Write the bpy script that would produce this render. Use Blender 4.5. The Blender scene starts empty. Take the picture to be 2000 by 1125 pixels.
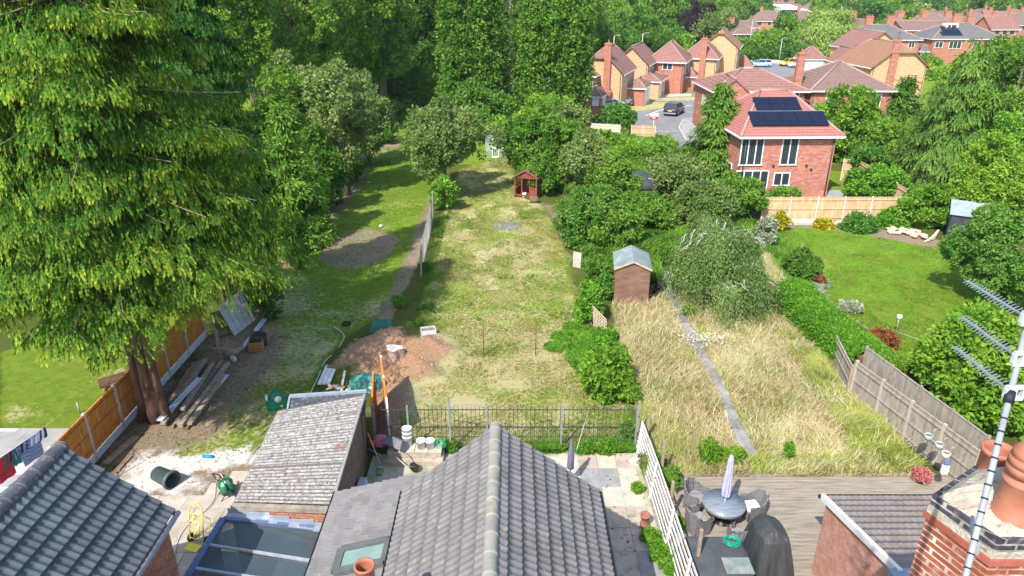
import bpy, math, random
import numpy as np
from mathutils import Vector, Matrix
R = math.radians
# ---------------------------------------------------------------- camera, sky, sun, exposure
F_PX = 1360.0; CAM_H = 14.5; TH = math.atan(582 / F_PX)
sc = bpy.context.scene
COL = sc.collection
cam = bpy.data.cameras.new('camera'); camo = bpy.data.objects.new('camera', cam); COL.objects.link(camo)
camo.location = (0, 0, CAM_H); camo.rotation_euler = (math.pi / 2 - TH, 0, 0)
cam.sensor_width = 36; cam.lens = 36 * F_PX / 2000; cam.clip_start = 0.1; cam.clip_end = 6000
sc.camera = camo
SX, SY = 0.46, 0.80                      # shadow of a 1 m upright on the ground
SUN_EL = math.atan(1 / math.hypot(SX, SY))
w = bpy.data.worlds.new('World'); sc.world = w; w.use_nodes = True
nt = w.node_tree; nt.nodes.clear()
sky = nt.nodes.new('ShaderNodeTexSky'); sky.sky_type = 'NISHITA'; sky.sun_disc = False
sky.sun_elevation = SUN_EL; sky.sun_rotation = math.atan2(-SX, -SY)
bg = nt.nodes.new('ShaderNodeBackground'); bg.inputs[1].default_value = 0.15
ow = nt.nodes.new('ShaderNodeOutputWorld')
nt.links.new(sky.outputs[0], bg.inputs[0]); nt.links.new(bg.outputs[0], ow.inputs[0])
sl = bpy.data.lights.new('sun', 'SUN'); sl.energy = 3.5; sl.angle = R(0.5); sl.color = (1, 0.95, 0.87)
so = bpy.data.objects.new('sun', sl); COL.objects.link(so); so.location = (-30, -40, 60)
so.rotation_euler = Vector((SX, SY, -1)).to_track_quat('-Z', 'Y').to_euler()
sc.view_settings.view_transform = 'Standard'; sc.view_settings.look = 'None'
sc.view_settings.exposure = 0.98; sc.view_settings.gamma = 1.0
try:
    sc.cycles.max_bounces = 6; sc.cycles.transparent_max_bounces = 8
    sc.cycles.diffuse_bounces = 4; sc.cycles.glossy_bounces = 2; sc.cycles.transmission_bounces = 4
    sc.cycles.volume_bounces = 0
except Exception: pass

# ---------------------------------------------------------------- layout: photo position -> place on the ground
def ray(x, y):
    u = (x - 1000) / F_PX; v = -(y - 562.5) / F_PX
    s, c = math.sin(TH), math.cos(TH)
    return (u, c + v * s, -s + v * c)
def G(x, y, z=0.0):
    d = ray(x, y); t = (z - CAM_H) / d[2]
    return (d[0] * t, d[1] * t, z)
def GY(x, y, Y):
    d = ray(x, y); t = Y / d[1]
    return (d[0] * t, Y, CAM_H + d[2] * t)
def depth(Y, z=0.0): return Y * math.cos(TH) + (CAM_H - z) * math.sin(TH)

# ---------------------------------------------------------------- tagging
def tag(o, label=None, cat=None, group=None, kind=None):
    if label: o['label'] = label
    if cat: o['category'] = cat
    if group: o['group'] = group
    if kind: o['kind'] = kind
    return o
def thing(name, loc, label, cat, group=None, rz=0.0):
    o = bpy.data.objects.new(name, None); COL.objects.link(o)
    o.location = loc; o.rotation_euler = (0, 0, rz); o.empty_display_size = 0.2
    return tag(o, label, cat, group)
def dup(o, loc=None, rz=None, scale=None, label=None, parent=None, group=None):
    c = o.copy(); COL.objects.link(c); c.parent = parent
    if loc is not None: c.location = loc
    if rz is not None: c.rotation_euler = (0, 0, rz)
    if scale is not None: c.scale = scale if hasattr(scale, '__len__') else (scale,) * 3
    if label: c['label'] = label
    if group: c['group'] = group
    for ch in list(o.children): dup(ch, parent=c)
    return c

# ---------------------------------------------------------------- materials
MATS = {}
def nodes(name):
    m = bpy.data.materials.new(name); m.use_nodes = True
    n = m.node_tree; n.nodes.clear()
    o = n.nodes.new('ShaderNodeOutputMaterial')
    return m, n, o
def N(n, t, **kw):
    x = n.nodes.new(t)
    for k, v in kw.items():
        if k.startswith('i_'):
            key = k[2:]; x.inputs[int(key) if key.isdigit() else key].default_value = v
        else: setattr(x, k, v)
    return x
def L(n, a, b): n.links.new(a, b)
def c4(c): return (c[0], c[1], c[2], 1)
def ramp(n, fac, stops):
    r = n.nodes.new('ShaderNodeValToRGB'); e = r.color_ramp.elements
    e[0].position = stops[0][0]; e[0].color = c4(stops[0][1])
    e[1].position = stops[-1][0]; e[1].color = c4(stops[-1][1])
    for p, c in stops[1:-1]:
        q = e.new(p); q.color = c4(c)
    L(n, fac, r.inputs[0]); return r.outputs[0]
def mixc(n, fac, a, b, mode='MIX'):
    m = n.nodes.new('ShaderNodeMix'); m.data_type = 'RGBA'; m.blend_type = mode
    for s, v in ((m.inputs[0], fac), (m.inputs[6], a), (m.inputs[7], b)):
        if hasattr(v, 'links') or hasattr(v, 'is_linked'): L(n, v, s)
        elif isinstance(v, (int, float)): s.default_value = v
        else: s.default_value = c4(v)
    return m.outputs[2]
def mth(n, op, a, b=None, c=None, clamp=False):
    m = n.nodes.new('ShaderNodeMath'); m.operation = op; m.use_clamp = clamp
    for i, v in enumerate((a, b, c)):
        if v is None: continue
        if isinstance(v, (int, float)): m.inputs[i].default_value = v
        else: L(n, v, m.inputs[i])
    return m.outputs[0]
def noise(n, vec, scale, detail=3, rough=0.55, out=0):
    t = N(n, 'ShaderNodeTexNoise'); t.inputs['Scale'].default_value = scale
    t.inputs['Detail'].default_value = detail; t.inputs['Roughness'].default_value = rough
    if vec is not None: L(n, vec, t.inputs['Vector'])
    return t.outputs[out]
def bump(n, h, strength, dist=0.02):
    b = N(n, 'ShaderNodeBump'); b.inputs['Strength'].default_value = strength; b.inputs['Distance'].default_value = dist
    L(n, h, b.inputs['Height']); return b.outputs[0]
def bsdf(n, o, col, rough=0.8, spec=0.3, metal=0, nrm=None):
    p = N(n, 'ShaderNodeBsdfPrincipled')
    if isinstance(col, (tuple, list)): p.inputs['Base Color'].default_value = c4(col)
    else: L(n, col, p.inputs['Base Color'])
    if isinstance(rough, (int, float)): p.inputs['Roughness'].default_value = rough
    else: L(n, rough, p.inputs['Roughness'])
    p.inputs['Specular IOR Level'].default_value = spec; p.inputs['Metallic'].default_value = metal
    if nrm is not None: L(n, nrm, p.inputs['Normal'])
    L(n, p.outputs[0], o.inputs[0]); return p
def mnoise(name, c1, c2, scale=3, rough=0.8, bmp=0.2, spec=0.3, metal=0, stretch=(1, 1, 1), spots=None, spotscale=8, bd=0.01, lo=0.3, hi=0.7):
    """two tones of one surface mixed by noise, optional third colour in spots"""
    if name in MATS: return MATS[name]
    m, n, o = nodes(name)
    tc = N(n, 'ShaderNodeTexCoord'); mp = N(n, 'ShaderNodeMapping'); mp.inputs['Scale'].default_value = stretch
    L(n, tc.outputs['Object'], mp.inputs[0]); v = mp.outputs[0]
    f = noise(n, v, scale, 5, 0.65)
    col = ramp(n, f, [(lo, c1), (hi, c2)])
    if spots is not None:
        f2 = noise(n, v, spotscale, 4, 0.7)
        k = ramp(n, f2, [(0.56, (0, 0, 0)), (0.66, (1, 1, 1))])
        col = mixc(n, k, col, spots)
    nb = bump(n, noise(n, v, scale * 6, 4, 0.6), bmp, bd) if bmp else None
    bsdf(n, o, col, rough, spec, metal, nb)
    MATS[name] = m; return m
def mbrick(name, c1, c2, mortar, sc_=1.0, flat=False, bw=0.225, rh=0.075, ms=0.01):
    if name in MATS: return MATS[name]
    m, n, o = nodes(name)
    tc = N(n, 'ShaderNodeTexCoord'); sp = N(n, 'ShaderNodeSeparateXYZ'); L(n, tc.outputs['Object'], sp.inputs[0])
    cb = N(n, 'ShaderNodeCombineXYZ')
    L(n, mth(n, 'ADD', sp.outputs[0], sp.outputs[1]), cb.inputs[0])
    L(n, sp.outputs[2], cb.inputs[1])
    b = N(n, 'ShaderNodeTexBrick'); L(n, cb.outputs[0], b.inputs['Vector'])
    b.inputs['Color1'].default_value = c4(c1); b.inputs['Color2'].default_value = c4(c2); b.inputs['Mortar'].default_value = c4(mortar)
    b.inputs['Scale'].default_value = 1.0; b.inputs['Brick Width'].default_value = bw * sc_; b.inputs['Row Height'].default_value = rh * sc_
    b.inputs['Mortar Size'].default_value = ms * sc_; b.inputs['Mortar Smooth'].default_value = 0.2; b.inputs['Bias'].default_value = 0.0
    f = noise(n, tc.outputs['Object'], 1.3, 4, 0.7)
    g = noise(n, tc.outputs['Object'], 9, 3, 0.6)
    h_ = noise(n, cb.outputs[0], 3.2, 3, .75)
    col = mixc(n, mth(n, 'MULTIPLY', ramp(n, h_, [(.38, (0, 0, 0)), (.62, (1, 1, 1))]), 0.75), b.outputs[0], (c1[0] * .62, c1[1] * .55, c1[2] * .55))
    col = mixc(n, mth(n, 'MULTIPLY', f, 0.3), col, (c1[0] * .6, c1[1] * .6, c1[2] * .6))
    col = mixc(n, mth(n, 'MULTIPLY', ramp(n, g, [(0.55, (0, 0, 0)), (0.75, (1, 1, 1))]), 0.35), col, mortar)
    nb = bump(n, mth(n, 'ADD', mth(n, 'MULTIPLY', b.outputs[1], -1.0), mth(n, 'MULTIPLY', g, 0.5)), 0.5, 0.012)
    bsdf(n, o, col, 0.88, 0.2, 0, nb)
    MATS[name] = m; return m
def mtile(name, c1, c2, row=0.3, gap=(0.05, 0.03, 0.03), vs=1.5, lich=None, bw=0.34):
    """flat far roof tiles: courses follow the height, joints along the eaves"""
    if name in MATS: return MATS[name]
    m, n, o = nodes(name)
    tc = N(n, 'ShaderNodeTexCoord'); sp = N(n, 'ShaderNodeSeparateXYZ'); L(n, tc.outputs['Object'], sp.inputs[0])
    cb = N(n, 'ShaderNodeCombineXYZ'); L(n, mth(n, 'ADD', sp.outputs[0], sp.outputs[1]), cb.inputs[0]); L(n, sp.outputs[2], cb.inputs[1])
    b = N(n, 'ShaderNodeTexBrick'); L(n, cb.outputs[0], b.inputs['Vector'])
    b.inputs['Color1'].default_value = c4(c1); b.inputs['Color2'].default_value = c4(c2); b.inputs['Mortar'].default_value = c4(gap)
    b.inputs['Scale'].default_value = 1.0; b.inputs['Brick Width'].default_value = bw; b.inputs['Row Height'].default_value = row
    b.inputs['Mortar Size'].default_value = row * 0.13; b.inputs['Mortar Smooth'].default_value = 0.3
    f = noise(n, tc.outputs['Object'], vs, 5, 0.7)
    col = mixc(n, mth(n, 'MULTIPLY', f, 0.7), b.outputs[0], (c1[0] * .55, c1[1] * .6, c1[2] * .6))
    if lich:
        g = noise(n, tc.outputs['Object'], 5, 5, 0.75)
        col = mixc(n, mth(n, 'MULTIPLY', ramp(n, g, [(0.52, (0, 0, 0)), (0.68, (1, 1, 1))]), 0.6), col, lich)
    nb = bump(n, mth(n, 'MULTIPLY', b.outputs[1], -1.0), 0.6, 0.03)
    bsdf(n, o, col, 0.85, 0.25, 0, nb)
    MATS[name] = m; return m
def mleaf(name, dark, mid, light, trans=0.38, rnd=0.25, gain=2.1):
    dark, mid, light = (tuple(min(.8, x * gain) for x in q) for q in (dark, mid, light))
    if name in MATS: return MATS[name]
    m, n, o = nodes(name)
    a = N(n, 'ShaderNodeAttribute'); a.attribute_name = 'c'
    oi = N(n, 'ShaderNodeObjectInfo')
    f = mth(n, 'ADD', a.outputs['Fac'], mth(n, 'MULTIPLY', mth(n, 'SUBTRACT', oi.outputs['Random'], 0.5), rnd))
    col = ramp(n, f, [(0.0, dark), (0.5, mid), (1.0, light)])
    d = N(n, 'ShaderNodeBsdfDiffuse'); t = N(n, 'ShaderNodeBsdfTranslucent')
    L(n, col, d.inputs[0]); L(n, mixc(n, 0.3, col, (0.22, 0.34, 0.06)) if trans > .2 else col, t.inputs[0])
    mx = N(n, 'ShaderNodeMixShader'); mx.inputs[0].default_value = trans
    L(n, d.outputs[0], mx.inputs[1]); L(n, t.outputs[0], mx.inputs[2]); L(n, mx.outputs[0], o.inputs[0])
    MATS[name] = m; return m
def mplain(name, c, rough=0.5, spec=0.4, metal=0, var=0.25, sc_=6):
    return mnoise(name, tuple(x * (1 - var) for x in c), tuple(min(1, x * (1 + var * .6)) for x in c), sc_, rough, 0.08, spec, metal)
def mglass(name, c=(0.02, 0.03, 0.04), rough=0.06, alpha=1.0):
    if name in MATS: return MATS[name]
    m, n, o = nodes(name)
    tc = N(n, 'ShaderNodeTexCoord')
    f = noise(n, tc.outputs['Object'], 1.2, 3)
    col = mixc(n, f, c, tuple(x * 2.2 for x in c))
    p = bsdf(n, o, col, rough, 0.8)
    p.inputs['Alpha'].default_value = alpha
    MATS[name] = m; return m

# ---------------------------------------------------------------- mesh builder
class MB:
    def __init__(s): s.v = []; s.f = []; s.m = []; s.sm = []; s.T = Matrix.Identity(4); s.cm = 0
    def add(s, vs, fs, smooth=False):
        b = len(s.v)
        s.v += [tuple(s.T @ Vector(p)) for p in vs]
        s.f += [tuple(b + i for i in f) for f in fs]
        s.m += [s.cm] * len(fs); s.sm += [smooth] * len(fs); return s
    def at(s, loc=(0, 0, 0), rz=0.0, rx=0.0, ry=0.0, sc_=1):
        s.T = Matrix.Translation(loc) @ Matrix.Rotation(rz, 4, 'Z') @ Matrix.Rotation(ry, 4, 'Y') @ Matrix.Rotation(rx, 4, 'X') @ Matrix.Scale(sc_, 4); return s
    def box(s, c, d, bev=0.0):
        x, y, z = c; a, b, h = d[0] / 2, d[1] / 2, d[2] / 2
        if bev <= 0:
            vs = [(x + i * a, y + j * b, z + k * h) for k in (-1, 1) for j in (-1, 1) for i in (-1, 1)]
            return s.add(vs, [(0, 2, 3, 1), (4, 5, 7, 6), (0, 1, 5, 4), (2, 6, 7, 3), (0, 4, 6, 2), (1, 3, 7, 5)])
        vs = []; e = min(bev, a * .9, b * .9, h * .9)
        ring = [(-a, -b), (a, -b), (a, b), (-a, b)]
        def rg(k, ins):
            o = []
            for (p, q) in ring:
                sx, sy = (1 if p > 0 else -1), (1 if q > 0 else -1)
                o += [(p - sx * (e + ins), q - sy * ins), (p - sx * ins, q - sy * (e + ins))] if sx * sy < 0 else [(p - sx * ins, q - sy * (e + ins)), (p - sx * (e + ins), q - sy * ins)]
            return [(x + p, y + q, z + k) for p, q in o]
        ls = [rg(-h, e), rg(-h + e, 0), rg(h - e, 0), rg(h, e)]
        for l in ls: vs += l
        fs = []
        for i in range(3):
            for j in range(8):
                fs.append((i * 8 + j, i * 8 + (j + 1) % 8, i * 8 + 8 + (j + 1) % 8, i * 8 + 8 + j))
        fs.append(tuple(range(7, -1, -1))); fs.append(tuple(24 + j for j in range(8)))
        return s.add(vs, fs)
    def bar(s, a, b, w_, h_=None, up=(0, 0, 1)):
        h_ = h_ or w_; a = Vector(a); b = Vector(b); d = (b - a).normalized(); u = Vector(up)
        if abs(d.dot(u)) > .98: u = Vector((0, 1, 0))
        r = d.cross(u).normalized(); u = r.cross(d)
        vs = [p + r * i * w_ / 2 + u * j * h_ / 2 for p in (a, b) for (i, j) in ((-1, -1), (1, -1), (1, 1), (-1, 1))]
        return s.add(vs, [(0, 3, 2, 1), (4, 5, 6, 7), (0, 1, 5, 4), (1, 2, 6, 5), (2, 3, 7, 6), (3, 0, 4, 7)])
    def tube(s, pts, r, n=8, cap=True):
        pts = [Vector(p) for p in pts]; k = len(pts)
        rs = r if hasattr(r, '__len__') else [r] * k
        vs = []; fs = []; pu = None
        for i, p in enumerate(pts):
            d = (pts[min(i + 1, k - 1)] - pts[max(i - 1, 0)]).normalized()
            if pu is None: pu = Vector((0, 0, 1)) if abs(d.z) < .9 else Vector((1, 0, 0))
            a = d.cross(pu).normalized(); pu = a.cross(d).normalized()
            for j in range(n):
                t = 2 * math.pi * j / n
                vs.append(p + (a * math.cos(t) + pu * math.sin(t)) * rs[i])
        for i in range(k - 1):
            for j in range(n):
                fs.append((i * n + j, i * n + (j + 1) % n, (i + 1) * n + (j + 1) % n, (i + 1) * n + j))
        if cap: fs.append(tuple(range(n - 1, -1, -1))); fs.append(tuple((k - 1) * n + j for j in range(n)))
        return s.add(vs, fs, True)
    def lathe(s, prof, c=(0, 0, 0), n=20, axis='z'):
        vs = []; fs = []; k = len(prof)
        for (r, z) in prof:
            for j in range(n):
                t = 2 * math.pi * j / n; p = (r * math.cos(t), r * math.sin(t), z)
                if axis == 'x': p = (p[2], p[0], p[1])
                if axis == 'y': p = (p[0], p[2], p[1])
                vs.append((c[0] + p[0], c[1] + p[1], c[2] + p[2]))
        for i in range(k - 1):
            for j in range(n): fs.append((i * n + j, i * n + (j + 1) % n, (i + 1) * n + (j + 1) % n, (i + 1) * n + j))
        return s.add(vs, fs, True)
    def prism(s, poly, z0, z1):
        """poly: list of (x,y); z may be a number or list"""
        k = len(poly)
        a = z0 if hasattr(z0, '__len__') else [z0] * k; b = z1 if hasattr(z1, '__len__') else [z1] * k
        vs = [(p[0], p[1], a[i]) for i, p in enumerate(poly)] + [(p[0], p[1], b[i]) for i, p in enumerate(poly)]
        fs = [tuple(range(k - 1, -1, -1)), tuple(range(k, 2 * k))] + [(i, (i + 1) % k, k + (i + 1) % k, k + i) for i in range(k)]
        return s.add(vs, fs)
    def slab(s, pts, t):
        """polygon in space given its thickness downwards"""
        k = len(pts); vs = list(pts) + [(p[0], p[1], p[2] - t) for p in pts]
        return s.add(vs, [tuple(range(k)), tuple(range(2 * k - 1, k - 1, -1))] + [(i, k + i, k + (i + 1) % k, (i + 1) % k) for i in range(k)])
    def build(s, name, mat, parent=None, world=False):
        off = Vector((0, 0, 0))
        if world and parent is not None:
            p = parent
            while p.parent: p = p.parent
            off = Vector(p.location)
        me = bpy.data.meshes.new(name)
        me.from_pydata([tuple(Vector(q) - off) for q in s.v], [], s.f)
        for mm in (mat if isinstance(mat, (list, tuple)) else [mat]): me.materials.append(mm)
        me.polygons.foreach_set('material_index', s.m); me.polygons.foreach_set('use_smooth', s.sm)
        me.update()
        o = bpy.data.objects.new(name, me); COL.objects.link(o)
        if parent is not None: o.parent = parent
        return o
def one(name, mb, mat, label, cat, group=None, kind=None, loc=None):
    """a thing that is a single mesh, origin moved to its base centre"""
    vs = np.array(mb.v); c = loc if loc is not None else (vs[:, 0].mean(), vs[:, 1].mean(), vs[:, 2].min())
    mb.v = [(p[0] - c[0], p[1] - c[1], p[2] - c[2]) for p in mb.v]
    o = mb.build(name, mat); o.location = c
    return tag(o, label, cat, group, kind)

# ---------------------------------------------------------------- numpy mesh + noise
def npmesh(name, V, Fq, mat, c=None, smooth=False, parent=None, k=4):
    me = bpy.data.meshes.new(name); n = len(V); m = len(Fq)
    me.vertices.add(n); me.vertices.foreach_set('co', np.ascontiguousarray(V, np.float32).ravel())
    me.loops.add(m * k); me.loops.foreach_set('vertex_index', np.ascontiguousarray(Fq, np.int32).ravel())
    me.polygons.add(m); me.polygons.foreach_set('loop_start', np.arange(0, m * k, k, dtype=np.int32))
    if smooth: me.polygons.foreach_set('use_smooth', np.ones(m, bool))
    for q in (mat if isinstance(mat, (list, tuple)) else [mat]): me.materials.append(q)
    me.update(calc_edges=True)
    if c is not None:
        for nm, arr in (c.items() if isinstance(c, dict) else [('c', c)]):
            at = me.attributes.new(nm, 'FLOAT', 'POINT'); at.data.foreach_set('value', np.ascontiguousarray(arr, np.float32))
    o = bpy.data.objects.new(name, me); COL.objects.link(o)
    if parent is not None: o.parent = parent
    return o
def vnoise(x, y, s, seed=0, octs=3):
    out = np.zeros_like(x, dtype=float); amp = 1.0; tot = 0
    for o in range(octs):
        rg = np.random.RandomState(seed + o * 17); g = rg.rand(128, 128)
        fx = x / s + 1000.3 + o * 7.1; fy = y / s + 1000.7 + o * 3.3
        ix = np.floor(fx).astype(int); iy = np.floor(fy).astype(int); tx = fx - ix; ty = fy - iy
        tx = tx * tx * (3 - 2 * tx); ty = ty * ty * (3 - 2 * ty)
        a = g[ix % 128, iy % 128]; b = g[(ix + 1) % 128, iy % 128]; c = g[ix % 128, (iy + 1) % 128]; d = g[(ix + 1) % 128, (iy + 1) % 128]
        out += amp * ((a * (1 - tx) + b * tx) * (1 - ty) + (c * (1 - tx) + d * tx) * ty); tot += amp
        amp *= 0.5; s = s / 2
    return out / tot
def sdist(X, Y, poly):
    """signed distance to polygon, positive inside"""
    best = np.full(X.shape, 1e9); ins = np.zeros(X.shape, bool); k = len(poly)
    for i in range(k):
        ax, ay = poly[i][:2]; bx, by = poly[(i + 1) % k][:2]
        dx, dy = bx - ax, by - ay; l2 = dx * dx + dy * dy + 1e-9
        t = np.clip(((X - ax) * dx + (Y - ay) * dy) / l2, 0, 1)
        best = np.minimum(best, np.hypot(X - ax - t * dx, Y - ay - t * dy))
        cond = ((ay > Y) != (by > Y)) & (X < (bx - ax) * (Y - ay) / (by - ay + 1e-12) + ax)
        ins ^= cond
    return np.where(ins, best, -best)
def unit(a): return a / (np.linalg.norm(a, axis=-1, keepdims=True) + 1e-9)
def leafquads(P, D, Nn, Ln, Wd, c, fold=0.0):
    """rhombic leaf faces; P base points, D directions, Nn approximate normals"""
    S = unit(np.cross(D, Nn)); Ln = np.asarray(Ln).reshape(-1, 1); Wd = np.asarray(Wd).reshape(-1, 1)
    nn = np.cross(S, D)
    a = P; b = P + D * Ln * .45 + S * Wd * .5 + nn * Wd * fold; d = P + D * Ln * .45 - S * Wd * .5 + nn * Wd * fold; e = P + D * Ln
    V = np.stack([a, b, e, d], 1).reshape(-1, 3)
    return V, np.repeat(c, 4)
def quads(n): return np.arange(n * 4).reshape(-1, 4)
# ---------------------------------------------------------------- foliage materials
GR = dict(
 mid=mleaf('leaf_mid', (.024, .066, .010), (.068, .145, .019), (.155, .235, .036)),
 bright=mleaf('leaf_bright', (.03, .085, .008), (.085, .17, .018), (.20, .28, .035)),
 dark=mleaf('leaf_dark', (.014, .045, .008), (.042, .10, .014), (.10, .17, .028)),
 cool=mleaf('leaf_cool', (.02, .07, .012), (.050, .125, .020), (.12, .2, .038)),
 grey=mleaf('leaf_grey', (.042, .075, .018), (.095, .14, .036), (.18, .215, .075)),
 cyp=mleaf('leaf_cypress', (.008, .030, .006), (.038, .094, .013), (.175, .215, .022), 0.34, 0.05),
 cyd=mleaf('leaf_cypress_dark', (.008, .028, .006), (.02, .06, .012), (.06, .12, .022), 0.2, 0.05),
 cedar=mleaf('leaf_cedar', (.02, .052, .012), (.058, .118, .022), (.135, .20, .04)),
 weep=mleaf('leaf_weeping', (.045, .078, .022), (.105, .155, .046), (.19, .23, .08)),
 willow=mleaf('leaf_willow', (.06, .11, .02), (.15, .21, .045), (.27, .31, .10)),
 purple=mleaf('leaf_purple', (.012, .008, .012), (.032, .018, .028), (.07, .04, .055), .15),
 yellow=mleaf('leaf_yellow', (.14, .17, .01), (.35, .33, .015), (.6, .5, .03), gain=1.2),
 red=mleaf('leaf_red', (.08, .07, .02), (.24, .09, .04), (.4, .16, .08), gain=1.2),
 silver=mleaf('leaf_silver', (.18, .22, .12), (.32, .36, .24), (.5, .52, .38), gain=1.2),
 ivy=mleaf('leaf_ivy', (.03, .09, .008), (.075, .17, .018), (.17, .28, .04)),
 hedge=mleaf('leaf_hedge', (.022, .075, .006), (.058, .15, .014), (.14, .24, .028), .3, .1),
 dry=mleaf('grass_dry', (.40, .30, .13), (.74, .61, .34), (.90, .82, .55), .4, 0, 1.0),
 fresh=mleaf('grass_fresh', (.16, .26, .03), (.42, .50, .09), (.74, .70, .28), .38, 0, 1.0),
)
bark = mnoise('bark_grey', (.10, .075, .055), (.24, .2, .16), 3, .95, .8, stretch=(6, 6, 1), bd=.03)
barkr = mnoise('bark_reddish', (.075, .035, .022), (.21, .12, .08), 2.2, .95, 1.0, stretch=(7, 7, .7), bd=.05)
barkp = mnoise('bark_pale', (.35, .32, .3), (.62, .6, .56), 4, .8, .5)

def crown_blob(rg, Rr, H, z0, n, Lf, shape='round', up=0.1, k1=None, k2=20):
    k1 = k1 or int(26 + 10 * rg.rand())
    u = unit(rg.normal(size=(k1, 3)))
    if shape == 'column':
        t = rg.rand(k1) ** .9; ang = rg.rand(k1) * 6.283
        prof = np.minimum(1, (1 - t) * 3.2) ** .6 * (0.75 + .25 * np.minimum(1, t * 4))
        rr = Rr * .80 * prof * (0.5 + .5 * rg.rand(k1) ** .6)
        c1 = np.stack([np.cos(ang) * rr, np.sin(ang) * rr, z0 + H * (0.04 + .9 * t)], 1); r1 = Rr * (.20 + .14 * rg.rand(k1)); st = np.array([1, 1, 3.4])
    elif shape == 'cone':
        t = rg.rand(k1) ** 1.35; ang = rg.rand(k1) * 6.283; rr = Rr * (1 - t) * .8 * (.6 + .4 * rg.rand(k1))
        c1 = np.stack([np.cos(ang) * rr, np.sin(ang) * rr, z0 + H * .92 * t], 1); r1 = Rr * .3 * (1.1 - t) + .12 * Rr; st = np.array([1, 1, 1.2])
    elif shape == 'dome':
        u[:, 2] = np.abs(u[:, 2]); c1 = u * np.array([Rr, Rr, H]) * (.5 + .35 * rg.rand(k1, 1)); c1[:, 2] += z0; r1 = Rr * (.3 + .1 * rg.rand(k1)); st = np.array([1, 1, min(1.0, H / Rr)])
    else:
        q = (.45 + .38 * rg.rand(k1, 1))
        c1 = u * np.array([Rr, Rr, H * .5]) * q; q2 = 1 + .22 * np.sin(3 * np.arctan2(u[:, 1], u[:, 0]) + rg.rand() * 6) * (1 - np.abs(u[:, 2])) + .12 * rg.normal(size=k1)
        c1[:, :2] *= q2[:, None]; c1[:, 2] = c1[:, 2] * (.92 + .2 * rg.rand(k1)) + z0 + H * .5
        r1 = Rr * (.16 + .26 * rg.rand(k1)); st = np.array([1, 1, min(1.3, max(.7, .5 * H / Rr))])
    cc1 = rg.rand(k1)
    i1 = np.repeat(np.arange(k1), k2); u2 = unit(rg.normal(size=(k1 * k2, 3)) + unit(c1[i1] - np.array([0, 0, z0 + H * .4])) * .5)
    c2 = c1[i1] + u2 * (r1[i1] * (.65 + .35 * rg.rand(len(i1))))[:, None] * st; r2 = r1[i1] * (.20 + .22 * rg.rand(len(i1))); cc2 = rg.rand(len(i1))
    m = max(6, n // len(i1)); i2 = np.repeat(np.arange(len(i1)), m)
    u3 = unit(rg.normal(size=(len(i2), 3)) + u2[i2] * .6)
    P = c2[i2] + u3 * (r2[i2] * (.4 + .6 * rg.rand(len(i2)) ** .5))[:, None]
    D = unit(u3 * .6 + rg.normal(size=P.shape) * .5 + np.array([0, 0, up])); Nn = unit(u3 + rg.normal(size=P.shape) * .35 + np.array([0, 0, .6]))
    P[:, 2] = np.maximum(P[:, 2], .05)
    l = Lf * (.6 + .8 * rg.rand(len(P)))
    c = .2 * cc1[i1[i2]] + .35 * cc2[i2] + .5 * rg.rand(len(P))
    V, C = leafquads(P, D, Nn, l, l * .55, c, .15)
    return V, C, c1
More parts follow.
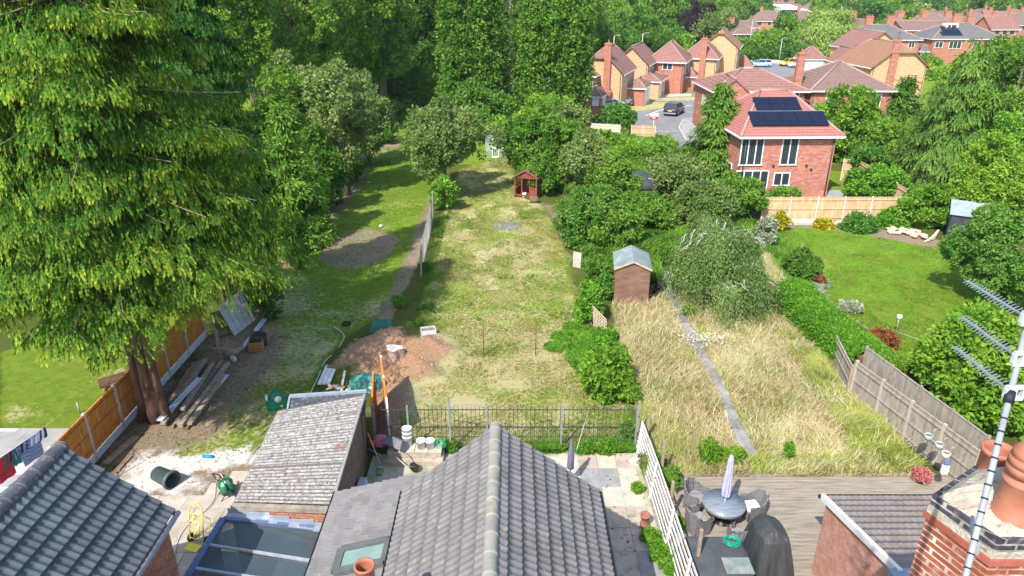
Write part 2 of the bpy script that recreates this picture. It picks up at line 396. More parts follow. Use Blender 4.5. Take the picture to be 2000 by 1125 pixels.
def crown_weep(rg, Rr, H, z0, n, Lf, length=.55, wid=.35, limbs=34, skew=0.0):
    """arching limbs with curtains of hanging strands; returns the limb lines"""
    lines = []; ns = n // 20; per = ns // limbs; Pt = []; Ot = []; Ll = []; Cc = []
    for i in range(limbs):
        a = 6.283 * (i + rg.rand() * .9) / limbs * 1.0 + rg.normal() * .2; r = Rr * (.45 + .6 * rg.rand()) ; zt = z0 + H * (1.02 - .62 * (r / Rr / 1.05) ** 2.2) * (.86 + .18 * rg.rand()) if i % 3 else z0 + H * (.90 + .1 * rg.rand()) ; r = r * (.55 if i % 3 == 0 else 1)
        k = np.linspace(0, 1, 9); bend = rg.normal() * .25; rr = r * k ** .8; zz = z0 + H * .25 + (zt - z0 - H * .25) * np.sin(k * 1.9) / math.sin(1.57) * (1 - .12 * k); aa = a + bend * k; rr = rr * (1 + .14 * np.cos(aa)); zz = zz - skew * H * np.maximum(0, np.cos(aa)) * k
        ln = np.stack([np.cos(aa) * rr, np.sin(aa) * rr, zz], 1); lines.append(ln)
        kk = .3 + .7 * rg.rand(per) ** .8; idx = np.clip((kk * 8).astype(int), 0, 7); f = kk * 8 - idx
        P = ln[idx] * (1 - f)[:, None] + ln[idx + 1] * f[:, None]; side = np.array([-math.sin(a), math.cos(a), 0]); P = P + side * (rg.normal(size=per) * .11 * Rr)[:, None]; P[:, 2] += .04 * H * rg.rand(per)
        Pt.append(P); Ot.append(np.tile([math.cos(a), math.sin(a), 0], (per, 1))); Ll.append(H * length * (.25 + .75 * rg.rand(per)) * (.55 + .6 * rg.rand()) * np.clip(.35 + kk, 0, 1.2)); Cc.append(np.full(per, rg.rand()) * .6 + .4 * rg.rand(per))
    Pt = np.concatenate(Pt); Ot = np.concatenate(Ot); Ll = np.concatenate(Ll); Cc = np.concatenate(Cc); m = len(Pt); q = 20
    i = np.repeat(np.arange(m), q); k = np.tile(np.arange(q) / q, m); sway = rg.normal(size=(m, 3)) * .10; sway[:, 2] = 0
    P = Pt[i] + Ot[i] * (wid * .3 * np.sqrt(k) * Ll[i])[:, None] + sway[i] * (k * Ll[i])[:, None]; P[:, 2] -= k * Ll[i]; P += rg.normal(size=P.shape) * Lf * .5; ok = P[:, 2] > .1; P = P[ok]; i = i[ok]
    D = unit(np.array([0, 0, -1.0]) + rg.normal(size=P.shape) * .5 + Ot[i] * .3); Nn = unit(Ot[i] + rg.normal(size=P.shape) * .45 + [0, 0, .4]); l = Lf * (.6 + .8 * rg.rand(len(P)))
    V, C = leafquads(P, D, Nn, l, l * .42, np.clip(.5 * Cc[i] + .5 * rg.rand(len(P)), 0, 1), .1)
    return V, C, lines
def crown_fir(rg, Rr, H, z0, n, Lf, droop=.35, nb=None, hang=.6, env=None, curl=.25):
    """real branches leaving a trunk, each carrying hanging sprays; returns branch lines too"""
    nb = nb or 220; t = rg.rand(nb) ** 1.15 * .985
    ang = rg.rand(nb) * 6.283; e = env(t) if env else (1 - t) ** .85
    bl = Rr * e * (.58 + .52 * rg.rand(nb)) + .15
    w8 = bl / bl.sum(); m = 5; per = np.maximum(2, (n * w8 / m / 3).astype(int)); i = np.repeat(np.arange(nb), per)
    k = .22 + .8 * rg.rand(len(i)) ** .8
    d = np.stack([np.cos(ang), np.sin(ang)], 1); cb = rg.rand(nb); dr = droop * (.6 + .8 * rg.rand(nb))
    def pos(i, k):
        r = bl[i] * k; z = z0 + t[i] * H - dr[i] * bl[i] * k + curl * bl[i] * k * k
        return np.stack([d[i, 0] * r, d[i, 1] * r, z], 1)
    B = pos(i, k); side = np.stack([-d[i, 1], d[i, 0], 0 * k], 1)
    spread = (rg.rand(len(i)) * 2 - 1) * bl[i] * .34 * (1.1 - .55 * k)
    B = B + side * spread[:, None]; B[:, 2] -= np.abs(spread) * .35
    # spray = m chains of 3 leaves, going out and hanging
    j = np.repeat(np.arange(len(i)), m); cd = unit(np.stack([d[i[j], 0], d[i[j], 1], 0 * j], 1) * .55 + side[j] * (np.sign(spread[j]) * .35)[:, None] + rg.normal(size=(len(j), 3)) * .45 + np.array([0, 0, -hang]))
    P0 = B[j] + rg.normal(size=(len(j), 3)) * Lf * .6; cs = rg.rand(len(i))
    Vs = []; Cs = []; l = Lf * (.7 + .6 * rg.rand(len(j)))
    for q in range(3):
        Nn = unit(np.stack([d[i[j], 0], d[i[j], 1], .7 + 0 * j], 1) + rg.normal(size=(len(j), 3)) * .35)
        c = np.clip(-.06 + .30 * cb[i[j]] + .28 * cs[j] + .17 * q + .30 * rg.rand(len(j)) + .12 * (k[j] - .5), 0, 1)
        V, C = leafquads(P0, cd, Nn, l * 1.15, l * .5, c, .12); Vs.append(V); Cs.append(C)
        P0 = P0 + cd * l[:, None] * .8; cd = unit(cd + np.array([0, 0, -.35 * hang]) + rg.normal(size=cd.shape) * .12)
    V = np.concatenate(Vs); C = np.concatenate(Cs); V[:, 2] = np.maximum(V[:, 2], .03)
    lines = []
    for b in range(nb):
        kk = np.linspace(0, 1, 6); lines.append(pos(np.full(6, b), kk))
    return V, C, lines, bl
def trunk_mb(rg, H, r0, targets, lean=(0, 0), nlimb=8, top=None):
    mb = MB(); pts = []; top = top or H
    for k in range(6):
        t = k / 5; pts.append((lean[0] * t + rg.normal() * .04 * H * t * .3, lean[1] * t + rg.normal() * .04 * H * t * .3, -.1 + top * t))
    mb.tube(pts, [r0 * 1.35, r0, r0 * .85, r0 * .66, r0 * .42, r0 * .12], 9)
    idx = rg.permutation(len(targets))[:nlimb]
    for i in idx:
        q = targets[i]; t = min(.9, max(.15, q[2] / top * .65)); k = t * 5; a = int(k); f = k - a
        p = Vector(pts[a]).lerp(Vector(pts[min(5, a + 1)]), f); q = Vector(q); mid = p.lerp(q, .5) + Vector((0, 0, -.04 * H))
        mb.tube([p, mid, q], [r0 * .4 * (1 - t * .5), r0 * .24, r0 * .07], 6)
    return mb
SEED = [11]
def plant(name, label, cat, px, Y, top, hw, sp='mid', shape='round', bot=None, base=None, n=None, Lpx=6.0, group=None, H=None, lean=(0, 0), pbark=None, kn=1.0, **kw):
    """a tree or bush: px = photo column, Y = metres ahead, top/bot = photo rows of the crown, hw = half width in photo px"""
    SEED[0] += 1; rg = np.random.RandomState(SEED[0])
    d = depth(Y, 4); Rr = hw * d / F_PX
    if H is None: H = GY(px, top, Y)[2]
    z0 = 0.0 if bot is None else max(0, GY(px, bot, Y)[2])
    H = max(H, z0 + .4); X = (px - 1000) / F_PX * depth(Y, (H + z0) / 2)
    Lf = Lpx * d / F_PX
    if n is None: n = int(min(70000, max(1500, kn * 2.6 * (hw * max(hw, min(1.2 * hw, (H - z0) * F_PX / d))) / 1.0)))
    root = thing(name, (X, Y, 0), label, cat, group)
    lines = None
    if shape == 'weep': V, C, lines = crown_weep(rg, Rr, H - z0, z0, n, Lf, **kw); tg = [l[3] for l in lines]
    elif shape == 'fir':
        V, C, lines, bl = crown_fir(rg, Rr, H - z0, z0, n, Lf, **kw); tg = []
    else: V, C, tg = crown_blob(rg, Rr, H - z0, z0, n, Lf, shape, **kw)
    npmesh('crown' if cat == 'tree' else 'foliage', V, quads(len(V) // 4), GR[sp], C, parent=root)
    if shape == 'fir':
        mb = MB(); r0 = .018 * H + .05
        mb.tube([(0, 0, -.1), (0, 0, H * .5), (0, 0, H * .98)], [r0 * 1.3, r0 * .7, .03], 9)
        for l in lines[::3]: mb.tube([tuple(q) for q in l], [r0 * .18 * (1 - .15 * q) for q in range(6)], 5, False)
    else: mb = trunk_mb(rg, H * .93, (.016 if cat == 'tree' else .012) * H + .04, tg, lean, 9 if cat == 'tree' else 5)
    mb.build('trunk' if cat == 'tree' else 'stem', pbark or bark, root)
    if shape == 'weep':
        mb = MB()
        for l in lines: mb.tube([tuple(q) for q in l], [.055 * H / 5 * (1 - .1 * k) for k in range(9)], 5, False)
        mb.build('limbs', barkp, root)
    return root
# ================================================================ GROUND
def PW(pts): return [G(*p)[:2] for p in pts]
Z_LAWN_L = PW([(330, 850), (420, 760), (500, 620), (560, 520), (600, 430), (690, 330), (740, 283), (800, 275), (850, 330), (843, 400), (820, 480), (790, 560), (745, 620), (690, 650), (640, 700), (600, 770), (560, 830), (490, 890), (430, 905), (350, 905)])
Z_LAWN_M = PW([(800, 860), (770, 770), (850, 700), (820, 600), (850, 500), (860, 420), (900, 330), (1000, 300), (1010, 380), (1060, 400), (1110, 500), (1130, 600), (1160, 700), (1225, 760), (1240, 885), (1000, 890)])
Z_DRY = PW([(1190, 600), (1270, 590), (1330, 560), (1500, 500), (1540, 560), (1570, 640), (1680, 760), (1810, 935), (1290, 935), (1250, 850), (1230, 740)])
Z_LAWN_R = PW([(1510, 455), (1560, 440), (1620, 445), (1700, 460), (1800, 480), (1860, 480), (1960, 560), (1990, 640), (1890, 720), (1760, 740), (1640, 620), (1560, 520)])
Z_LAWN_N = PW([(0, 1000), (0, 690), (150, 640), (400, 570), (390, 665), (330, 725), (270, 790), (190, 845), (0, 845)])
Z_LAWN_H = PW([(1600, 330), (1700, 340), (1700, 390), (1600, 388)])
Z_CIRC = PW([(625, 505), (640, 475), (675, 452), (720, 447), (765, 455), (778, 470), (760, 495), (735, 513), (690, 523), (640, 520)])
Z_SOILP = PW([(175, 915), (230, 860), (300, 760), (370, 690), (440, 640), (560, 560), (600, 480), (690, 400), (740, 300), (700, 330), (600, 420), (540, 520), (530, 600), (560, 640), (560, 700), (500, 780), (440, 850), (350, 890), (260, 915)])
Z_DIRT = PW([(642, 722), (668, 700), (690, 668), (735, 660), (775, 645), (820, 668), (850, 662), (892, 684), (868, 706), (850, 730), (800, 755), (790, 800), (770, 870), (735, 870), (725, 760), (700, 720)])
Z_STRIP = PW([(1130, 690), (1125, 640), (1160, 620), (1165, 690)])
Z_BED1 = PW([(1040, 390), (1100, 400), (1130, 520), (1150, 600), (1120, 600), (1090, 490)])
Z_PATH1 = PW([(855, 345), (868, 352), (846, 400), (832, 460), (812, 520), (782, 575), (770, 625), (733, 625), (760, 575), (785, 520), (805, 470), (825, 420), (838, 380)])
Z_YARD = PW([(200, 1000), (200, 930), (260, 905), (350, 900), (430, 905), (500, 880), (520, 900), (480, 1000)])
Z_WHITE = PW([(240, 905), (290, 882), (330, 880), (400, 890), (440, 875), (520, 870), (500, 905), (420, 915), (380, 925), (400, 955), (330, 975), (240, 960), (225, 930)])
Z_WH2 = PW([(385, 840), (440, 760), (500, 755), (450, 830)])
Z_EDGE = PW([(690, 330), (735, 285), (790, 272), (800, 285), (740, 295), (700, 340), (670, 390), (620, 440), (600, 430), (640, 380)])
Z_GRAV = PW([(1520, 445), (1560, 430), (1700, 445), (1840, 470), (1830, 485), (1700, 462), (1600, 447)])
Z_BEDR = PW([(1580, 560), (1640, 600), (1700, 660), (1760, 740), (1800, 790), (1770, 760), (1700, 700), (1600, 610)])

def heap_z(X, Y):
    ja = (vnoise(X, Y, .9, 5) - .5) * .8; red = np.clip(sdist(X, Y, Z_DIRT) / .8 * .5 + .5 + ja * .8, 0, 1)
    g = lambda px, py, r: np.exp(-((X - G(px, py)[0]) ** 2 + (Y - G(px, py)[1]) ** 2) / r)
    Z = red * (.10 + .34 * vnoise(X, Y, .8, 3) + .3 * g(700, 690, 1.2) + .3 * g(800, 680, 2.5) + .2 * g(760, 665, .8))
    Z = Z + (vnoise(X, Y, 1.5, 41) - .5) * .05 * ((X > -34) & (X < 36) & (Y < 62) & (Y > 14.5))
    return Z - .12 * g(750, 760, .5)
def build_ground():
    xs = np.unique(np.concatenate([[-3000, -1500, -800, -500, -300, -200, -140, -100, -70, -50, -38], np.arange(-30, -19, .5), np.arange(-19, 30, .16), np.arange(30, 46, .6), [50, 60, 80, 110, 150, 220, 350, 600, 1000, 2000, 3000]]))
    ys = np.unique(np.concatenate([[-400, -100, -30, -5, 2, 8], np.arange(10, 60, .16), np.arange(60, 90, .5), [95, 100, 110, 120, 140, 160, 200, 260, 350, 500, 800, 1300, 2200, 5000]]))
    X, Y = np.meshgrid(xs, ys, indexing='ij')
    ja = (vnoise(X, Y, .9, 5) - .5) * .8
    def mk(z, s=.35): return np.clip(sdist(X, Y, z) / s * .5 + .5 + ja * .8, 0, 1)
    lawnL, lawnM, dry, lawnR, lawnN, lawnH = (mk(z) for z in (Z_LAWN_L, Z_LAWN_M, Z_DRY, Z_LAWN_R, Z_LAWN_N, Z_LAWN_H))
    dirt = np.maximum.reduce([mk(Z_CIRC, .3), mk(Z_SOILP, 1.2) * .85, mk(Z_DIRT, .7), mk(Z_STRIP, .4), mk(Z_PATH1, .3), mk(Z_EDGE, .6) * .9, mk(Z_GRAV, .4), mk(Z_BEDR, .5), mk(Z_BED1, 1.0) * .6, mk(Z_YARD, .4)])
    n1 = vnoise(X, Y, 2.6, 31); n2 = vnoise(X, Y, .8, 77)
    wear = np.clip((n1 - .42) * 3.2, 0, 1) * .5 + np.clip((n2 - .5) * 3, 0, 1) * .35
    strw = np.zeros_like(X)
    for z, a, b in ((lawnL, .20, .40), (lawnM, .42, .50), (lawnR, .10, .46), (lawnN, .15, .5), (lawnH, 0, .2)): strw = np.maximum(strw, z * (a + b * wear))
    strw = np.maximum(strw, dry * .95)
    strw = np.maximum(strw, lawnL * np.clip((40 - Y) / 9, 0, 1) * (.40 + .45 * wear))
    white = np.maximum(mk(Z_WHITE, .8), .55 * mk(Z_WH2, 1.4)) * np.clip(.35 + 1.1 * vnoise(X, Y, .5, 9), 0, 1)
    red = mk(Z_DIRT, .8)
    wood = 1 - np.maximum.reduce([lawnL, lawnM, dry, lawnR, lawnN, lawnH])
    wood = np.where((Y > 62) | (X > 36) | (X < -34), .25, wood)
    Z = heap_z(X, Y)
    nx, ny = len(xs), len(ys)
    I = (np.arange(nx - 1)[:, None] * ny + np.arange(ny - 1)[None, :]).ravel()
    Fq = np.stack([I, I + ny, I + ny + 1, I + 1], 1)
    V = np.stack([X.ravel(), Y.ravel(), Z.ravel()], 1)
    m, n, o = nodes('ground')
    tc = N(n, 'ShaderNodeNewGeometry').outputs['Position']
    def at(k): a = N(n, 'ShaderNodeAttribute'); a.attribute_name = k; return a.outputs['Fac']
    def brk(a, s, k=.7):       # mask with an edge broken up by fine noise
        f = mth(n, 'ADD', a, mth(n, 'MULTIPLY', mth(n, 'SUBTRACT', noise(n, tc, s, 4, .7), .5), k))
        return ramp(n, f, [(.38, (0, 0, 0)), (.62, (1, 1, 1))])
    fine = noise(n, tc, 22, 4, .8); mid = noise(n, tc, 2.2, 4, .65); pat = noise(n, tc, .55, 3, .6)
    green = mixc(n, ramp(n, fine, [(.35, (0, 0, 0)), (.65, (1, 1, 1))]), (.085, .15, .012), (.20, .31, .024))
    green = mixc(n, mth(n, 'MULTIPLY', ramp(n, mid, [(.4, (0, 0, 0)), (.65, (1, 1, 1))]), .55), green, (.29, .34, .045))
    straw = mixc(n, ramp(n, fine, [(.33, (0, 0, 0)), (.66, (1, 1, 1))]), (.38, .32, .13), (.66, .58, .32))
    grass = mixc(n, brk(at('straw'), 5, 1.15), green, straw)
    soil = mixc(n, ramp(n, noise(n, tc, 7, 5, .75), [(.3, (0, 0, 0)), (.7, (1, 1, 1))]), (.19, .135, .09), (.44, .34, .23))
    rsoil = mixc(n, ramp(n, noise(n, tc, 9, 5, .8), [(.3, (0, 0, 0)), (.7, (1, 1, 1))]), (.27, .135, .07), (.66, .40, .225))
    soil = mixc(n, at('red'), soil, rsoil)
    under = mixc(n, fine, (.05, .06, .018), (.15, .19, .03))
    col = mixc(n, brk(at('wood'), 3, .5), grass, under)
    col = mixc(n, brk(at('dirt'), 4, .75), col, soil)
    col = mixc(n, brk(at('white'), 6, .5), col, (.78, .74, .68))
    hb = mth(n, 'ADD', mth(n, 'MULTIPLY', fine, .6), noise(n, tc, 60, 3, .8))
    bsdf(n, o, col, .95, .1, 0, bump(n, hb, .9, .05))
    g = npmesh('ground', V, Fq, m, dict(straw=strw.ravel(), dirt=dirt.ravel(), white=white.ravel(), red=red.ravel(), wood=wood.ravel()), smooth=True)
    tag(g, 'garden ground of lawns, dry grass and bare soil', None, None, 'structure')
    return g
build_ground()

# loose surfaces (4 mm steps above the ground)
slabm = mnoise('paving_slab', (.33, .265, .21), (.52, .44, .36), 2.5, .9, .3, spots=(.25, .22, .18), spotscale=3)
slabg = mnoise('paving_grey', (.22, .21, .21), (.36, .35, .34), 2.5, .9, .3)
conc = mnoise('concrete', (.33, .28, .23), (.52, .46, .39), 1.3, .92, .3, spots=(.66, .62, .56), spotscale=1.1)
asph = mnoise('asphalt', (.17, .17, .18), (.26, .255, .26), .8, .9, .3, spots=(.3, .29, .29), spotscale=.4)
pavem = mnoise('pavement_grey', (.26, .25, .25), (.4, .39, .38), 1, .9, .3)
kerbm = mnoise('kerb_concrete', (.45, .43, .4), (.62, .6, .56), 2, .9, .2)
whitep = mplain('white_paint', (.78, .77, .74), .5, .4, 0, .08)
def sheet(name, poly, z, mat, label, th=.06):
    mb = MB(); mb.prism(poly, z - th, z); return tag(mb.build(name, mat), label, None, None, 'structure')
# concrete yard (left) with joints, patio (centre), far patio (left neighbour)
def slabs(name, x0, x1, y0, y1, sx, sy, mats, z, label, skip=lambda x, y: False, jit=.0, gap=.012, seed=3, rowoff=0):
    rg = random.Random(seed); mb = MB(); y = y0; r = 0
    while y < y1 - .05:
        x = x0 - (rowoff * sx * (r % 2)); 
        while x < x1 - .05:
            xa, xb = max(x0, x), min(x1, x + sx); yb = min(y1, y + sy)
            if xb - xa > .08 and not skip((xa + xb) / 2, (y + yb) / 2):
                mb.cm = rg.choice(range(len(mats))); zz = z + rg.uniform(-.004, .006)
                mb.box(((xa + xb) / 2, (y + yb) / 2, zz - .03), (xb - xa - gap, yb - y - gap, .06))
            x += sx
        y += sy; r += 1
    return tag(mb.build(name, mats), label, None, None, 'structure')
slabw = mnoise('paving_slab_pale', (.42, .37, .30), (.58, .52, .43), 3, .9, .3)
slabs('patio', 1.6, 4.15, 4, 19.5, .62, .92, [slabm, slabm, slabw, slabw, slabg], .04, 'weathered mixed slab patio', seed=8)
slabs('patio', -4.6, 1.6, 13.2, 18.9, .62, .62, [slabm, slabw], .04, 'slab yard behind the tiled wing', seed=5, skip=lambda x, y: y > 17.6 and x < 0.2)
sheet('mortar_bed', [(-4.7, 12.8), (4.25, 12.8), (4.25, 19.6), (-4.7, 19.6)], .02, mnoise('mortar_grey', (.22, .24, .10), (.55, .52, .44), 1.6, .95, .4), 'pale mortar and sand under the slabs')
sheet('mortar_bed', [(1.6, 3), (4.25, 3), (4.25, 12.8), (1.6, 12.8)], .02, MATS['mortar_grey'], 'pale mortar under the side passage slabs')
mb = MB(); rg = random.Random(2); yy = 9.0
concs = [conc, mnoise('concrete_b', (.36, .31, .255), (.55, .49, .41), 1.5, .92, .3)]
slabs('yard', -13.2, -7.15, 9.0, 19.0, .9, .6, concs, .03, 'worn concrete yard of flags beside the left roof', seed=21, gap=.014, rowoff=.5, skip=lambda x, y: y > 16.9 + (x + 12) * .42 + .25 * math.sin(x * 2.6))
slabs('patio', -24, -14.2, 10, 21.0, .9, .6, [pavem, mnoise('flag_pale', (.42, .41, .42), (.54, .53, .53), 2, .9, .2)], .04, 'grey paved patio of the left neighbour', seed=4, gap=.01, rowoff=.5)
slabd = mnoise('paving_dark', (.15, .145, .14), (.27, .26, .25), 2.5, .9, .4, spots=(.36, .33, .28), spotscale=5)
# dry garden path
def path_mb(pts, w_, z, mats, sl, gap, seed=1):
    rg = random.Random(seed); mb = MB(); tot = 0
    P = [Vector((p[0], p[1], 0)) for p in pts]
    for i in range(len(P) - 1):
        d = P[i + 1] - P[i]; l = d.length; d.normalize(); k = max(1, int(l / sl)); n_ = Vector((-d.y, d.x, 0))
        for j in range(k):
            a = P[i] + d * (l * j / k + gap / 2); b = P[i] + d * (l * (j + 1) / k - gap / 2); mb.cm = rg.choice(range(len(mats)))
            for (s0, s1) in ((-.5, rg.uniform(-.1, .15)), (None, .5)):
                if s0 is None: s0 = last + .03
                last = s1; q = [a + n_ * w_ * s0, b + n_ * w_ * s0, b + n_ * w_ * s1, a + n_ * w_ * s1]
                mb.prism([(v.x, v.y) for v in reversed(q)], z - .05, z + rg.uniform(0, .012))
    return mb
pp = [G(*p) for p in [(1487, 935), (1440, 840), (1400, 750), (1362, 680), (1325, 610), (1300, 560), (1295, 530)]]
tag(path_mb(pp, .52, .03, [slabd, slabg], .6, .04, 3).build('path', [slabd, slabg]), 'dull grey slab path through the dry grass', None, None, 'structure')
sheet('path_bed', [(p[0] + s * .32, p[1]) for s in (-1,) for p in pp] + [(p[0] + .32, p[1]) for p in reversed(pp)], .012, kerbm, 'pale sand under the slab path', .03)
# road, pavement, lanes
rd = PW([(1100, 300), (1150, 262), (1190, 222), (1222, 208), (1290, 186), (1420, 178), (1420, 232), (1362, 232), (1335, 236), (1328, 250), (1345, 280), (1365, 310), (1240, 330)])
sheet('road', rd, .02, asph, 'grey asphalt of the cul-de-sac')
pv = PW([(1362, 232), (1336, 236), (1328, 250), (1345, 280), (1365, 310), (1440, 310), (1440, 232)])
sheet('pavement', pv, .12, pavem, 'grey pavement beside the solar house', .12)
kb = [G(*p) for p in [(1362, 231), (1335, 235), (1326, 250), (1343, 280), (1363, 310)]]
mb = MB()
for a, b in zip(kb, kb[1:]): mb.bar((a[0], a[1], .065), (b[0], b[1], .065), .14, .14)
tag(mb.build('kerb', kerbm), 'pale kerb round the pavement', None, None, 'structure')
mb = MB(); q = [G(*p) for p in [(1262, 226), (1285, 217), (1310, 210), (1350, 206)]]
for a, b in zip(q, q[1:]): mb.bar((a[0], a[1], .03), (b[0], b[1], .03), .16, .02)
tag(mb.build('road_marking', whitep), 'pale worn line across the road junction', None, None, 'structure')
verge = mnoise('verge_dry_grass', (.30, .27, .09), (.52, .47, .22), 1.5, .95, .6, spots=(.16, .22, .05), spotscale=1.2)
sheet('verge', PW([(1222, 218), (1225, 207), (1262, 198), (1325, 203), (1300, 210), (1262, 216)]), .03, verge, 'dried front lawn strip by the yellow house')
sheet('verge', PW([(1268, 197), (1280, 192), (1420, 188), (1420, 195), (1300, 197)]), .035, verge, 'dried lawn strip past the driveway')
sheet('driveway', PW([(1285, 190), (1300, 184), (1350, 183), (1350, 188)]), .04, slabw, 'pale pink gravel drive')
sheet('road', PW([(1430, 146), (1440, 121), (1500, 118), (1570, 121), (1640, 126), (1650, 140), (1600, 155)]), .02, asph, 'far lane with the parked cars')
sheet('pavement', PW([(1440, 124), (1445, 119), (1530, 117), (1560, 120), (1560, 123), (1500, 124)]), .06, kerbm, 'pale pavement along the far lane', .06)
sheet('path', PW([(1570, 388), (1600, 372), (1640, 372), (1655, 390)]), .03, pavem, 'grey slab path round the solar house')
sheet('driveway', PW([(1120, 250), (1150, 232), (1225, 228), (1215, 250), (1150, 262)]), .03, mnoise('tarmac_dark', (.05, .05, .055), (.09, .09, .1), 1, .9, .3), 'dark tarmac drive behind the low wall')
# deck
deckm = mnoise('deck_board', (.20, .165, .12), (.38, .335, .27), 1.2, .85, .4, stretch=(1, 9, 1), spots=(.2, .155, .09), spotscale=1.0)
mb = MB(); y = 8.0
while y < 18.3:
    mb.box((9.2, y, .0), (9.9 + (.0), .135, .06)); y += .142
mb.box((9.2, 13.2, -.03), (9.9, 10.4, .02))
tag(mb.build('deck', deckm), 'weathered timber deck with boards across', None, None, 'structure')
mb = MB(); mb.box((9.2, 18.36, .02), (9.9, .06, .14)); mb.build('deck_edge', deckm)['kind'] = 'structure'
# round: the dark stretch of distant land
# ================================================================ NEAR BUILDINGS
brick_o = mbrick('brick_orange', (.50, .18, .085), (.36, .13, .075), (.52, .45, .38))
brick_r = mbrick('brick_red', (.66, .33, .24), (.42, .17, .12), (.68, .52, .44))
brick_br = mbrick('brick_brown', (.20, .12, .085), (.13, .08, .06), (.26, .21, .17))
lead = mnoise('lead_flashing', (.22, .27, .33), (.34, .39, .45), 3, .7, .2, spots=(.46, .5, .53), spotscale=2)
gutm = mplain('black_plastic', (.02, .02, .025), .4)
grayp = mplain('grey_plastic', (.5, .52, .56), .4)
def attr_mat(name, dark, mid, light, rough=.75, bumps=.3, spots=None, spec=.3, ss=6):
    m, n, o = nodes(name)
    a = N(n, 'ShaderNodeAttribute'); a.attribute_name = 'c'
    tc = N(n, 'ShaderNodeTexCoord').outputs['Object']
    f = mth(n, 'ADD', mth(n, 'MULTIPLY', a.outputs['Fac'], .28), mth(n, 'MULTIPLY', noise(n, tc, 2.5, 6, .75), .72))
    col = ramp(n, f, [(.25, dark), (.5, mid), (.75, light)])
    g2 = noise(n, tc, .9, 4, .7)
    col = mixc(n, mth(n, 'MULTIPLY', ramp(n, g2, [(.45, (0, 0, 0)), (.7, (1, 1, 1))]), .35), col, tuple(x * .62 for x in dark))
    if spots:
        col = mixc(n, mth(n, 'MULTIPLY', ramp(n, noise(n, tc, ss, 5, .8), [(.56, (0, 0, 0)), (.66, (1, 1, 1))]), .7), col, spots)
    bsdf(n, o, col, rough, spec, 0, bump(n, noise(n, tc, 40, 3, .7), bumps, .006)); return m
def tiled(name, parent, A, B, C, D, gauge, wave, amp, step, mat, seed=1, rnd=.0):
    """A,B ridge ends, C,D eave ends (A above D, B above C)"""
    A, B, C, D = map(lambda q: np.array(q, float), (A, B, C, D)); rg = np.random.RandomState(seed)
    ru = B - A; Lu = np.linalg.norm(ru); dn = D - A; Lt = np.linalg.norm(dn); nrm = np.cross(ru, dn); nrm /= np.linalg.norm(nrm)
    if nrm[2] < 0: nrm = -nrm
    nw = int(round(Lu / wave)); us = np.linspace(0, 1, nw * 10 + 1)
    nc = int(round(Lt / gauge)); ts = []; hs = []; cs_ = []
    for k in range(nc):
        for f in (0.0, .5, .93, .999): ts.append((k + f) / nc); hs.append(step * min(1, f) if f < .99 else step); cs_.append(k)
        hs[-1] = step * .97; hs[-4] = 0.0
    ts.append(1.0); hs.append(step * .9); cs_.append(nc - 1); ts = np.array(ts); hs = np.array(hs); cs_ = np.array(cs_)
    U, Tt = np.meshgrid(us, ts, indexing='ij'); ph = U * nw
    w_ = (.5 + .5 * np.cos(2 * np.pi * ph)) ** 1.4 * amp
    tile = rg.rand(nw // 2 + 2, nc + 1); tj = tile[(np.floor(ph / 2 + .25)).astype(int), np.broadcast_to(cs_[None, :], U.shape)]
    h = w_ + hs[None, :] + (tj - .5) * rnd
    E_ = D - A; V = A + U[..., None] * ((B - A)[None, None] * (1 - Tt[..., None]) + (C - D)[None, None] * Tt[..., None]) + Tt[..., None] * E_ + h[..., None] * nrm
    nu, ntt = U.shape; I = (np.arange(nu - 1)[:, None] * ntt + np.arange(ntt - 1)[None, :]).ravel()
    Fq = np.stack([I, I + 1, I + ntt + 1, I + ntt], 1)
    if np.cross(V[0, 1] - V[0, 0], V[1, 0] - V[0, 0])[2] < 0: Fq = Fq[:, ::-1]
    return npmesh(name, V.reshape(-1, 3) - np.array(parent.location), Fq, mat, tj.ravel(), parent=parent)
tile_c = attr_mat('tile_mauve_grey', (.16, .146, .142), (.20, .185, .18), (.24, .22, .21), spots=(.34, .30, .20), ss=5)
tile_l = attr_mat('tile_slate_blue', (.060, .072, .088), (.085, .10, .12), (.11, .13, .15), .6, .2, spec=.35)
slate_m = attr_mat('slate_grey', (.18, .17, .168), (.225, .212, .208), (.27, .255, .25), spots=(.33, .31, .26), ss=4)
ridge_c = mnoise('ridge_tile_grey', (.23, .22, .19), (.33, .315, .275), 2, .85, .4, spots=(.38, .35, .25), spotscale=3)
ridge_l = mnoise('ridge_tile_dark', (.07, .07, .085), (.12, .115, .13), 2, .6, .3, spots=(.3, .29, .28), spotscale=12)
def ridge_tiles(x, y0, y1, z, r, mat, parent, pitch=.45, drop=.5):
    k = int(abs(y1 - y0) / pitch); s = 1 if y1 > y0 else -1; mb = MB()
    for i in range(k + 1):
        a = y0 + s * i * pitch; b = a + s * (pitch + .03); 
        if s * b > s * y1: b = y1
        if abs(b - a) < .05: continue
        vs = []; n = 12
        for (yy, rr) in ((a, r * 1.0), (a, r * 1.03), (a + s * .07, r * 1.03), (a + s * .08, r), (b, r * .98)):
            for j in range(n + 1):
                t = math.pi * (j / n); vs.append((x + rr * math.cos(t) * 1.05, yy, z - r * drop + rr * math.sin(t)))
        fs = []
        for q in range(4):
            for j in range(n): fs.append((q * 13 + j, q * 13 + j + 1, q * 13 + 14 + j, q * 13 + 13 + j))
        mb.add(vs, fs, True)
    mb.lathe([(0.001, 0), (r * .9, 0), (r * .98, .04)], (x, y1, z - r * drop), 16, 'y')
    return mb.build('ridge_tiles', mat, parent, True)

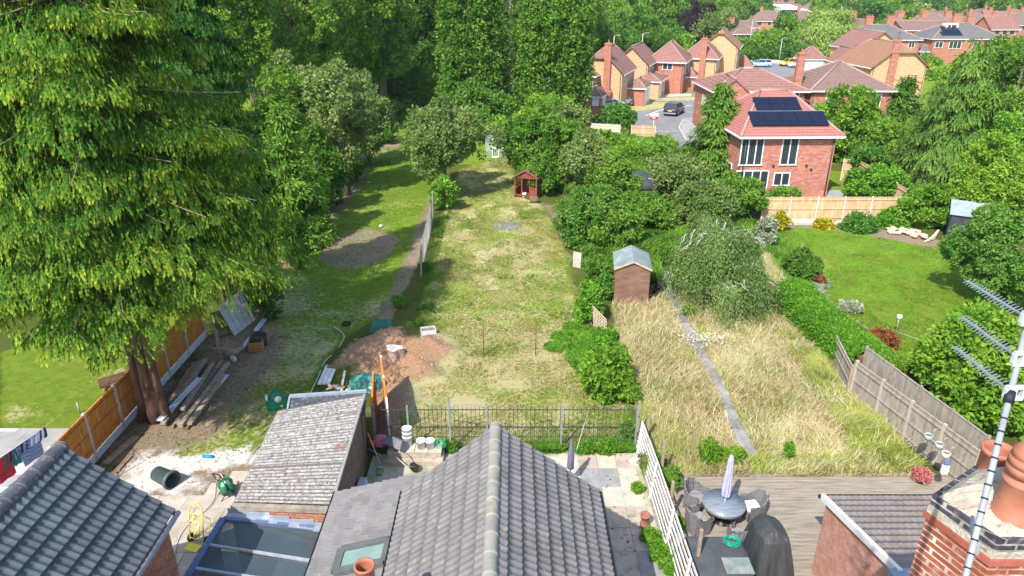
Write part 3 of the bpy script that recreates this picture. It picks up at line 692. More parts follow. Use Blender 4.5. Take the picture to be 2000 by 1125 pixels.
# ---- centre wing
ch = thing('terraced_house', (-.3, 8.0, 0), 'brick house wing with mauve grey tiled gable roof and rounded ridge', 'house')
RZ, EZ, XR, XL, XM, YE = 5.8, 4.04, 1.95, -2.48, -.36, 12.72
mb = MB(); x0, x1 = XL + .12, XR - .12
mb.box(((x0 + x1) / 2, (YE - .15 + 3) / 2, EZ / 2 - .1), (x1 - x0, YE - .15 - 3, EZ - .1))
mb.add([(x0, YE - .15, EZ - .16), (x1, YE - .15, EZ - .16), (XM, YE - .15, RZ - .2), (x0, 3, EZ - .16), (x1, 3, EZ - .16), (XM, 3, RZ - .2)], [(0, 2, 1), (3, 4, 5), (0, 3, 5, 2), (1, 2, 5, 4)])
mb.build('wall', brick_o, ch, True)
tiled('roof_tiles', ch, (XM, 3, RZ), (XM, YE, RZ), (XR, YE, EZ), (XR, 3, EZ), .335, .165, .021, .050, tile_c, 2, .003)
tiled('roof_tiles', ch, (XM, 3, RZ), (XM, YE, RZ), (XL, YE, EZ), (XL, 3, EZ), .335, .165, .017, .022, tile_c, 3, .003)
ridge_tiles(XM, 3.1, YE + .02, RZ + .02, .122, ridge_c, ch)
mb = MB()   # verge undercloak + fascia + gutters
mb.bar((XM, YE, RZ - .06), (XR, YE, EZ - .06), .05, .10); mb.bar((XM, YE, RZ - .06), (XL, YE, EZ - .06), .05, .10)
mb.build('verge_trim', lead, ch, True)
mb = MB(); mb.tube([(XR + .05, 3, EZ - .05), (XR + .05, YE, EZ - .05)], .055, 8); mb.tube([(XL - .03, 3, EZ - .06), (XL - .03, YE + .05, EZ - .06)], .045, 8); mb.build('gutter', gutm, ch, True)
# slate lean-to, its plane falls to the left
LA = lambda x: 3.0 + (x + 4.35) * .27      # height of the plane at x
SY1 = 13.95
mb = MB(); mb.box((-3.3, (SY1 - .15 + 3) / 2, 1.42), (1.9, SY1 - .15 - 3, 2.84)); mb.slab([(-4.3, 3, LA(-4.3) - .03), (-1.2, 3, LA(-1.2) - .03), (-1.2, SY1 - .05, LA(-1.2) - .03), (-4.3, SY1 - .05, LA(-4.3) - .03)], .12)
mb.box((-1.85, SY1 - .2, 1.5), (1.0, .2, 3.0)); mb.build('wall', brick_o, ch, True)
rgs = np.random.RandomState(5); mb = MB(); cvals = []
y = 3.0; r = 0
import itertools
row = 0; x = -4.40
while x < -1.3:
    y = 3.0 - (.15 if row % 2 else 0)
    while y < SY1 - .02:
        xe = x + .27; yb = min(SY1 + rgs.uniform(-.015, .02), y + .30 - .012)
        ya = max(3.0, y); e = rgs.uniform(-.006, .008)
        q = [(x + rgs.uniform(-.008, .008), ya, LA(x) + .050 + e), (xe, ya, LA(xe) + .004), (xe, yb, LA(xe) + .004), (x + rgs.uniform(-.008, .008), yb, LA(x) + .050 + e)]
        if yb - ya > .05: mb.slab(q, .028); cvals += [rgs.rand()] * 8
        y += .30
    x += .20; row += 1
o = mb.build('slates', slate_m, ch, True); at = o.data.attributes.new('c', 'FLOAT', 'POINT'); at.data.foreach_set('value', np.array(cvals, np.float32))
mb = MB(); mb.tube([(-4.42, 3, LA(-4.4) - .03), (-4.42, SY1 + .03, LA(-4.4) - .03)], .05, 8); mb.build('gutter', gutm, ch, True)
mb = MB(); mb.bar((XL - .09, 3, LA(XL) + .07), (XL - .09, YE, LA(XL) + .07), .07, .05); mb.build('flashing', lead, ch, True)
# skylight in the slates
sk = MB(); a = (-3.42, 10.62); fr = [(-3.72, 11.08), (-2.66, 11.08), (-2.66, 11.72), (-3.72, 11.72)]
frm = mplain('skylight_frame', (.12, .13, .13), .5)
P3 = lambda x, y, dz: Vector((x, y, LA(x) + dz))
for (p, q) in (((0), (1)), ((1), (2)), ((2), (3)), ((3), (0))):
    A_, B_ = fr[p], fr[q]; sk.bar(P3(A_[0], A_[1], .08), P3(B_[0], B_[1], .08), .16, .15)
sko = sk.build('skylight', frm, ch, True)
mb = MB(); mb.slab([tuple(P3(x_, y_, .1)) for x_, y_ in ((-3.68, 11.12), (-2.70, 11.12), (-2.70, 11.68), (-3.68, 11.68))], .02)
mb.build('pane', mglass('skylight_glass', (.13, .19, .18), .1), sko, True)
# main body behind (below the frame)
mb = MB(); mb.box((-.2, .5, 2.8), (8.6, 5.0, 5.6)); mb.build('wall', brick_o, ch, True)
mb = MB(); mb.slab([(-4.6, 3.4, 5.5), (4.3, 3.4, 5.5), (4.3, .2, 7.9), (-4.6, .2, 7.9)], .15); mb.slab([(4.3, -3.0, 5.5), (-4.6, -3.0, 5.5), (-4.6, .2, 7.9), (4.3, .2, 7.9)], .15)
mb.build('roof', tile_c, ch, True)
# terracotta pot near the bottom edge, on a small stack
terra = mnoise('terracotta', (.34, .115, .065), (.50, .21, .13), 2.5, .6, .2, spec=.4)
soot = mplain('soot', (.03, .02, .018), .95)
def pot(root_loc, r, h, label, band=True, name='chimney_pot', hood=False):
    t = thing(name, root_loc, label, 'chimney pot')
    mb = MB(); pr = [(r * 1.16, 0), (r * 1.18, .05), (r * 1.05, .09), (r * .98, h * .5), (r * .92, h * .9), (r * 1.0, h * .92), (r * 1.02, h), (r * .86, h), (r * .80, h - .06), (r * .8, h * .35)]
    mb.lathe(pr, n=32); mb.build('pot_wall', terra, t)
    mb = MB(); mb.lathe([(.001, h * .4), (r * .8, h * .4)], n=24); mb.build('flue', soot, t); return t
t = thing('chimney_stack', (-2.26, 8.12, 0), 'small brick stack at the lower frame edge under one terracotta pot', 'chimney')
mb = MB(); mb.box((0, 0, 2.9), (.5, .5, 5.8)); mb.build('stack', brick_o, t)
pot((-2.26, 8.12, 5.8), .155, .62, 'single terracotta chimney pot rising in front of the skylight')

# ---- left house wing
lh = thing('terraced_house', (-9.4, 8.0, 0), 'left brick wing under dark slate blue rolled tiles with a round ridge', 'house')
lx, lz, lex, lez, ly = -9.38, 5.8, -7.33, 4.1, 11.98
tiled('roof_tiles', lh, (lx, 3, lz), (lx, ly, lz), (lex, ly, lez), (lex, 3, lez), .335, .165, .038, .05, tile_l, 12, .004)
tiled('roof_tiles', lh, (lx, 3, lz), (lx, ly, lz), (lx - 2.05, ly, lez), (lx - 2.05, 3, lez), .335, .165, .038, .05, tile_l, 13, .004)
ridge_tiles(lx, 3.1, ly + .02, lz + .03, .15, ridge_l, lh, .42)
mb = MB(); a, b = lx - 1.93, lex - .14
mb.box(((a + b) / 2, 7.4, lez / 2 - .1), (b - a, 8.9, lez - .1)); mb.add([(a, 11.85, lez - .16), (b, 11.85, lez - .16), (lx, 11.85, lz - .2), (a, 3, lez - .16), (b, 3, lez - .16), (lx, 3, lz - .2)], [(0, 2, 1), (3, 4, 5), (0, 3, 5, 2), (1, 2, 5, 4)])
mb.build('wall', brick_o, lh, True)
mb = MB(); mb.tube([(lex + .07, 3, lez - .05), (lex + .07, ly + .03, lez - .05)], .06, 8); mb.build('gutter', mplain('grey_gutter', (.32, .35, .4), .4), lh, True)
mb = MB(); mb.bar((lx, ly, lz - .05), (lex, ly, lez - .05), .04, .1); mb.bar((lx, ly, lz - .05), (lx - 2.05, ly, lez - .05), .04, .1); mb.build('verge_trim', ridge_l, lh, True)
mb = MB(); mb.box((-10.0, .5, 2.8), (9, 5.0, 5.6)); mb.build('wall', brick_o, lh, True)
mb = MB(); mb.slab([(-14.5, 3.4, 5.5), (-5.3, 3.4, 5.5), (-5.3, .2, 7.9), (-14.5, .2, 7.9)], .15); mb.slab([(-5.3, -3.0, 5.5), (-14.5, -3.0, 5.5), (-14.5, .2, 7.9), (-5.3, .2, 7.9)], .15); mb.build('roof', tile_l, lh, True)

# ---- corrugated outbuilding
ob = thing('outbuilding', (-6, 16.5, 0), 'brick outbuilding with speckled grey corrugated cement roof', 'outbuilding')
BL, BR, TR_, TL_ = G(458, 984, 2.3), G(647, 990, 2.4), G(712, 772, 2.4), G(545, 803, 2.3)
asb = None
m, n, o = nodes('corrugated_cement'); tc = N(n, 'ShaderNodeTexCoord').outputs['Object']
f = ramp(n, noise(n, tc, 8, 7, .9), [(.38, (.13, .12, .115)), (.48, (.28, .27, .255)), (.57, (.44, .425, .405)), (.68, (.66, .64, .61))])
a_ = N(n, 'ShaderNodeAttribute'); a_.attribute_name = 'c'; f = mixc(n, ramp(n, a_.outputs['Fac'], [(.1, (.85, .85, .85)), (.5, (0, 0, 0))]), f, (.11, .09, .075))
f = mixc(n, ramp(n, noise(n, tc, 11, 3, .8), [(.56, (0, 0, 0)), (.62, (1, 1, 1))]), f, (.13, .10, .08))
f = mixc(n, ramp(n, noise(n, tc, 1.1, 3, .6), [(.62, (0, 0, 0)), (.68, (.8, .8, .8))]), f, (.2, .11, .08))
bsdf(n, o, f, .95, .1, 0, bump(n, noise(n, tc, 25, 3, .8), .5, .02)); asb = m
def corr(parent, A, B, C, D, wave, amp, rows, mat, name='corrugated_sheets'):
    """quad A,B (near), C,D (far); ridges run from A to B side, stacked from near to far in rows"""
    A, B, C, D = map(np.array, (A, B, C, D)); L2 = np.linalg.norm(D - A); nt_ = int(L2 / wave) * 8 + 1
    t = np.linspace(0, 1, nt_); s = np.linspace(0, 1, 9); S, Tt = np.meshgrid(s, t, indexing='ij')
    V = (A * (1 - S[..., None]) + B * S[..., None]) * (1 - Tt[..., None]) + (D * (1 - S[..., None]) + C * S[..., None]) * Tt[..., None]
    fr_ = (Tt * rows) % 1.0
    V[..., 2] += amp * np.cos(Tt * L2 / wave * 2 * np.pi) + .05 * (fr_ < .03) + .004 * fr_
    V[..., 0] += .03 * vnoise(Tt * rows, S * 0, 1, 4) * (S * 2 - 1)
    nu, ntt = S.shape; I = (np.arange(nu - 1)[:, None] * ntt + np.arange(ntt - 1)[None, :]).ravel()
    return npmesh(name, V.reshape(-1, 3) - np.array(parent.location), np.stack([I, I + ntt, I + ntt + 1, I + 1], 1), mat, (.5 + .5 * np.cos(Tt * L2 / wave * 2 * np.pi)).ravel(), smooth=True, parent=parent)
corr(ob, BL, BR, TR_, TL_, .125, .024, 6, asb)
ins = .12
q = [(BL[0] + ins, BL[1] + .12), (BR[0] - .02, BR[1] + .12), (TR_[0] - .06, TR_[1] - .1), (TL_[0] + ins, TL_[1] - .1)]
mb = MB(); mb.prism(q, 0, [2.18, 2.28, 2.28, 2.18]); mb.build('wall', brick_br, ob, True)
mb = MB(); mb.prism([(BL[0] - .1, BL[1] - .1), (BR[0] + .0, BR[1] - .1), (BR[0] + .0, BR[1] + .1), (BL[0] - .1, BL[1] + .1)], 0, 2.2); mb.build('front_wall', brick_o, ob, True)
mb = MB(); mb.bar((BL[0] - .05, BL[1] - .06, 2.27), (BR[0] + .02, BR[1] - .06, 2.35), .14, .13); mb.build('coping', mnoise('mossy_mortar', (.2, .17, .13), (.42, .37, .3), 4, .95, .6), ob, True)
mb = MB(); mb.bar((BR[0], BR[1], 2.4), (TR_[0], TR_[1], 2.4), .07, .09); mb.bar((BL[0] - .03, BL[1], 2.25), (TL_[0] - .03, TL_[1], 2.25), .05, .07); mb.build('edge_trim', slabg, ob, True)
fb = thing('outbuilding', (-6, 20.2, 0), 'low flat felt roofed store behind the corrugated roof', 'outbuilding')
felt = mnoise('roof_felt', (.05, .055, .065), (.105, .11, .125), 2, .8, .3, spots=(.3, .3, .3), spotscale=7)
a1, a2, a3, a4 = G(563, 812, 2.1), G(716, 798, 2.1), G(716, 766, 2.1), G(566, 776, 2.1)
a1 = (a1[0], a1[1] - .3, 2.1); a2 = (a2[0], a2[1] - .3, 2.1)
mb = MB(); mb.slab([a1, a2, a3, a4], .08); mb.build('roof', felt, fb, True)
mb = MB(); mb.bar((a4[0], a4[1], 2.13), (a3[0], a3[1], 2.13), .1, .12); mb.bar(a4, a1, .06, .08); mb.build('roof_edge', lead, fb, True)
mb = MB(); mb.prism([(a1[0] + .1, a1[1]), (a2[0] - .1, a2[1]), (a3[0] - .1, a3[1] - .1), (a4[0] + .1, a4[1] - .1)], 0, 2.0); mb.build('wall', brick_br, fb, True)

# ---- conservatory with blue frame
cg = thing('conservatory', (-6, 12, 0), 'lean-to conservatory with blue edged glass roof panels', 'conservatory')
bluef = mplain('blue_frame', (.13, .17, .30), .35); greyf = mplain('glazing_bar', (.36, .40, .43), .4)
ZA = lambda x: 2.12 - (x + 7.4) * .13
cx0, cx1, cy0, cy1 = -7.75, -4.5, 8.0, 13.98
mb = MB()
def cp(x, y, dz=0): return (x, y, ZA(x) + dz)
mb.bar(cp(-7.35, cy1), cp(-7.62, cy0), .16, .12); mb.bar(cp(-7.35, cy1), cp(-4.5, cy1), .10, .12)
cfr = mb.build('roof_frame', bluef, cg, True)
bars = [13.98, 12.95, 12.2, 11.45, 10.7, 10.0, 9.3, 8.6]
mb = MB()
for yb in bars[1:]: mb.bar(cp(-7.45, yb + .12, .03), cp(-4.5, yb - .10, .03), .07, .05)
mb.build('glazing_bars', greyf, cg, True)
gl = mglass('roof_glass', (.05, .075, .085), .08, .62)
for i in range(len(bars) - 1):
    mb = MB(); mb.slab([cp(-7.45, bars[i + 1] + .15), cp(-4.5, bars[i + 1] - .07), cp(-4.5, bars[i] - .12), cp(-7.45, bars[i] + .02 if i else bars[i] - .06)], .012); mb.build('glass_pane', gl, cg, True)
mb = MB(); rg = random.Random(4); x = -7.3
while x < -4.6:
    wd = rg.uniform(.5, .65); xb = min(-4.5, x + wd)
    y_ = BL[1] - .165 + (BR[1] - BL[1]) * (x - BL[0]) / (BR[0] - BL[0])
    mb.bar((x, y_, ZA(x) + .10 - .02 * rg.random()), (xb - .01, y_, ZA(x) + .07), .02, .16)
    mb.bar((x, y_ - .08, ZA(x) + .05), (xb - .01, y_ - .08, ZA(xb) + .04), .14, .03); x += wd
mb.build('flashing', lead, cg, True)
mb = MB(); mb.box((-7.45, 11.0, 1.0), (.12, 5.3, 1.9)); mb.build('side_wall', mplain('upvc_blue_white', (.45, .5, .6), .4), cg, True)
mb = MB(); mb.box((-5.95, 11.0, .1), (2.9, 5.4, .06)); mb.build('floor', mplain('tile_floor', (.45, .42, .38), .7), cg, True)
mb = MB(); mb.box((-5.2, 12.6, .9), (1.0, .8, 1.6)); mb.build('cupboard', whitep, cg, True)

# ---- right neighbour's extension (brick, brown tiles, white verge) and the big chimney
rh = thing('house_extension', (9.6, 12.5, 0), 'brick single storey extension with brown tile roof and white verge board', 'house')
zf, zn, yf, yn, xa, xb = 2.5, 3.45, 14.4, 10.9, 8.05, 13.2
tile_b = attr_mat('tile_brown', (.22, .17, .145), (.28, .225, .19), (.33, .27, .23), spots=(.40, .33, .29), ss=7)
tiled('roof_tiles', rh, (xa, yn, zn), (xb, yn, zn), (xb, yf, zf), (xa, yf, zf), .3, .16, .010, .014, tile_b, 21, .002)
mb = MB(); mb.bar((xa - .03, yn, zn - .02), (xa - .03, yf, zf - .02), .10, .16); mb.build('verge_board', whitep, rh, True)
mb = MB(); mb.tube([(xa - .1, yf + .06, zf - .06), (xb, yf + .06, zf - .06)], .055, 8); mb.build('gutter', gutm, rh, True)
mb = MB(); mb.add([(xa + .04, yn, 0), (xa + .04, yf - .1, 0), (xa + .04, yf - .1, zf - .07), (xa + .04, yn, zn - .1), (xb, yn, 0), (xb, yf - .1, 0), (xb, yf - .1, zf - .07), (xb, yn, zn - .1)], [(0, 3, 2, 1), (4, 5, 6, 7), (1, 2, 6, 5), (0, 4, 7, 3), (3, 7, 6, 2)])
mb.build('wall', brick_r, rh, True)
mb = MB(); mb.box((8.75, 10.75, 3.42), (1.9, .5, .12)); mb.build('lead_roof', lead, rh, True)
mb = MB(); mb.box((9.4, 6.9, 2.75), (3.9, 7.2, 5.5)); mb.box((9.4, 0.5, 2.75), (9.8, 5.0, 5.5)); mb.build('wall', brick_r, rh, True)
for o_ in [c for c in rh.children if c.name.startswith('wall')][1:]: bpy.data.objects.remove(o_)
mb = MB(); mb.box((9.2, 0.5, 2.75), (9.5, 5.0, 5.5)); mb.build('wall', brick_r, rh, True)
mb = MB(); mb.slab([(4.4, 3.4, 5.5), (14, 3.4, 5.5), (14, .2, 7.9), (4.4, .2, 7.9)], .15); mb.slab([(14, -3.0, 5.5), (4.4, -3.0, 5.5), (4.4, .2, 7.9), (14, .2, 7.9)], .15); mb.build('roof', tile_b, rh, True)
# big chimney stack, close to the lens
brick_big = mbrick('brick_chimney', (.42, .115, .055), (.25, .075, .045), (.62, .55, .46), 1.0, ms=.012)
blueb = mbrick('brick_blue', (.045, .05, .065), (.09, .08, .10), (.55, .5, .42), 1.0, ms=.012)
redt = mnoise('red_brick_cap', (.27, .075, .05), (.40, .13, .09), 4, .7, .4)
flaun = mnoise('flaunching_mortar', (.32, .27, .20), (.58, .51, .42), 3.5, .95, 1.0, spots=(.25, .2, .15), spotscale=7, bd=.03)
cs = thing('chimney_stack', (5.0, 5.4, 0), 'large brick party wall chimney with blue brick band and rough mortar top', 'chimney')
def ply(off=0.0):
    off = off * .8      # plan outline, left corner skewed as in the photo
    return [(4.47 - off, 4.98 - off), (6.8, 4.98 - off), (6.8, 6.55 + off), (5.35 - off * .4, 6.42 + off), (4.22 - off, 5.70 + off)]
mb = MB(); mb.prism(ply(-.05), 4.5, 9.43); mb.build('stack', brick_big, cs, True)
mb = MB(); mb.prism(ply(-.05), 9.433, 9.505); mb.build('oversail', brick_big, cs, True)
mb = MB(); mb.prism(ply(-.02), 9.508, 9.582); mb.build('oversail', redt, cs, True)
mb = MB(); mb.prism(ply(-.04), 9.585, 9.66); mb.build('oversail', flaun, cs, True)
mb = MB(); mb.prism(ply(-.05), 9.663, 9.81); mb.build('blue_band', blueb, cs, True)
# mortar top, raised and rough
rgm = np.random.RandomState(3); poly = ply(-.10); cxm, cym = 5.4, 5.65; K = 40; Rn = 8; vs = []; fs = []
per = []
for i in range(5):
    a, b = poly[i], poly[(i + 1) % 5]
    for j in range(8): per.append((a[0] + (b[0] - a[0]) * j / 8, a[1] + (b[1] - a[1]) * j / 8))
for r_ in range(Rn):
    t_ = r_ / (Rn - 1)
    for (x, y) in per:
        vs.append((cxm + (x - cxm) * (1 - t_ * .97), cym + (y - cym) * (1 - t_ * .97), 9.81 + .16 * min(1, t_ * 2.2) + (rgm.rand() * .05 if r_ else 0)))
for r_ in range(Rn - 1):
    for j in range(K): fs.append((r_ * K + j, r_ * K + (j + 1) % K, (r_ + 1) * K + (j + 1) % K, (r_ + 1) * K + j))
mb = MB(); mb.add(vs, fs); mb.build('mortar_top', flaun, cs, True)
def potw(px, py_base, Yd, r, h, label, style):
    d = ray(px, py_base); t_ = Yd / d[1]; X, Z = d[0] * t_, CAM_H + d[2] * t_
    t = thing('chimney_pot', (X, Yd, Z), label, 'chimney pot')
    mb = MB()
    if style == 'tall': pr = [(r * 1.02, 0), (r * 1.0, h * .25), (r * .97, h * .9), (r * 1.06, h * .91), (r * 1.08, h * .95), (r * 1.06, h), (r * .93, h), (r * .88, h - .08), (r * .88, .05)]
    else: pr = [(r * 1.18, 0), (r * 1.2, .035), (r * 1.05, .07), (r * 1.02, h * .45), (r * 1.1, h * .47), (r * 1.1, h * .5), (r * .86, h * .53), (r * .84, h * .57), (r * 1.08, h * .59), (r * 1.1, h * .67), (r * .96, h * .685), (r * 1.08, h * .70), (r * 1.07, h * .77), (r * .93, h * .785), (r * 1.0, h * .80), (r * .98, h * .86), (r * .75, h * .92), (r * .42, h), (r * .33, h), (r * .33, h - .1)]
    mb.lathe(pr, n=40); mb.build('pot_wall', terra, t)
    mb = MB(); mb.lathe([(.001, h * .5), (r * .8 if style == 'tall' else r * .3, h * .5)], n=24); mb.build('flue', soot, t); return t
potw(1921, 968, 6.05, .150, .62, 'plain cylindrical terracotta chimney pot open at the top', 'tall')
potw(1978, 1005, 5.30, .168, .84, 'ribbed domed terracotta chimney pot at the right frame edge', 'ribbed')
# aerial mast with three aerials
alu = mnoise('mast_grey', (.24, .26, .28), (.36, .38, .40), 3, .4, .1, spec=.5)
alu2 = mplain('aerial_alloy', (.30, .33, .36), .35, .5, .3)
tape = mplain('black_tape', (.02, .02, .03), .6)
def atd(px, py, d_): r_ = ray(px, py); return Vector((r_[0] * d_, r_[1] * d_, CAM_H + r_[2] * d_))
ms = thing('aerial_mast', tuple(atd(1885, 1128, 4.75)), 'grey banded aerial mast strapped to the chimney', 'aerial mast')
m0, m1 = atd(1880, 1150, 4.70), atd(2012, 610, 5.05); dv = (m1 - m0)
mb = MB(); mb.tube([tuple(m0 - dv * .25), tuple(m0), tuple(m1)], .021, 12); mb.build('pole', alu, ms, True)
for k in range(13):
    mb = MB(); p = m0 + dv * (.02 + k * .048); q = p + dv.normalized() * .012; mb.tube([tuple(p), tuple(q)], .0235, 10); mb.build('tape_band', tape, ms, True)
cl = atd(1966, 790, 4.93); mb = MB(); mb.tube([tuple(m0.lerp(m1, .655)), tuple(m0.lerp(m1, .70))], .034, 10); mb.build('clamp', tape, ms, True)
mb = MB(); mb.bar(tuple(atd(1905, 1080, 4.8)), tuple(atd(1905, 1080, 4.8) + Vector((.2, .35, 0))), .04, .03); mb.build('bracket', alu, ms, True)
labs = ['topmost white boxed yagi aerial on the mast', 'middle yagi aerial between two others on the mast', 'lowest yagi aerial nearest the chimney pots']
for i, (pa, pb) in enumerate((((1998, 616), (1889, 549)), ((1982, 694), (1880, 620)), ((1966, 760), (1866, 678)))):
    a = atd(pa[0], pa[1], 5.0); ratio = (pa[0] - 1000) / (pb[0] - 1000)
    b = atd(pb[0], pb[1], 5.0 * ratio); b = Vector((a.x + (b.x - a.x) * 1.0, b.y, b.z))
    t = thing('aerial', tuple(a), labs[i], 'aerial', 'yagi aerials on the mast')
    mb = MB(); mb.bar(tuple(a), tuple(b), .014, .014); mb.build('boom', alu2, t, True)
    mb = MB(); K = 17
    for k in range(K):
        p = a.lerp(b, .12 + .88 * k / (K - 1)); wd = .055 * (1 - .35 * k / K); up = Vector((wd * .82, .0, wd * .42)); u2 = Vector((wd * .82, 0, -wd * .42))
        mb.bar(tuple(p - up), tuple(p + up), .005, .005); mb.bar(tuple(p - u2), tuple(p + u2), .005, .005)
    mb.build('directors', alu2, t, True)
    mb = MB(); c_ = a + Vector((.02, -.05, 0))
    for dz in (.045, -.045): mb.box((c_.x, c_.y, c_.z + dz), (.13, .035, .02))
    for dx in (-.06, .0, .06): mb.box((c_.x + dx, c_.y, c_.z), (.02, .035, .07))
    mb.build('reflector', mplain('aerial_white', (.55, .56, .57), .5), t, True)
# ================================================================ HOUSES FURTHER OFF
yb = mbrick('brick_buff', (.80, .50, .28), (.66, .38, .19), (.70, .50, .34))
rb = mbrick('brick_red_orange', (.56, .20, .12), (.42, .14, .09), (.52, .40, .33))
rb2 = mbrick('brick_new_red', (.70, .29, .20), (.24, .07, .05), (.55, .33, .26), 1.35)
t_red = mtile('roof_red_brown', (.38, .185, .155), (.31, .145, .125), .2, (.14, .06, .06), .5, (.42, .30, .22))
t_pink = mtile('roof_new_red', (.49, .195, .155), (.43, .165, .135), .145, (.25, .08, .07), .4)
t_brn = mtile('roof_dark_brown', (.30, .185, .16), (.24, .145, .13), .2, (.1, .06, .055), .5, (.36, .27, .18))
t_gry = mtile('roof_grey', (.20, .185, .185), (.15, .14, .145), .16, (.09, .08, .08), .3, (.3, .27, .22))
t_ora = mtile('roof_orange_brown', (.42, .21, .13), (.36, .17, .11), .16, (.15, .07, .05), .5, (.5, .36, .2))
ridgem = mplain('ridge_tile_pale', (.38, .24, .19), .85)
upvc = mplain('upvc_white', (.80, .80, .80), .35, .4, 0, .05)
wing = mglass('window_glass', (.022, .028, .035), .08)
darkw = mplain('dark_window_frame', (.05, .06, .08), .4)
solarm, n, o = nodes('solar_panel'); tc = N(n, 'ShaderNodeTexCoord').outputs['Object']
br = N(n, 'ShaderNodeTexBrick'); L(n, tc, br.inputs[0]); br.offset = 0
for k_, v_ in (('Color1', (.006, .008, .022, 1)), ('Color2', (.009, .011, .03, 1)), ('Mortar', (.02, .022, .045, 1))): br.inputs[k_].default_value = v_
br.inputs['Scale'].default_value = 1; br.inputs['Brick Width'].default_value = .17; br.inputs['Row Height'].default_value = .17; br.inputs['Mortar Size'].default_value = .006
bsdf(n, o, br.outputs[0], .12, .6)

def house(label, c, rz, W, D, eave, ridge, kind='hip', wall=yb, roof=t_red, wins=(), chims=(), name='house', cat='house', group=None, oh=.35, zc=None, doors=(), chimm=None, winf=None, ridge_len=None):
    h = thing(name, (c[0], c[1], 0), label, cat, group, rz)
    a, b = W / 2, D / 2
    mb = MB(); mb.box((0, 0, eave / 2 - .1), (W, D, eave + .2))
    A, B = a + oh, b + oh; zo = eave - oh * (ridge - eave) / max(.1, min(a, b))
    rm = MB(); rd_ = MB()
    if kind == 'hip':
        if W >= D or ridge_len: r = ridge_len / 2 if ridge_len else a - b * .95; P, Q = (-r, 0, ridge), (r, 0, ridge)
        else: r = b - a * .95; P, Q = (0, -r, ridge), (0, r, ridge)
        c0, c1, c2, c3 = (-A, -B, zo), (A, -B, zo), (A, B, zo), (-A, B, zo)
        if W >= D or ridge_len: fs = [[c0, c1, Q, P], [c1, c2, Q], [c2, c3, P, Q], [c3, c0, P]]; hl = [(c0, P), (c3, P), (c1, Q), (c2, Q), (P, Q)]
        else: fs = [[c0, c1, P], [c1, c2, Q, P], [c2, c3, Q], [c3, c0, P, Q]]; hl = [(c0, P), (c1, P), (c2, Q), (c3, Q), (P, Q)]
    elif kind == 'gx':   # ridge along x, gables left and right
        P, Q = (-A, 0, ridge), (A, 0, ridge); zo = eave - oh * (ridge - eave) / b
        fs = [[(-A, -B, zo), (A, -B, zo), Q, P], [(A, B, zo), (-A, B, zo), P, Q]]; hl = [(P, Q)]
        mb.add([(-a, -b, eave), (-a, b, eave), (-a, 0, ridge - .1), (a, -b, eave), (a, b, eave), (a, 0, ridge - .1)], [(0, 2, 1), (3, 4, 5), (0, 3, 5, 2), (1, 2, 5, 4)])
    elif kind == 'gy':
        P, Q = (0, -B, ridge), (0, B, ridge); zo = eave - oh * (ridge - eave) / a
        fs = [[(A, -B, zo), (A, B, zo), Q, P], [(-A, B, zo), (-A, -B, zo), P, Q]]; hl = [(P, Q)]
        mb.add([(-a, -b, eave), (a, -b, eave), (0, -b, ridge - .1), (-a, b, eave), (a, b, eave), (0, b, ridge - .1)], [(0, 1, 2), (3, 5, 4), (0, 2, 5, 3), (1, 4, 5, 2)])
    elif kind == 'half':  # ridge along y, gable ends clipped by a small hip at zc
        zc = zc or eave + .5 * (ridge - eave); f = (zc - eave) / (ridge - eave); wc = a * (1 - f); ins_ = wc * 1.0
        zo = eave - oh * (ridge - eave) / a
        P, Q = (0, -b + ins_, ridge), (0, b - ins_, ridge)
        e0, e1 = (-wc, -B, zc), (wc, -B, zc); g0, g1 = (-wc, B, zc), (wc, B, zc)
        fs = [[(A, -B, zo), (A, B, zo), g1, Q, P, e1], [(-A, B, zo), (-A, -B, zo), e0, P, Q, g0], [e0, e1, P], [g1, g0, Q]]
        hl = [(P, Q), (e0, P), (e1, P), (g0, Q), (g1, Q)]
        mb.add([(-a, -b, eave), (a, -b, eave), (wc, -b, zc - .08), (-wc, -b, zc - .08), (-a, b, eave), (a, b, eave), (wc, b, zc - .08), (-wc, b, zc - .08)], [(0, 1, 2, 3), (4, 7, 6, 5), (0, 3, 7, 4), (1, 5, 6, 2), (3, 2, 6, 7)])
    elif kind == 'mono':  # falls to the front
        fs = [[(-A, -B, zo), (A, -B, zo), (A, b, ridge), (-A, b, ridge)]]; hl = [((-A, b, ridge), (A, b, ridge))]
        mb.add([(-a, -b, eave), (a, -b, eave), (-a, b, ridge - .1), (a, b, ridge - .1), (-a, b, eave), (a, b, eave)], [(0, 2, 4), (1, 5, 3), (0, 1, 3, 2), (4, 2, 3, 5)])
    w_ = mb.build('wall', wall, h)
    for q in fs: rm.slab(q, .14)
    rr = rm.build('roof', roof, h)
    for p, q in hl: rd_.tube([p, q], .12, 6)
    rd_.build('ridge_tiles', ridgem, rr)
    mb = MB()
    for s in (-1, 1):
        if kind != 'mono' or s < 0:
            if kind in ('hip', 'gx', 'mono'): mb.box((0, s * (B + .02), zo - .1), (2 * A, .1, .14)); (kind == 'gx' and s < 0) and (mb.build('gutter', winf or upvc, h), setattr(mb, 'v', []), setattr(mb, 'f', []), setattr(mb, 'm', []), setattr(mb, 'sm', []))
        if kind in ('hip', 'gy', 'half'): mb.box((s * (A + .02), 0, zo - .1), (.1, 2 * B, .14))
    mb.build('gutter', winf or upvc, h)
    wf = winf or upvc
    if W > 4:
        for s in (-1, 1): m1 = MB(); m1.tube([(s * (a - .18), -b - .06, .1), (s * (a - .18), -b - .06, eave - .25)], .045, 6); m1.build('downpipe', darkw, h)
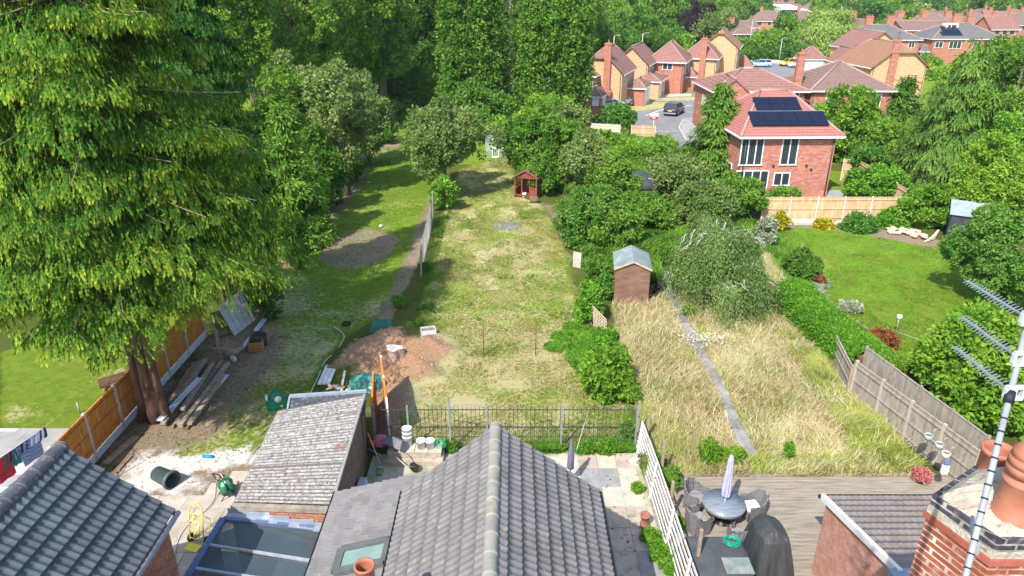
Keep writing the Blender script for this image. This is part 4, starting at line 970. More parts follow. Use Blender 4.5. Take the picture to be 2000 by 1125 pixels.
    for wn in wins:
        face, u, z, ww, hh = wn[:5]; cols = wn[5] if len(wn) > 5 else 2; rows = wn[6] if len(wn) > 6 else 1
        fx = dict(f=(0, -b, 0), r=(a, 0, math.pi / 2), b=(0, b, math.pi), l=(-a, 0, -math.pi / 2))[face]
        T_ = Matrix.Translation((fx[0], fx[1], 0)) @ Matrix.Rotation(fx[2], 4, 'Z') @ Matrix.Translation((u, 0, z))
        m1 = MB(); m1.T = T_; t_ = .075
        m1.box((0, -.015, hh / 2), (ww, .09, t_)); m1.box((0, -.015, -hh / 2), (ww + .12, .16, t_))
        for s in (-1, 1): m1.box((s * (ww / 2 - t_ / 2), -.015, 0), (t_, .088, hh - t_))
        for k in range(1, cols): m1.box((-ww / 2 + ww * k / cols, -.012, 0), (t_, .08, hh - t_))
        for k in range(1, rows): m1.box((0, -.010, -hh / 2 + hh * k / rows), (ww - t_ * 2, .07, .05))
        wo = m1.build('window', wf, h)
        m2 = MB(); m2.T = T_; m2.box((0, .0, 0), (ww - .1, .03, hh - .1)); m2.build('pane', wing, wo)
    for dd in doors:
        face, u, ww, hh, mt, nm = dd
        fx = dict(f=(0, -b, 0), r=(a, 0, math.pi / 2), b=(0, b, math.pi), l=(-a, 0, -math.pi / 2))[face]
        T_ = Matrix.Translation((fx[0], fx[1], 0)) @ Matrix.Rotation(fx[2], 4, 'Z') @ Matrix.Translation((u, 0, hh / 2))
        m1 = MB(); m1.T = T_; m1.box((0, -.02, 0), (ww, .06, hh)); 
        for k in range(4): m1.box((0, -.055, -hh / 2 + hh * (k + .5) / 4), (ww * .9, .02, hh / 4 - .06))
        m1.build(nm, mt, h)
    for cc in chims:
        x, y, z0, z1, cw, cd = cc[:6]; m1 = MB(); m1.box((x, y, (z0 + z1) / 2), (cw, cd, z1 - z0)); m1.box((x, y, z1 - .12), (cw + .12, cd + .12, .16))
        co = m1.build('chimney', chimm or rb, rr)
        m2 = MB()
        for k in range(max(1, int(cw / .45))): m2.lathe([(.11, 0), (.1, .35), (.12, .38), (.08, .38)], (x - cw / 2 + (k + .5) * cw / max(1, int(cw / .45)), y, z1), 10)
        m2.build('chimney_pot', terra, co)
        if z1 - z0 > 1.5 and len(label) % 3: m3 = MB(); m3.bar((x, y, z1 - .3), (x, y, z1 + 1.1), .04); m3.bar((x - .5, y, z1 + 1.0), (x + .4, y, z1 + 1.0), .03); [m3.bar((x - .4 + .2 * q_, y - .22, z1 + 1.0), (x - .4 + .2 * q_, y + .22, z1 + 1.0), .02) for q_ in range(4)]; m3.build('aerial', darkw, co)
    return h

# ---- fit a house to the photo: x0,x1 = eave ends, ye = eave row, yr = ridge row
def hfit(label, x0, x1, ye, yr, ez=5.0, D=9.0, rz=0.0, kind='hip', oh=.35, **kw):
    P = G(x1, ye, ez); dp = depth(P[1], ez); Wt = (x1 - x0) / F_PX * dp / math.cos(rz); W = Wt - 2 * oh
    c, s = math.cos(rz), math.sin(rz); lx, ly = -Wt / 2, oh + D / 2
    C_ = (P[0] + c * lx - s * ly, P[1] + s * lx + c * ly); Yr = C_[1]
    if kind == 'gy': Yr = C_[1] - D / 2 * c
    if kind == 'half': Yr = C_[1] - (D / 2 - W / 4) * c
    zr = GY((x0 + x1) / 2, yr, Yr)[2]; zr = min(max(zr, ez + .9), ez + 5)
    k2 = kw.pop('chim', None)
    if k2: kw['chims'] = [(q[0] * W / 2, q[1] * D / 2, q[2], q[3] if q[3] > 0 else zr - q[3], q[4], q[5]) for q in k2]
    wn = kw.pop('wn', ())
    kw['wins'] = [(q[0], q[1] * (W if q[0] in 'fb' else D) / 2) + tuple(q[2:]) for q in wn]
    h = house(label, C_, rz, W, D, ez, zr, kind, oh=oh, **kw); h['fit'] = (W, D, ez, zr); return h
CR = R(-20)
# ---- red brick house with solar panels
HS = hfit('red brick house with black solar panels and grey gutter', 1446, 1652, 258, 176, 5.0, 8.6, R(2), 'hip', wall=rb2, roof=t_pink, oh=.4, ridge_len=2.2,
  wn=[('f', -.80, 3.62, 1.7, 2.15, 3, 1), ('f', .02, 3.62, 1.25, 2.15, 2, 1), ('f', -.06, 1.45, 1.25, .95, 2, 1), ('f', -.72, 1.15, 2.5, 1.9, 4, 1), ('l', -.4, 3.6, 1.2, 1.2), ('l', .4, 1.4, 1.6, 1.6)])
W_, D_, e_, r_ = HS['fit']; a_, B_ = W_ / 2, D_ / 2 + .4; sl_ = (r_ - e_) / (D_ / 2)
def on_roof(x, yy, dz=.06): return (x, yy, r_ + yy * sl_ + dz)
for (xs_, y0_, y1_) in (((-2.75, -1.6, -.45, .70, 1.85), -3.85, -2.45), ((-2.0, -.85, .30), -2.35, -.95)):
    for x_ in xs_:
        mb = MB(); mb.slab([on_roof(x_, y0_, .14), on_roof(x_ + 1.12, y0_, .14), on_roof(x_ + 1.12, y1_, .14), on_roof(x_, y1_, .14)], .05); mb.build('solar_panel', solarm, HS)
mb = MB(); mb.bar(on_roof(-2.8, -2.4, .12), on_roof(3.0, -2.4, .12), .05, .05); mb.build('panel_rail', alu2, HS)
for x, z in ((1.5, 2.5), (1.9, 2.2), (-1.0, 2.5)): mb = MB(); mb.tube([(x, -D_ / 2 - .03, z), (x, -D_ / 2 - .12, z)], .09, 8); mb.build('vent', darkw, HS)
hfit('long low roofed brick house behind the solar panel house', 1392, 1583, 175, 134, 5.0, 8.0, 0, 'hip', wall=rb, roof=t_red,
  wn=[('f', .76, 4.0, 1.1, 1.4, 2, 2), ('f', .2, 3.3, 1.1, 1.3), ('l', 0, 3.3, 1.2, 1.2)])
hfit('gabled brick front wing with pale verge joined to the long house', 1403, 1468, 180, 154, 4.8, 4, R(-4), 'gy', wall=rb, roof=t_red, name='house_wing', oh=.15, wn=[('f', 0, 3.2, .5, 1.0, 1)])
hfit('brick house with hipped brown roof and mossy ridge right of the brick chimney', 1583, 1754, 173, 119, 5.0, 8.5, 0, 'hip', wall=rb, roof=t_brn,
  wn=[('f', .18, 3.7, 1.15, 1.35, 2, 2), ('f', .62, 3.7, 1.15, 1.35, 2, 2), ('f', -.5, 3.4, 1.1, 1.2)], chim=[(-1.12, -.3, 0, -1.0, .75, .6)])
# ---- cul-de-sac houses
hfit('yellow brick house with tall red chimney breast on its side', 1128, 1220, 140, 93, 4.9, 8.4, CR, 'half', wall=yb, roof=t_red, zc=6.5,
  wn=[('r', -.6, 3.7, .9, 1.2, 1, 2), ('r', .3, 3.7, .9, 1.2, 1, 2)], chim=[(.32, -1.04, 2.2, -.7, .85, .5), (.32, -1.05, -.1, 2.4, 1.5, .55)])
hfit('red tiled garage wing with two white doors beside the yellow house', 1222, 1262, 170, 158, 2.6, 4.6, CR, 'hip', wall=rb, roof=t_red, name='garage', cat='garage', oh=.25, doors=[('r', -1.05, 1.8, 2.1, upvc, 'garage_door'), ('r', 1.0, 1.8, 2.1, upvc, 'garage_door')])
q = G(1232, 205); t = thing('bay_window', (q[0], q[1] + .6, 0), 'white bay window with grey lead top on the yellow house front', 'bay window', None, CR)
mb = MB(); mb.prism([(-.4, -1), (.35, -.7), (.35, .7), (-.4, 1)], 0, .8); mb.build('base', rb, t)
mb = MB(); mb.prism([(-.4, -1), (.4, -.72), (.4, .72), (-.4, 1)], .8, 2.2); mb.build('glazing', upvc, t)
mb = MB(); mb.box((.41, 0, 1.55), (.03, .9, 1.0)); mb.box((.05, -.9, 1.55), (.4, .03, 1.0)); mb.build('pane', wing, t)
mb = MB(); mb.prism([(-.5, -1.1), (.5, -.8), (.5, .8), (-.5, 1.1)], 2.2, [2.9, 2.35, 2.35, 2.9]); mb.build('roof', lead, t)
q = G(1199, 205); t = thing('tv_aerial_pole', (q[0], q[1] - .4, 0), 'thin pole with a television aerial against the yellow gable wall', 'aerial'); mb = MB(); mb.tube([(0, 0, 0), (0, 0, 4.9)], .045, 6); mb.bar((-.5, 0, 4.8), (.3, 0, 4.9), .05); [mb.bar((-.4 + .16 * k, -.2, 4.82), (-.4 + .16 * k, .2, 4.82), .02) for k in range(5)]; mb.build('pole', darkw, t)
hfit('yellow brick house set behind the first with plain gable', 1198, 1270, 123, 90, 4.9, 8.4, CR, 'gy', wall=yb, roof=t_red, wn=[('r', -.55, 3.7, 1.0, 1.3, 2, 2), ('r', .3, 3.7, 1.0, 1.3, 1, 2)])
hfit('lean-to garage wing with red roof and bay below the second yellow house', 1240, 1291, 158, 140, 2.6, 6.0, CR, 'hip', wall=yb, roof=t_red, name='garage', cat='garage', oh=.25, wn=[('r', .4, 1.4, 1.5, 1.2, 2, 2)], doors=[('r', -1.7, 1.6, 2.1, upvc, 'garage_door')])
hfit('red brick hipped house with one dark window', 1266, 1341, 118, 80, 4.9, 8, CR, 'hip', wall=rb, roof=t_red, wn=[('f', .1, 4.0, 1.5, 1.1, 2), ('r', -.5, 3.5, 1.3, 1.4, 2), ('r', .4, 3.5, 1.3, 1.4, 2)])
hfit('yellow hipped house with brick chimney breast, fourth in the close', 1334, 1405, 111, 75, 4.9, 8, CR, 'hip', wall=yb, roof=t_red, wn=[('r', -.5, 3.4, 1.2, 1.4, 2), ('r', .3, 3.4, 1.2, 1.4, 2)], chim=[(.2, -1.05, 0, -.3, .9, .5)])
hfit('small tiled bay porch between red and yellow houses', 1337, 1359, 147, 136, 2.5, 3, CR, 'hip', wall=rb, roof=t_red, name='porch', cat='porch', oh=.2)
hfit('yellow brick house with orange brown roof, lower one at the close end', 1393, 1443, 102, 77, 5.0, 6, CR, 'half', wall=yb, roof=t_ora, zc=6.6, wn=[('r', -.4, 3.4, 1.2, 1.5, 2), ('r', .4, 3.4, 1.2, 1.5, 2)])
hfit('tall yellow brick house with orange brown roof at the close end', 1372, 1446, 91, 59, 6.0, 9, CR, 'half', wall=yb, roof=t_ora, zc=8.0, wn=[('r', -.5, 4.4, 1.2, 1.5, 2)])
hfit('orange tiled porch block below the tall yellow houses', 1432, 1470, 127, 108, 2.4, 4, CR, 'hip', wall=yb, roof=t_ora, name='porch', cat='porch')
hfit('white sided house glimpsed behind the poplar with tiled porch roof', 1105, 1164, 146, 126, 4.6, 6, CR, 'hip', wall=rb, roof=t_brn, wn=[('r', -.4, 3.5, 1.5, 1.3, 3, 2), ('f', .6, 3.5, 1.2, 1.6, 2)])
hfit('brick garage with grey tiled roof and white door behind the poplar', 1140, 1176, 186, 171, 2.3, 4.4, CR, 'hip', wall=rb, roof=t_brn, name='garage', cat='garage', oh=.2, doors=[('r', 0, 2.3, 2.0, upvc, 'garage_door'), ('f', .4, .9, 2.0, upvc, 'door')])
# ---- right hand yellow gables
hfit('wide yellow brick gable with orange half hip and red chimney band', 1700, 1819, 128, 81, 5.0, 10, R(2), 'half', wall=yb, roof=t_ora, zc=6.7, chim=[(-.28, -1.03, 0, -.3, 1.0, .3)])
hfit('yellow brick house behind the wide gable with red brown verge', 1676, 1768, 94, 62, 5.0, 11, R(2), 'gy', wall=yb, roof=t_red)
hfit('low yellow brick link wing left of the wide gable', 1664, 1716, 122, 98, 4.6, 8, R(2), 'gy', wall=yb, roof=t_red, name='house_wing')
hfit('small garage with pyramid roof and wide white front by the willow', 1570, 1617, 112, 90, 2.4, 4.5, 0, 'hip', wall=rb, roof=t_red, name='garage', cat='garage', doors=[('f', 0, 4.0, 2.1, upvc, 'garage_door')])
HJ = hfit('hipped semi detached house with dark grey solar roof and dormer', 1822, 1964, 74, 45, 5.2, 10, 0, 'hip', wall=rb, roof=t_gry, wn=[('f', -.8, 3.8, 1.6, 1.2, 2), ('f', -.33, 3.8, 2.6, 1.5, 3), ('f', .3, 3.8, 1.6, 1.3, 2)], chim=[(0, .1, 7, -1.8, 1.8, .8), (.4, .1, 7, -1.6, 1.6, .8)])
W_, D_, e_, r_ = HJ['fit']; sj = (r_ - e_) / (D_ / 2)
for (x0_, x1_, y0_, y1_) in ((-W_ * .36, -W_ * .06, -4.4, -3.2), (-W_ * .31, -W_ * .06, -3.1, -1.5)):
    k = 5
    for i in range(k):
        xa_ = x0_ + i * (x1_ - x0_) / k; xb_ = xa_ + (x1_ - x0_) / k - .05; mb = MB(); mb.slab([(xa_, y0_, r_ + y0_ * sj + .2), (xb_, y0_, r_ + y0_ * sj + .2), (xb_, y1_, r_ + y1_ * sj + .2), (xa_, y1_, r_ + y1_ * sj + .2)], .06); mb.build('solar_panel', solarm, HJ)
mb = MB(); mb.box((-W_ * .14, -1.0, r_ - .75), (2.6, 1.6, 1.4)); dm = mb.build('dormer', upvc, HJ); mb = MB(); mb.box((-W_ * .14 - .6, -1.82, r_ - .7), (.6, .04, .8)); mb.box((-W_ * .14 + .4, -1.82, r_ - .7), (1.0, .04, .8)); mb.build('pane', wing, dm)
hfit('flat grey roofed rear extension of the solar roof house', 1797, 1829, 98, 86, 2.7, 5, 0, 'hip', wall=rb, roof=t_gry, name='house_extension', wn=[('f', -.1, 1.5, 2.2, 1.1, 3)])
hfit('rear extension with tall white french windows', 1825, 1856, 95, 88, 2.8, 4, 0, 'hip', wall=rb, roof=t_gry, name='house_extension', wn=[('f', -.2, 1.35, 2.0, 2.2, 3)])
hfit('brick gable extension next to the french windows', 1878, 1935, 87, 74, 3.0, 5, 0, 'hip', wall=rb, roof=t_ora, name='house_extension')
hfit('grey and brown hipped semi detached house behind the yellow gables', 1668, 1804, 76, 48, 5.0, 10, 0, 'hip', wall=rb, roof=t_gry, wn=[('f', .3, 3.8, 1.5, 1.3, 2), ('f', .75, 3.8, 1.3, 1.2, 2), ('f', -.3, 3.8, 1.5, 1.2, 2)], chim=[(-.3, .1, 7, -1.7, 1.5, .8), (.35, .1, 7, -1.7, 1.5, .8)])
hfit('long brown roofed terrace behind the solar roof house', 1765, 1905, 58, 40, 5.3, 9, 0, 'gx', wall=rb, roof=t_brn, wn=[('f', u_, 3.8, 1.6, 1.4, 2) for u_ in (-.85, -.6, -.3, .1)], chim=[(x_, .1, 8, -2.2, 1.6, .8) for x_ in (-.9, -.2, .5)])
hfit('orange brick gabled house seen end on left of the grey roofs', 1672, 1724, 60, 38, 5.5, 10, R(8), 'gy', wall=rb, roof=t_brn, wn=[('f', .2, 3.6, 1.5, 1.3, 2)], chim=[(0, .5, 8, -1.6, 1.2, .8)])
hfit('brown roofed brick house left of the orange gable', 1652, 1688, 56, 43, 4.8, 8, 0, 'gx', wall=rb, roof=t_brn, wn=[('f', .3, 3.6, 1.5, 1.3, 2)])
hfit('hipped brown house half hidden right of the purple tree', 1430, 1494, 65, 48, 5.0, 9, 0, 'hip', wall=rb, roof=t_brn, wn=[('f', .2, 3.8, 2.2, 1.3, 3), ('f', .7, 3.8, 1.5, 1.3, 2)], chim=[(-.8, .1, 7, -1.6, 1.3, .8)])
hfit('brown roofed house with white gable behind the hipped brown one', 1425, 1485, 53, 40, 5.0, 9, 0, 'gx', wall=rb, roof=t_brn, wn=[('f', .4, 3.8, 2, 1.3, 3)], chim=[(-.5, 0, 8, -1.7, 1.3, .8)])
hfit('brown roofed house left of the purple tree among the woods', 1268, 1338, 51, 36, 5.5, 9, 0, 'gx', wall=rb, roof=t_brn, wn=[('f', .4, 3.8, 2, 1.3, 3)], chim=[(-.7, 0, 8, -2, 1.5, .8), (.3, 0, 8, -2, 1.5, .8)])
hfit('dark glazed brick house low beyond the purple tree', 1318, 1348, 62, 50, 4.0, 7, 0, 'hip', wall=rb, roof=t_brn, wn=[('f', .1, 2.6, 2.2, 1.5, 3)])
# white modern block far off
hfit('long white flat roofed block on the skyline', 1524, 1562, 14, 9, 8, 12, 0, 'mono', wall=whitep, roof=whitep, name='office_block', cat='building', oh=.1, wn=[('f', -.85 + .19 * i, 6.2, 1.6, 1.6, 2) for i in range(10)])
hfit('lower green and white wing in front of the white block', 1512, 1586, 22, 19, 6, 10, 0, 'mono', wall=mplain('pale_green_panel', (.35, .68, .5), .6), roof=whitep, name='office_block', cat='building', oh=.1, wn=[('f', -.85 + .19 * i, 4.2, 2.4, 1.4, 2) for i in range(10)])
# far rows
protoF = []
for i, (Wf, Df, rf) in enumerate(((12, 8, t_brn), (8, 7.5, t_red), (10, 8, t_brn))):
    protoF.append(house('far brown roofed house in the rows on the right', (0, 0), 0, Wf, Df, 4.8, 7.8, 'hip' if i != 1 else 'gx', rb, rf, group='far brick houses in rows', wins=[('f', -Wf * .28, 3.8, 1.8, 1.3, 1), ('f', Wf * .28, 3.8, 1.8, 1.3, 1), ('f', 0, 3.8, 1.4, 1.2, 1)], chims=[(-Wf * .2, 0, 7, 9.0, 1.0, .6)]))
rg = random.Random(17); used = [False] * 3
FAR_H = []
for (Yr, xa, xb, st) in ((205, 135, 190, 15), (232, 128, 205, 14), (262, 90, 235, 14), (292, 150, 260, 13), (322, 60, 100, 16), (322, 140, 290, 13), (352, 150, 320, 14), (390, 80, 130, 16), (392, 150, 350, 15), (440, 100, 400, 18), (500, 150, 430, 28), (570, 60, 480, 34), (660, 100, 560, 44)):
    x = xa
    while x < xb:
        X_, Y_ = x + rg.uniform(-2, 2), Yr + rg.uniform(-4, 4)
        FAR_H.append((X_, Y_)); k = rg.randrange(3); a_ = rg.choice((0, 0, .1, -.12, 1.5))
        pr_ = protoF[k]
        kd = ('wide brown hipped', 'small red gabled', 'brown hipped')[k]; wh = 'left of the willow' if X_ / Y_ < .42 else ('behind the grey roofs' if X_ / Y_ < .62 else 'at the right frame edge'); ds = 'nearest' if Yr < 240 else ('middle' if Yr < 330 else ('distant' if Yr < 450 else 'farthest'))
        lb = '%s roofed brick house, %s row %s' % (kd, ds, wh); gp = '%s roofed houses, %s row %s' % (kd, ds, wh)
        if not used[k]: pr_.location = (X_, Y_, 0); pr_.rotation_euler = (0, 0, a_); pr_['label'] = lb; pr_['group'] = gp; used[k] = True
        else: dup(pr_, (X_, Y_, 0), a_, label=lb, group=gp)
        x += st * rg.uniform(.85, 1.3)

# ---------------------------------------------------------------- vehicles
tyre = mplain('tyre', (.02, .02, .022), .9); rimm = mplain('rim', (.45, .46, .48), .35, .5, .6)
cglass = mglass('car_glass', (.012, .015, .02), .04)
def car(label, c, rz, paint, length=4.2, width=1.8, hgt=1.48, hatch=True, name='parked_car', group=None, plates=None):
    t = thing(name, (c[0], c[1], .03), label, 'car', group, rz)
    l = length / 2; w2 = width / 2
    # stations along x: (x, z_top of lower body, half width)
    st = [(-l, .62, .80), (-l + .08, .95, .9), (-l + .35, 1.0, .97), (-l * .35, .98, 1.0), (0, .96, 1.0), (l * .38, .93, 1.0), (l * .55, .90, .98), (l - .3, .78, .92), (l - .06, .62, .86), (l, .45, .8)]
    vs = []; fs = []
    for x, zt, wf in st:
        ww = w2 * wf
        vs += [(x, -ww * .9, .22), (x, -ww, .42), (x, -ww, zt * .72), (x, -ww * .93, zt * .95), (x, -ww * .75, zt), (x, ww * .75, zt), (x, ww * .93, zt * .95), (x, ww, zt * .72), (x, ww, .42), (x, ww * .9, .22)]
    for i in range(len(st) - 1):
        for j in range(9): fs.append((i * 10 + j, i * 10 + j + 1, i * 10 + 11 + j, i * 10 + 10 + j))
        fs.append((i * 10 + 9, i * 10, i * 10 + 10, i * 10 + 19))
    fs += [tuple(range(9, -1, -1)), tuple((len(st) - 1) * 10 + j for j in range(10))]
    mb = MB(); mb.add(vs, fs, True)
    xr = -l + (.12 if hatch else .75); xf = l * .55
    zt = hgt; r0, r1 = xr + (.35 if hatch else .55), l * .08
    body = mb.build('body', paint, t)
    # roof panel and pillars
    mb = MB(); q = [(r0, -w2 * .74), (r1, -w2 * .76), (r1, w2 * .76), (r0, w2 * .74)]
    mb.prism(q, [zt - .06] * 4, [zt - .01, zt, zt, zt - .01])
    for s in (-1, 1):
        mb.bar((r1, s * w2 * .76, zt - .03), (xf, s * w2 * .93, .93), .07, .06); mb.bar((r0, s * w2 * .74, zt - .03), (xr, s * w2 * .88, .98), .14, .07); mb.bar(((r0 + r1) / 2, s * w2 * .77, zt - .03), ((r0 + r1) / 2 - .05, s * w2 * .96, .96), .08, .05)
    mb.build('roof_panel', paint, t)
    mb = MB(); vs = []
    for (x, y, z) in ((xr + .02, .86, .95), (xf, .90, .90), (r1, .745, zt - .035), (r0, .725, zt - .035)): vs += [(x, -w2 * y, z), (x, w2 * y, z)]
    mb.add(vs, [(0, 2, 4, 6), (1, 7, 5, 3), (2, 3, 5, 4), (0, 6, 7, 1), (4, 5, 7, 6)]); mb.build('windows', cglass, t)
    for sx in (-1, 1):
        for s in (-1, 1):
            x = sx * l * .62; mb = MB(); mb.lathe([(.20, -.1), (.31, -.1), (.33, -.05), (.33, .05), (.31, .1), (.20, .1)], (x, s * (w2 - .1), .33), 18, 'y'); wh = mb.build('wheel', tyre, t)
            mb = MB(); mb.lathe([(.001, s * .105), (.19, s * .105), (.2, s * .08)], (x, s * (w2 - .1), .33), 14, 'y'); mb.build('rim', rimm, wh)
    mb = MB(); [mb.box((l - .10, s * w2 * .62, .68), (.16, .36, .14), .02) for s in (-1, 1)]; mb.build('headlight', mplain('lamp_clear', (.8, .8, .78), .15), t)
    mb = MB(); [mb.box((-l + .05, s * w2 * .70, .82), (.14, .30, .16), .02) for s in (-1, 1)]; mb.build('tail_light', mplain('lamp_red', (.45, .02, .015), .2), t)
    mb = MB(); mb.box((-l - .01, 0, .35), (.12, width * .84, .16), .03); mb.box((l - .02, 0, .32), (.1, width * .8, .16), .03); mb.build('bumper', gutm if plates is None else plates, t)
    mb = MB(); mb.box((-l - .02, 0, .66), (.03, .52, .13)); mb.build('number_plate', mplain('plate_yellow', (.75, .6, .03), .5), t)
    mb = MB()
    for s in (-1, 1): mb.box((l * .42, s * (w2 + .1), 1.0), (.12, .2, .12), .03)
    mb.build('mirror', paint, t)
    return t
def pmat(nm, c): return mplain(nm, c, .22, .6, 0, .06)
px_ = G(1320, 226); car('dark blue grey hatchback with a yellow rear plate on the road', (px_[0], px_[1] + 1.2), R(63), pmat('paint_navy', (.028, .032, .065)), 4.2, 1.85, 1.5, name='car', plates=mplain('grey_trim', (.3, .3, .34), .4))
px_ = G(1187, 214); car('light blue saloon parked side on behind the low brick wall', px_[:2], R(190), pmat('paint_light_blue', (.38, .50, .66)), 4.3, 1.75, 1.4, False)
px_ = G(1214, 208); car('white hatchback half hidden behind the light blue saloon', (px_[0], px_[1] + 1), R(10), pmat('paint_white', (.78, .79, .8)), 4.0, 1.75, 1.45)
px_ = G(1484, 131); car('pale blue car in the far lane showing over the red roof', px_[:2], R(178), pmat('paint_sky', (.42, .58, .74)), 4.4, 1.8, 1.5)
px_ = G(1540, 129); car('bright yellow hatchback parked in the far lane', px_[:2], R(200), pmat('paint_yellow', (.85, .60, .02)), 3.9, 1.75, 1.5)
px_ = G(1559, 132); car('white hatchback parked beside the yellow car', px_[:2], R(175), MATS['paint_white'], 4.1, 1.8, 1.5)
# lamp posts and street signs
metal = mplain('galvanised_steel', (.42, .44, .45), .5, .4, .3)
def lamp(px, py, h, label, side=1):
    p = G(px, py); t = thing('street_lamp', p, label, 'street lamp', 'grey street lamps')
    mb = MB(); mb.tube([(0, 0, 0), (0, 0, 1.2)], .11, 8); mb.tube([(0, 0, 1.2), (0, 0, h)], [.075, .05], 8); mb.tube([(0, 0, h), (side * .5, 0, h + .1)], .035, 6); mb.build('pole', kerbm, t)
    mb = MB(); mb.box((side * .7, 0, h + .1), (.6, .22, .12), .03); mb.build('lantern', metal, t)
lamp(1461, 112, 8, 'tall grey lamp post left of the round tree in the lane'); lamp(1520, 130, 5.5, 'shorter lamp post with side lantern beside the yellow car')
lamp(1194, 175, 8, 'lamp post rising behind the first yellow house'); lamp(1249, 165, 8, 'lamp post rising behind the second yellow house'); lamp(1633, 75, 10, 'lamp post standing by the top of the willow', -1)
# boundary walls, fences of the close
def lfence(label, a, b, h, n_, pm, post, name='fence', board=None, thick=.04, ph=.08, rails=True, both=False, cat='fence', gravel=.0, lat=None, posth=.05):
    a = Vector((a[0], a[1], 0)); b = Vector((b[0], b[1], 0)); t = thing(name, tuple((a + b) / 2), label, cat)
    d = (b - a) / n_; u = d.normalized(); nn = Vector((-u.y, u.x, 0))
    for i in range(n_):
        p, q = a + d * i + u * .06, a + d * (i + 1) - u * .06; z = gravel
        mb = MB(); nb = max(6, int(d.length / .125))
        for k in range(nb):
            e = p.lerp(q, (k + .5) / nb); off = nn * (.006 if k % 2 else -.006)
            mb.bar((e.x + off.x, e.y + off.y, z + .02), (e.x + off.x, e.y + off.y, h - .04), (q - p).length / nb * .97, .02, (nn.x, nn.y, 0))
        po = mb.build('panel', pm, t, True)
        mb = MB(); mb.bar((p.x, p.y, h - .02), (q.x, q.y, h - .02), .06, .04)
        for s in ((-1, 1) if both else (-1,)):
            if rails:
                for f_ in (.12, .5, .88): o2 = nn * s * .035; mb.bar((p.x + o2.x, p.y + o2.y, z + (h - z) * f_), (q.x + o2.x, q.y + o2.y, z + (h - z) * f_), .035, .06)
        mb.build('rail', lat or pm, po, True)
        if gravel: mb = MB(); mb.bar((p.x, p.y, gravel / 2), (q.x, q.y, gravel / 2), .05, gravel); mb.build('gravel_board', post, t, True)
    for i in range(n_ + 1):
        p = a + d * i; mb = MB(); mb.bar((p.x, p.y, -.05), (p.x, p.y, h + posth), ph, ph, (nn.x, nn.y, 0)); mb.build('post', post, t, True)
    return t
fw_new = mnoise('fence_new_timber', (.46, .30, .15), (.70, .50, .30), 1.2, .85, .4, stretch=(3, 3, 1))
fw_post = mnoise('fence_post_pale', (.60, .50, .38), (.75, .66, .54), 2, .85, .3)
fw_or = mnoise('fence_orange_timber', (.42, .15, .028), (.66, .28, .055), 1.6, .8, .5, stretch=(4, 4, 1), spots=(.36, .12, .02), spotscale=3)
fw_grey = mnoise('fence_grey_timber', (.25, .215, .175), (.42, .375, .32), 1.6, .9, .5, stretch=(4, 4, .8), spots=(.2, .18, .14), spotscale=2)
cpost = mnoise('concrete_post', (.40, .35, .31), (.60, .54, .49), 3, .9, .4)
bb = mnoise('concrete_gravel_board', (.5, .5, .52), (.68, .68, .70), 3, .9, .3)
a_, b_ = G(1486, 431), G(1800, 430)
lfence('long pale new timber fence across the back of the right lawn', a_, b_, 1.65, 6, fw_new, fw_post, both=False)
a_, b_ = G(1628, 340), G(1652, 342)
lfence('short orange fence panels beside the solar panel house', (G(1628, 345)[0], 56.5), (G(1652, 345)[0], 56.2), 1.8, 1, fw_new, fw_post)
lfence('fence turning back behind the round bush near the solar house', (G(1652, 345)[0], 56.2), (27.4, 47.0), 1.8, 5, fw_new, fw_post)
t = thing('brick_wall', (10.5, 90.2, 0), 'low dark red brick wall in front of the light blue car', 'wall')
mb = MB(); mb.box((0, 0, .45), (6, .25, .9)); mb.build('wall', rb, t); mb = MB(); mb.box((0, 0, .93), (6.1, .3, .06)); mb.build('coping', brick_br, t)
lfence('pale rail topped timber fence at the end of the road by the bushes', G(1150, 268), G(1210, 272), 1.5, 3, fw_post, fw_post)
lfence('pale fence panels under the sale board', G(1232, 275), G(1278, 277), 1.6, 2, fw_new, fw_post)
lfence('grey timber fence in front of the trees in the far lane', G(1440, 112), G(1560, 114), 1.9, 10, cpost, cpost)
lfence('small grey fence right of the garage', G(1614, 118), G(1650, 120), 1.9, 4, cpost, cpost)
p = G(1274, 272)
t = thing('sale_board', p, 'white and red estate agent board on a post at the road end', 'sign')
mb = MB(); mb.box((0, 0, 1.4), (.08, .08, 2.8)); mb.build('post', fw_post, t)
mb = MB(); mb.box((0, -.06, 2.55), (.85, .03, .34)); mb.build('board_top', upvc, t)
redp = mplain('sign_red', (.72, .02, .05), .5, .4, 0, .05)
mb = MB(); mb.box((0, -.06, 2.22), (.85, .03, .32)); bo = mb.build('board_bottom', redp, t)
mb = MB(); mb.box((-.05, -.08, 2.27), (.42, .01, .05)); mb.box((.02, -.08, 2.18), (.3, .01, .04)); mb.build('lettering', upvc, bo)
# ================================================================ GARDEN THINGS
wood_grey = mnoise('weathered_wood', (.22, .17, .12), (.44, .35, .27), 2, .9, .5, stretch=(3, 3, 3))
wood_dark = mnoise('old_timber', (.10, .065, .04), (.30, .22, .15), 3, .95, .6)
wood_pale = mnoise('sawn_timber', (.50, .40, .28), (.66, .55, .42), 3, .85, .3)
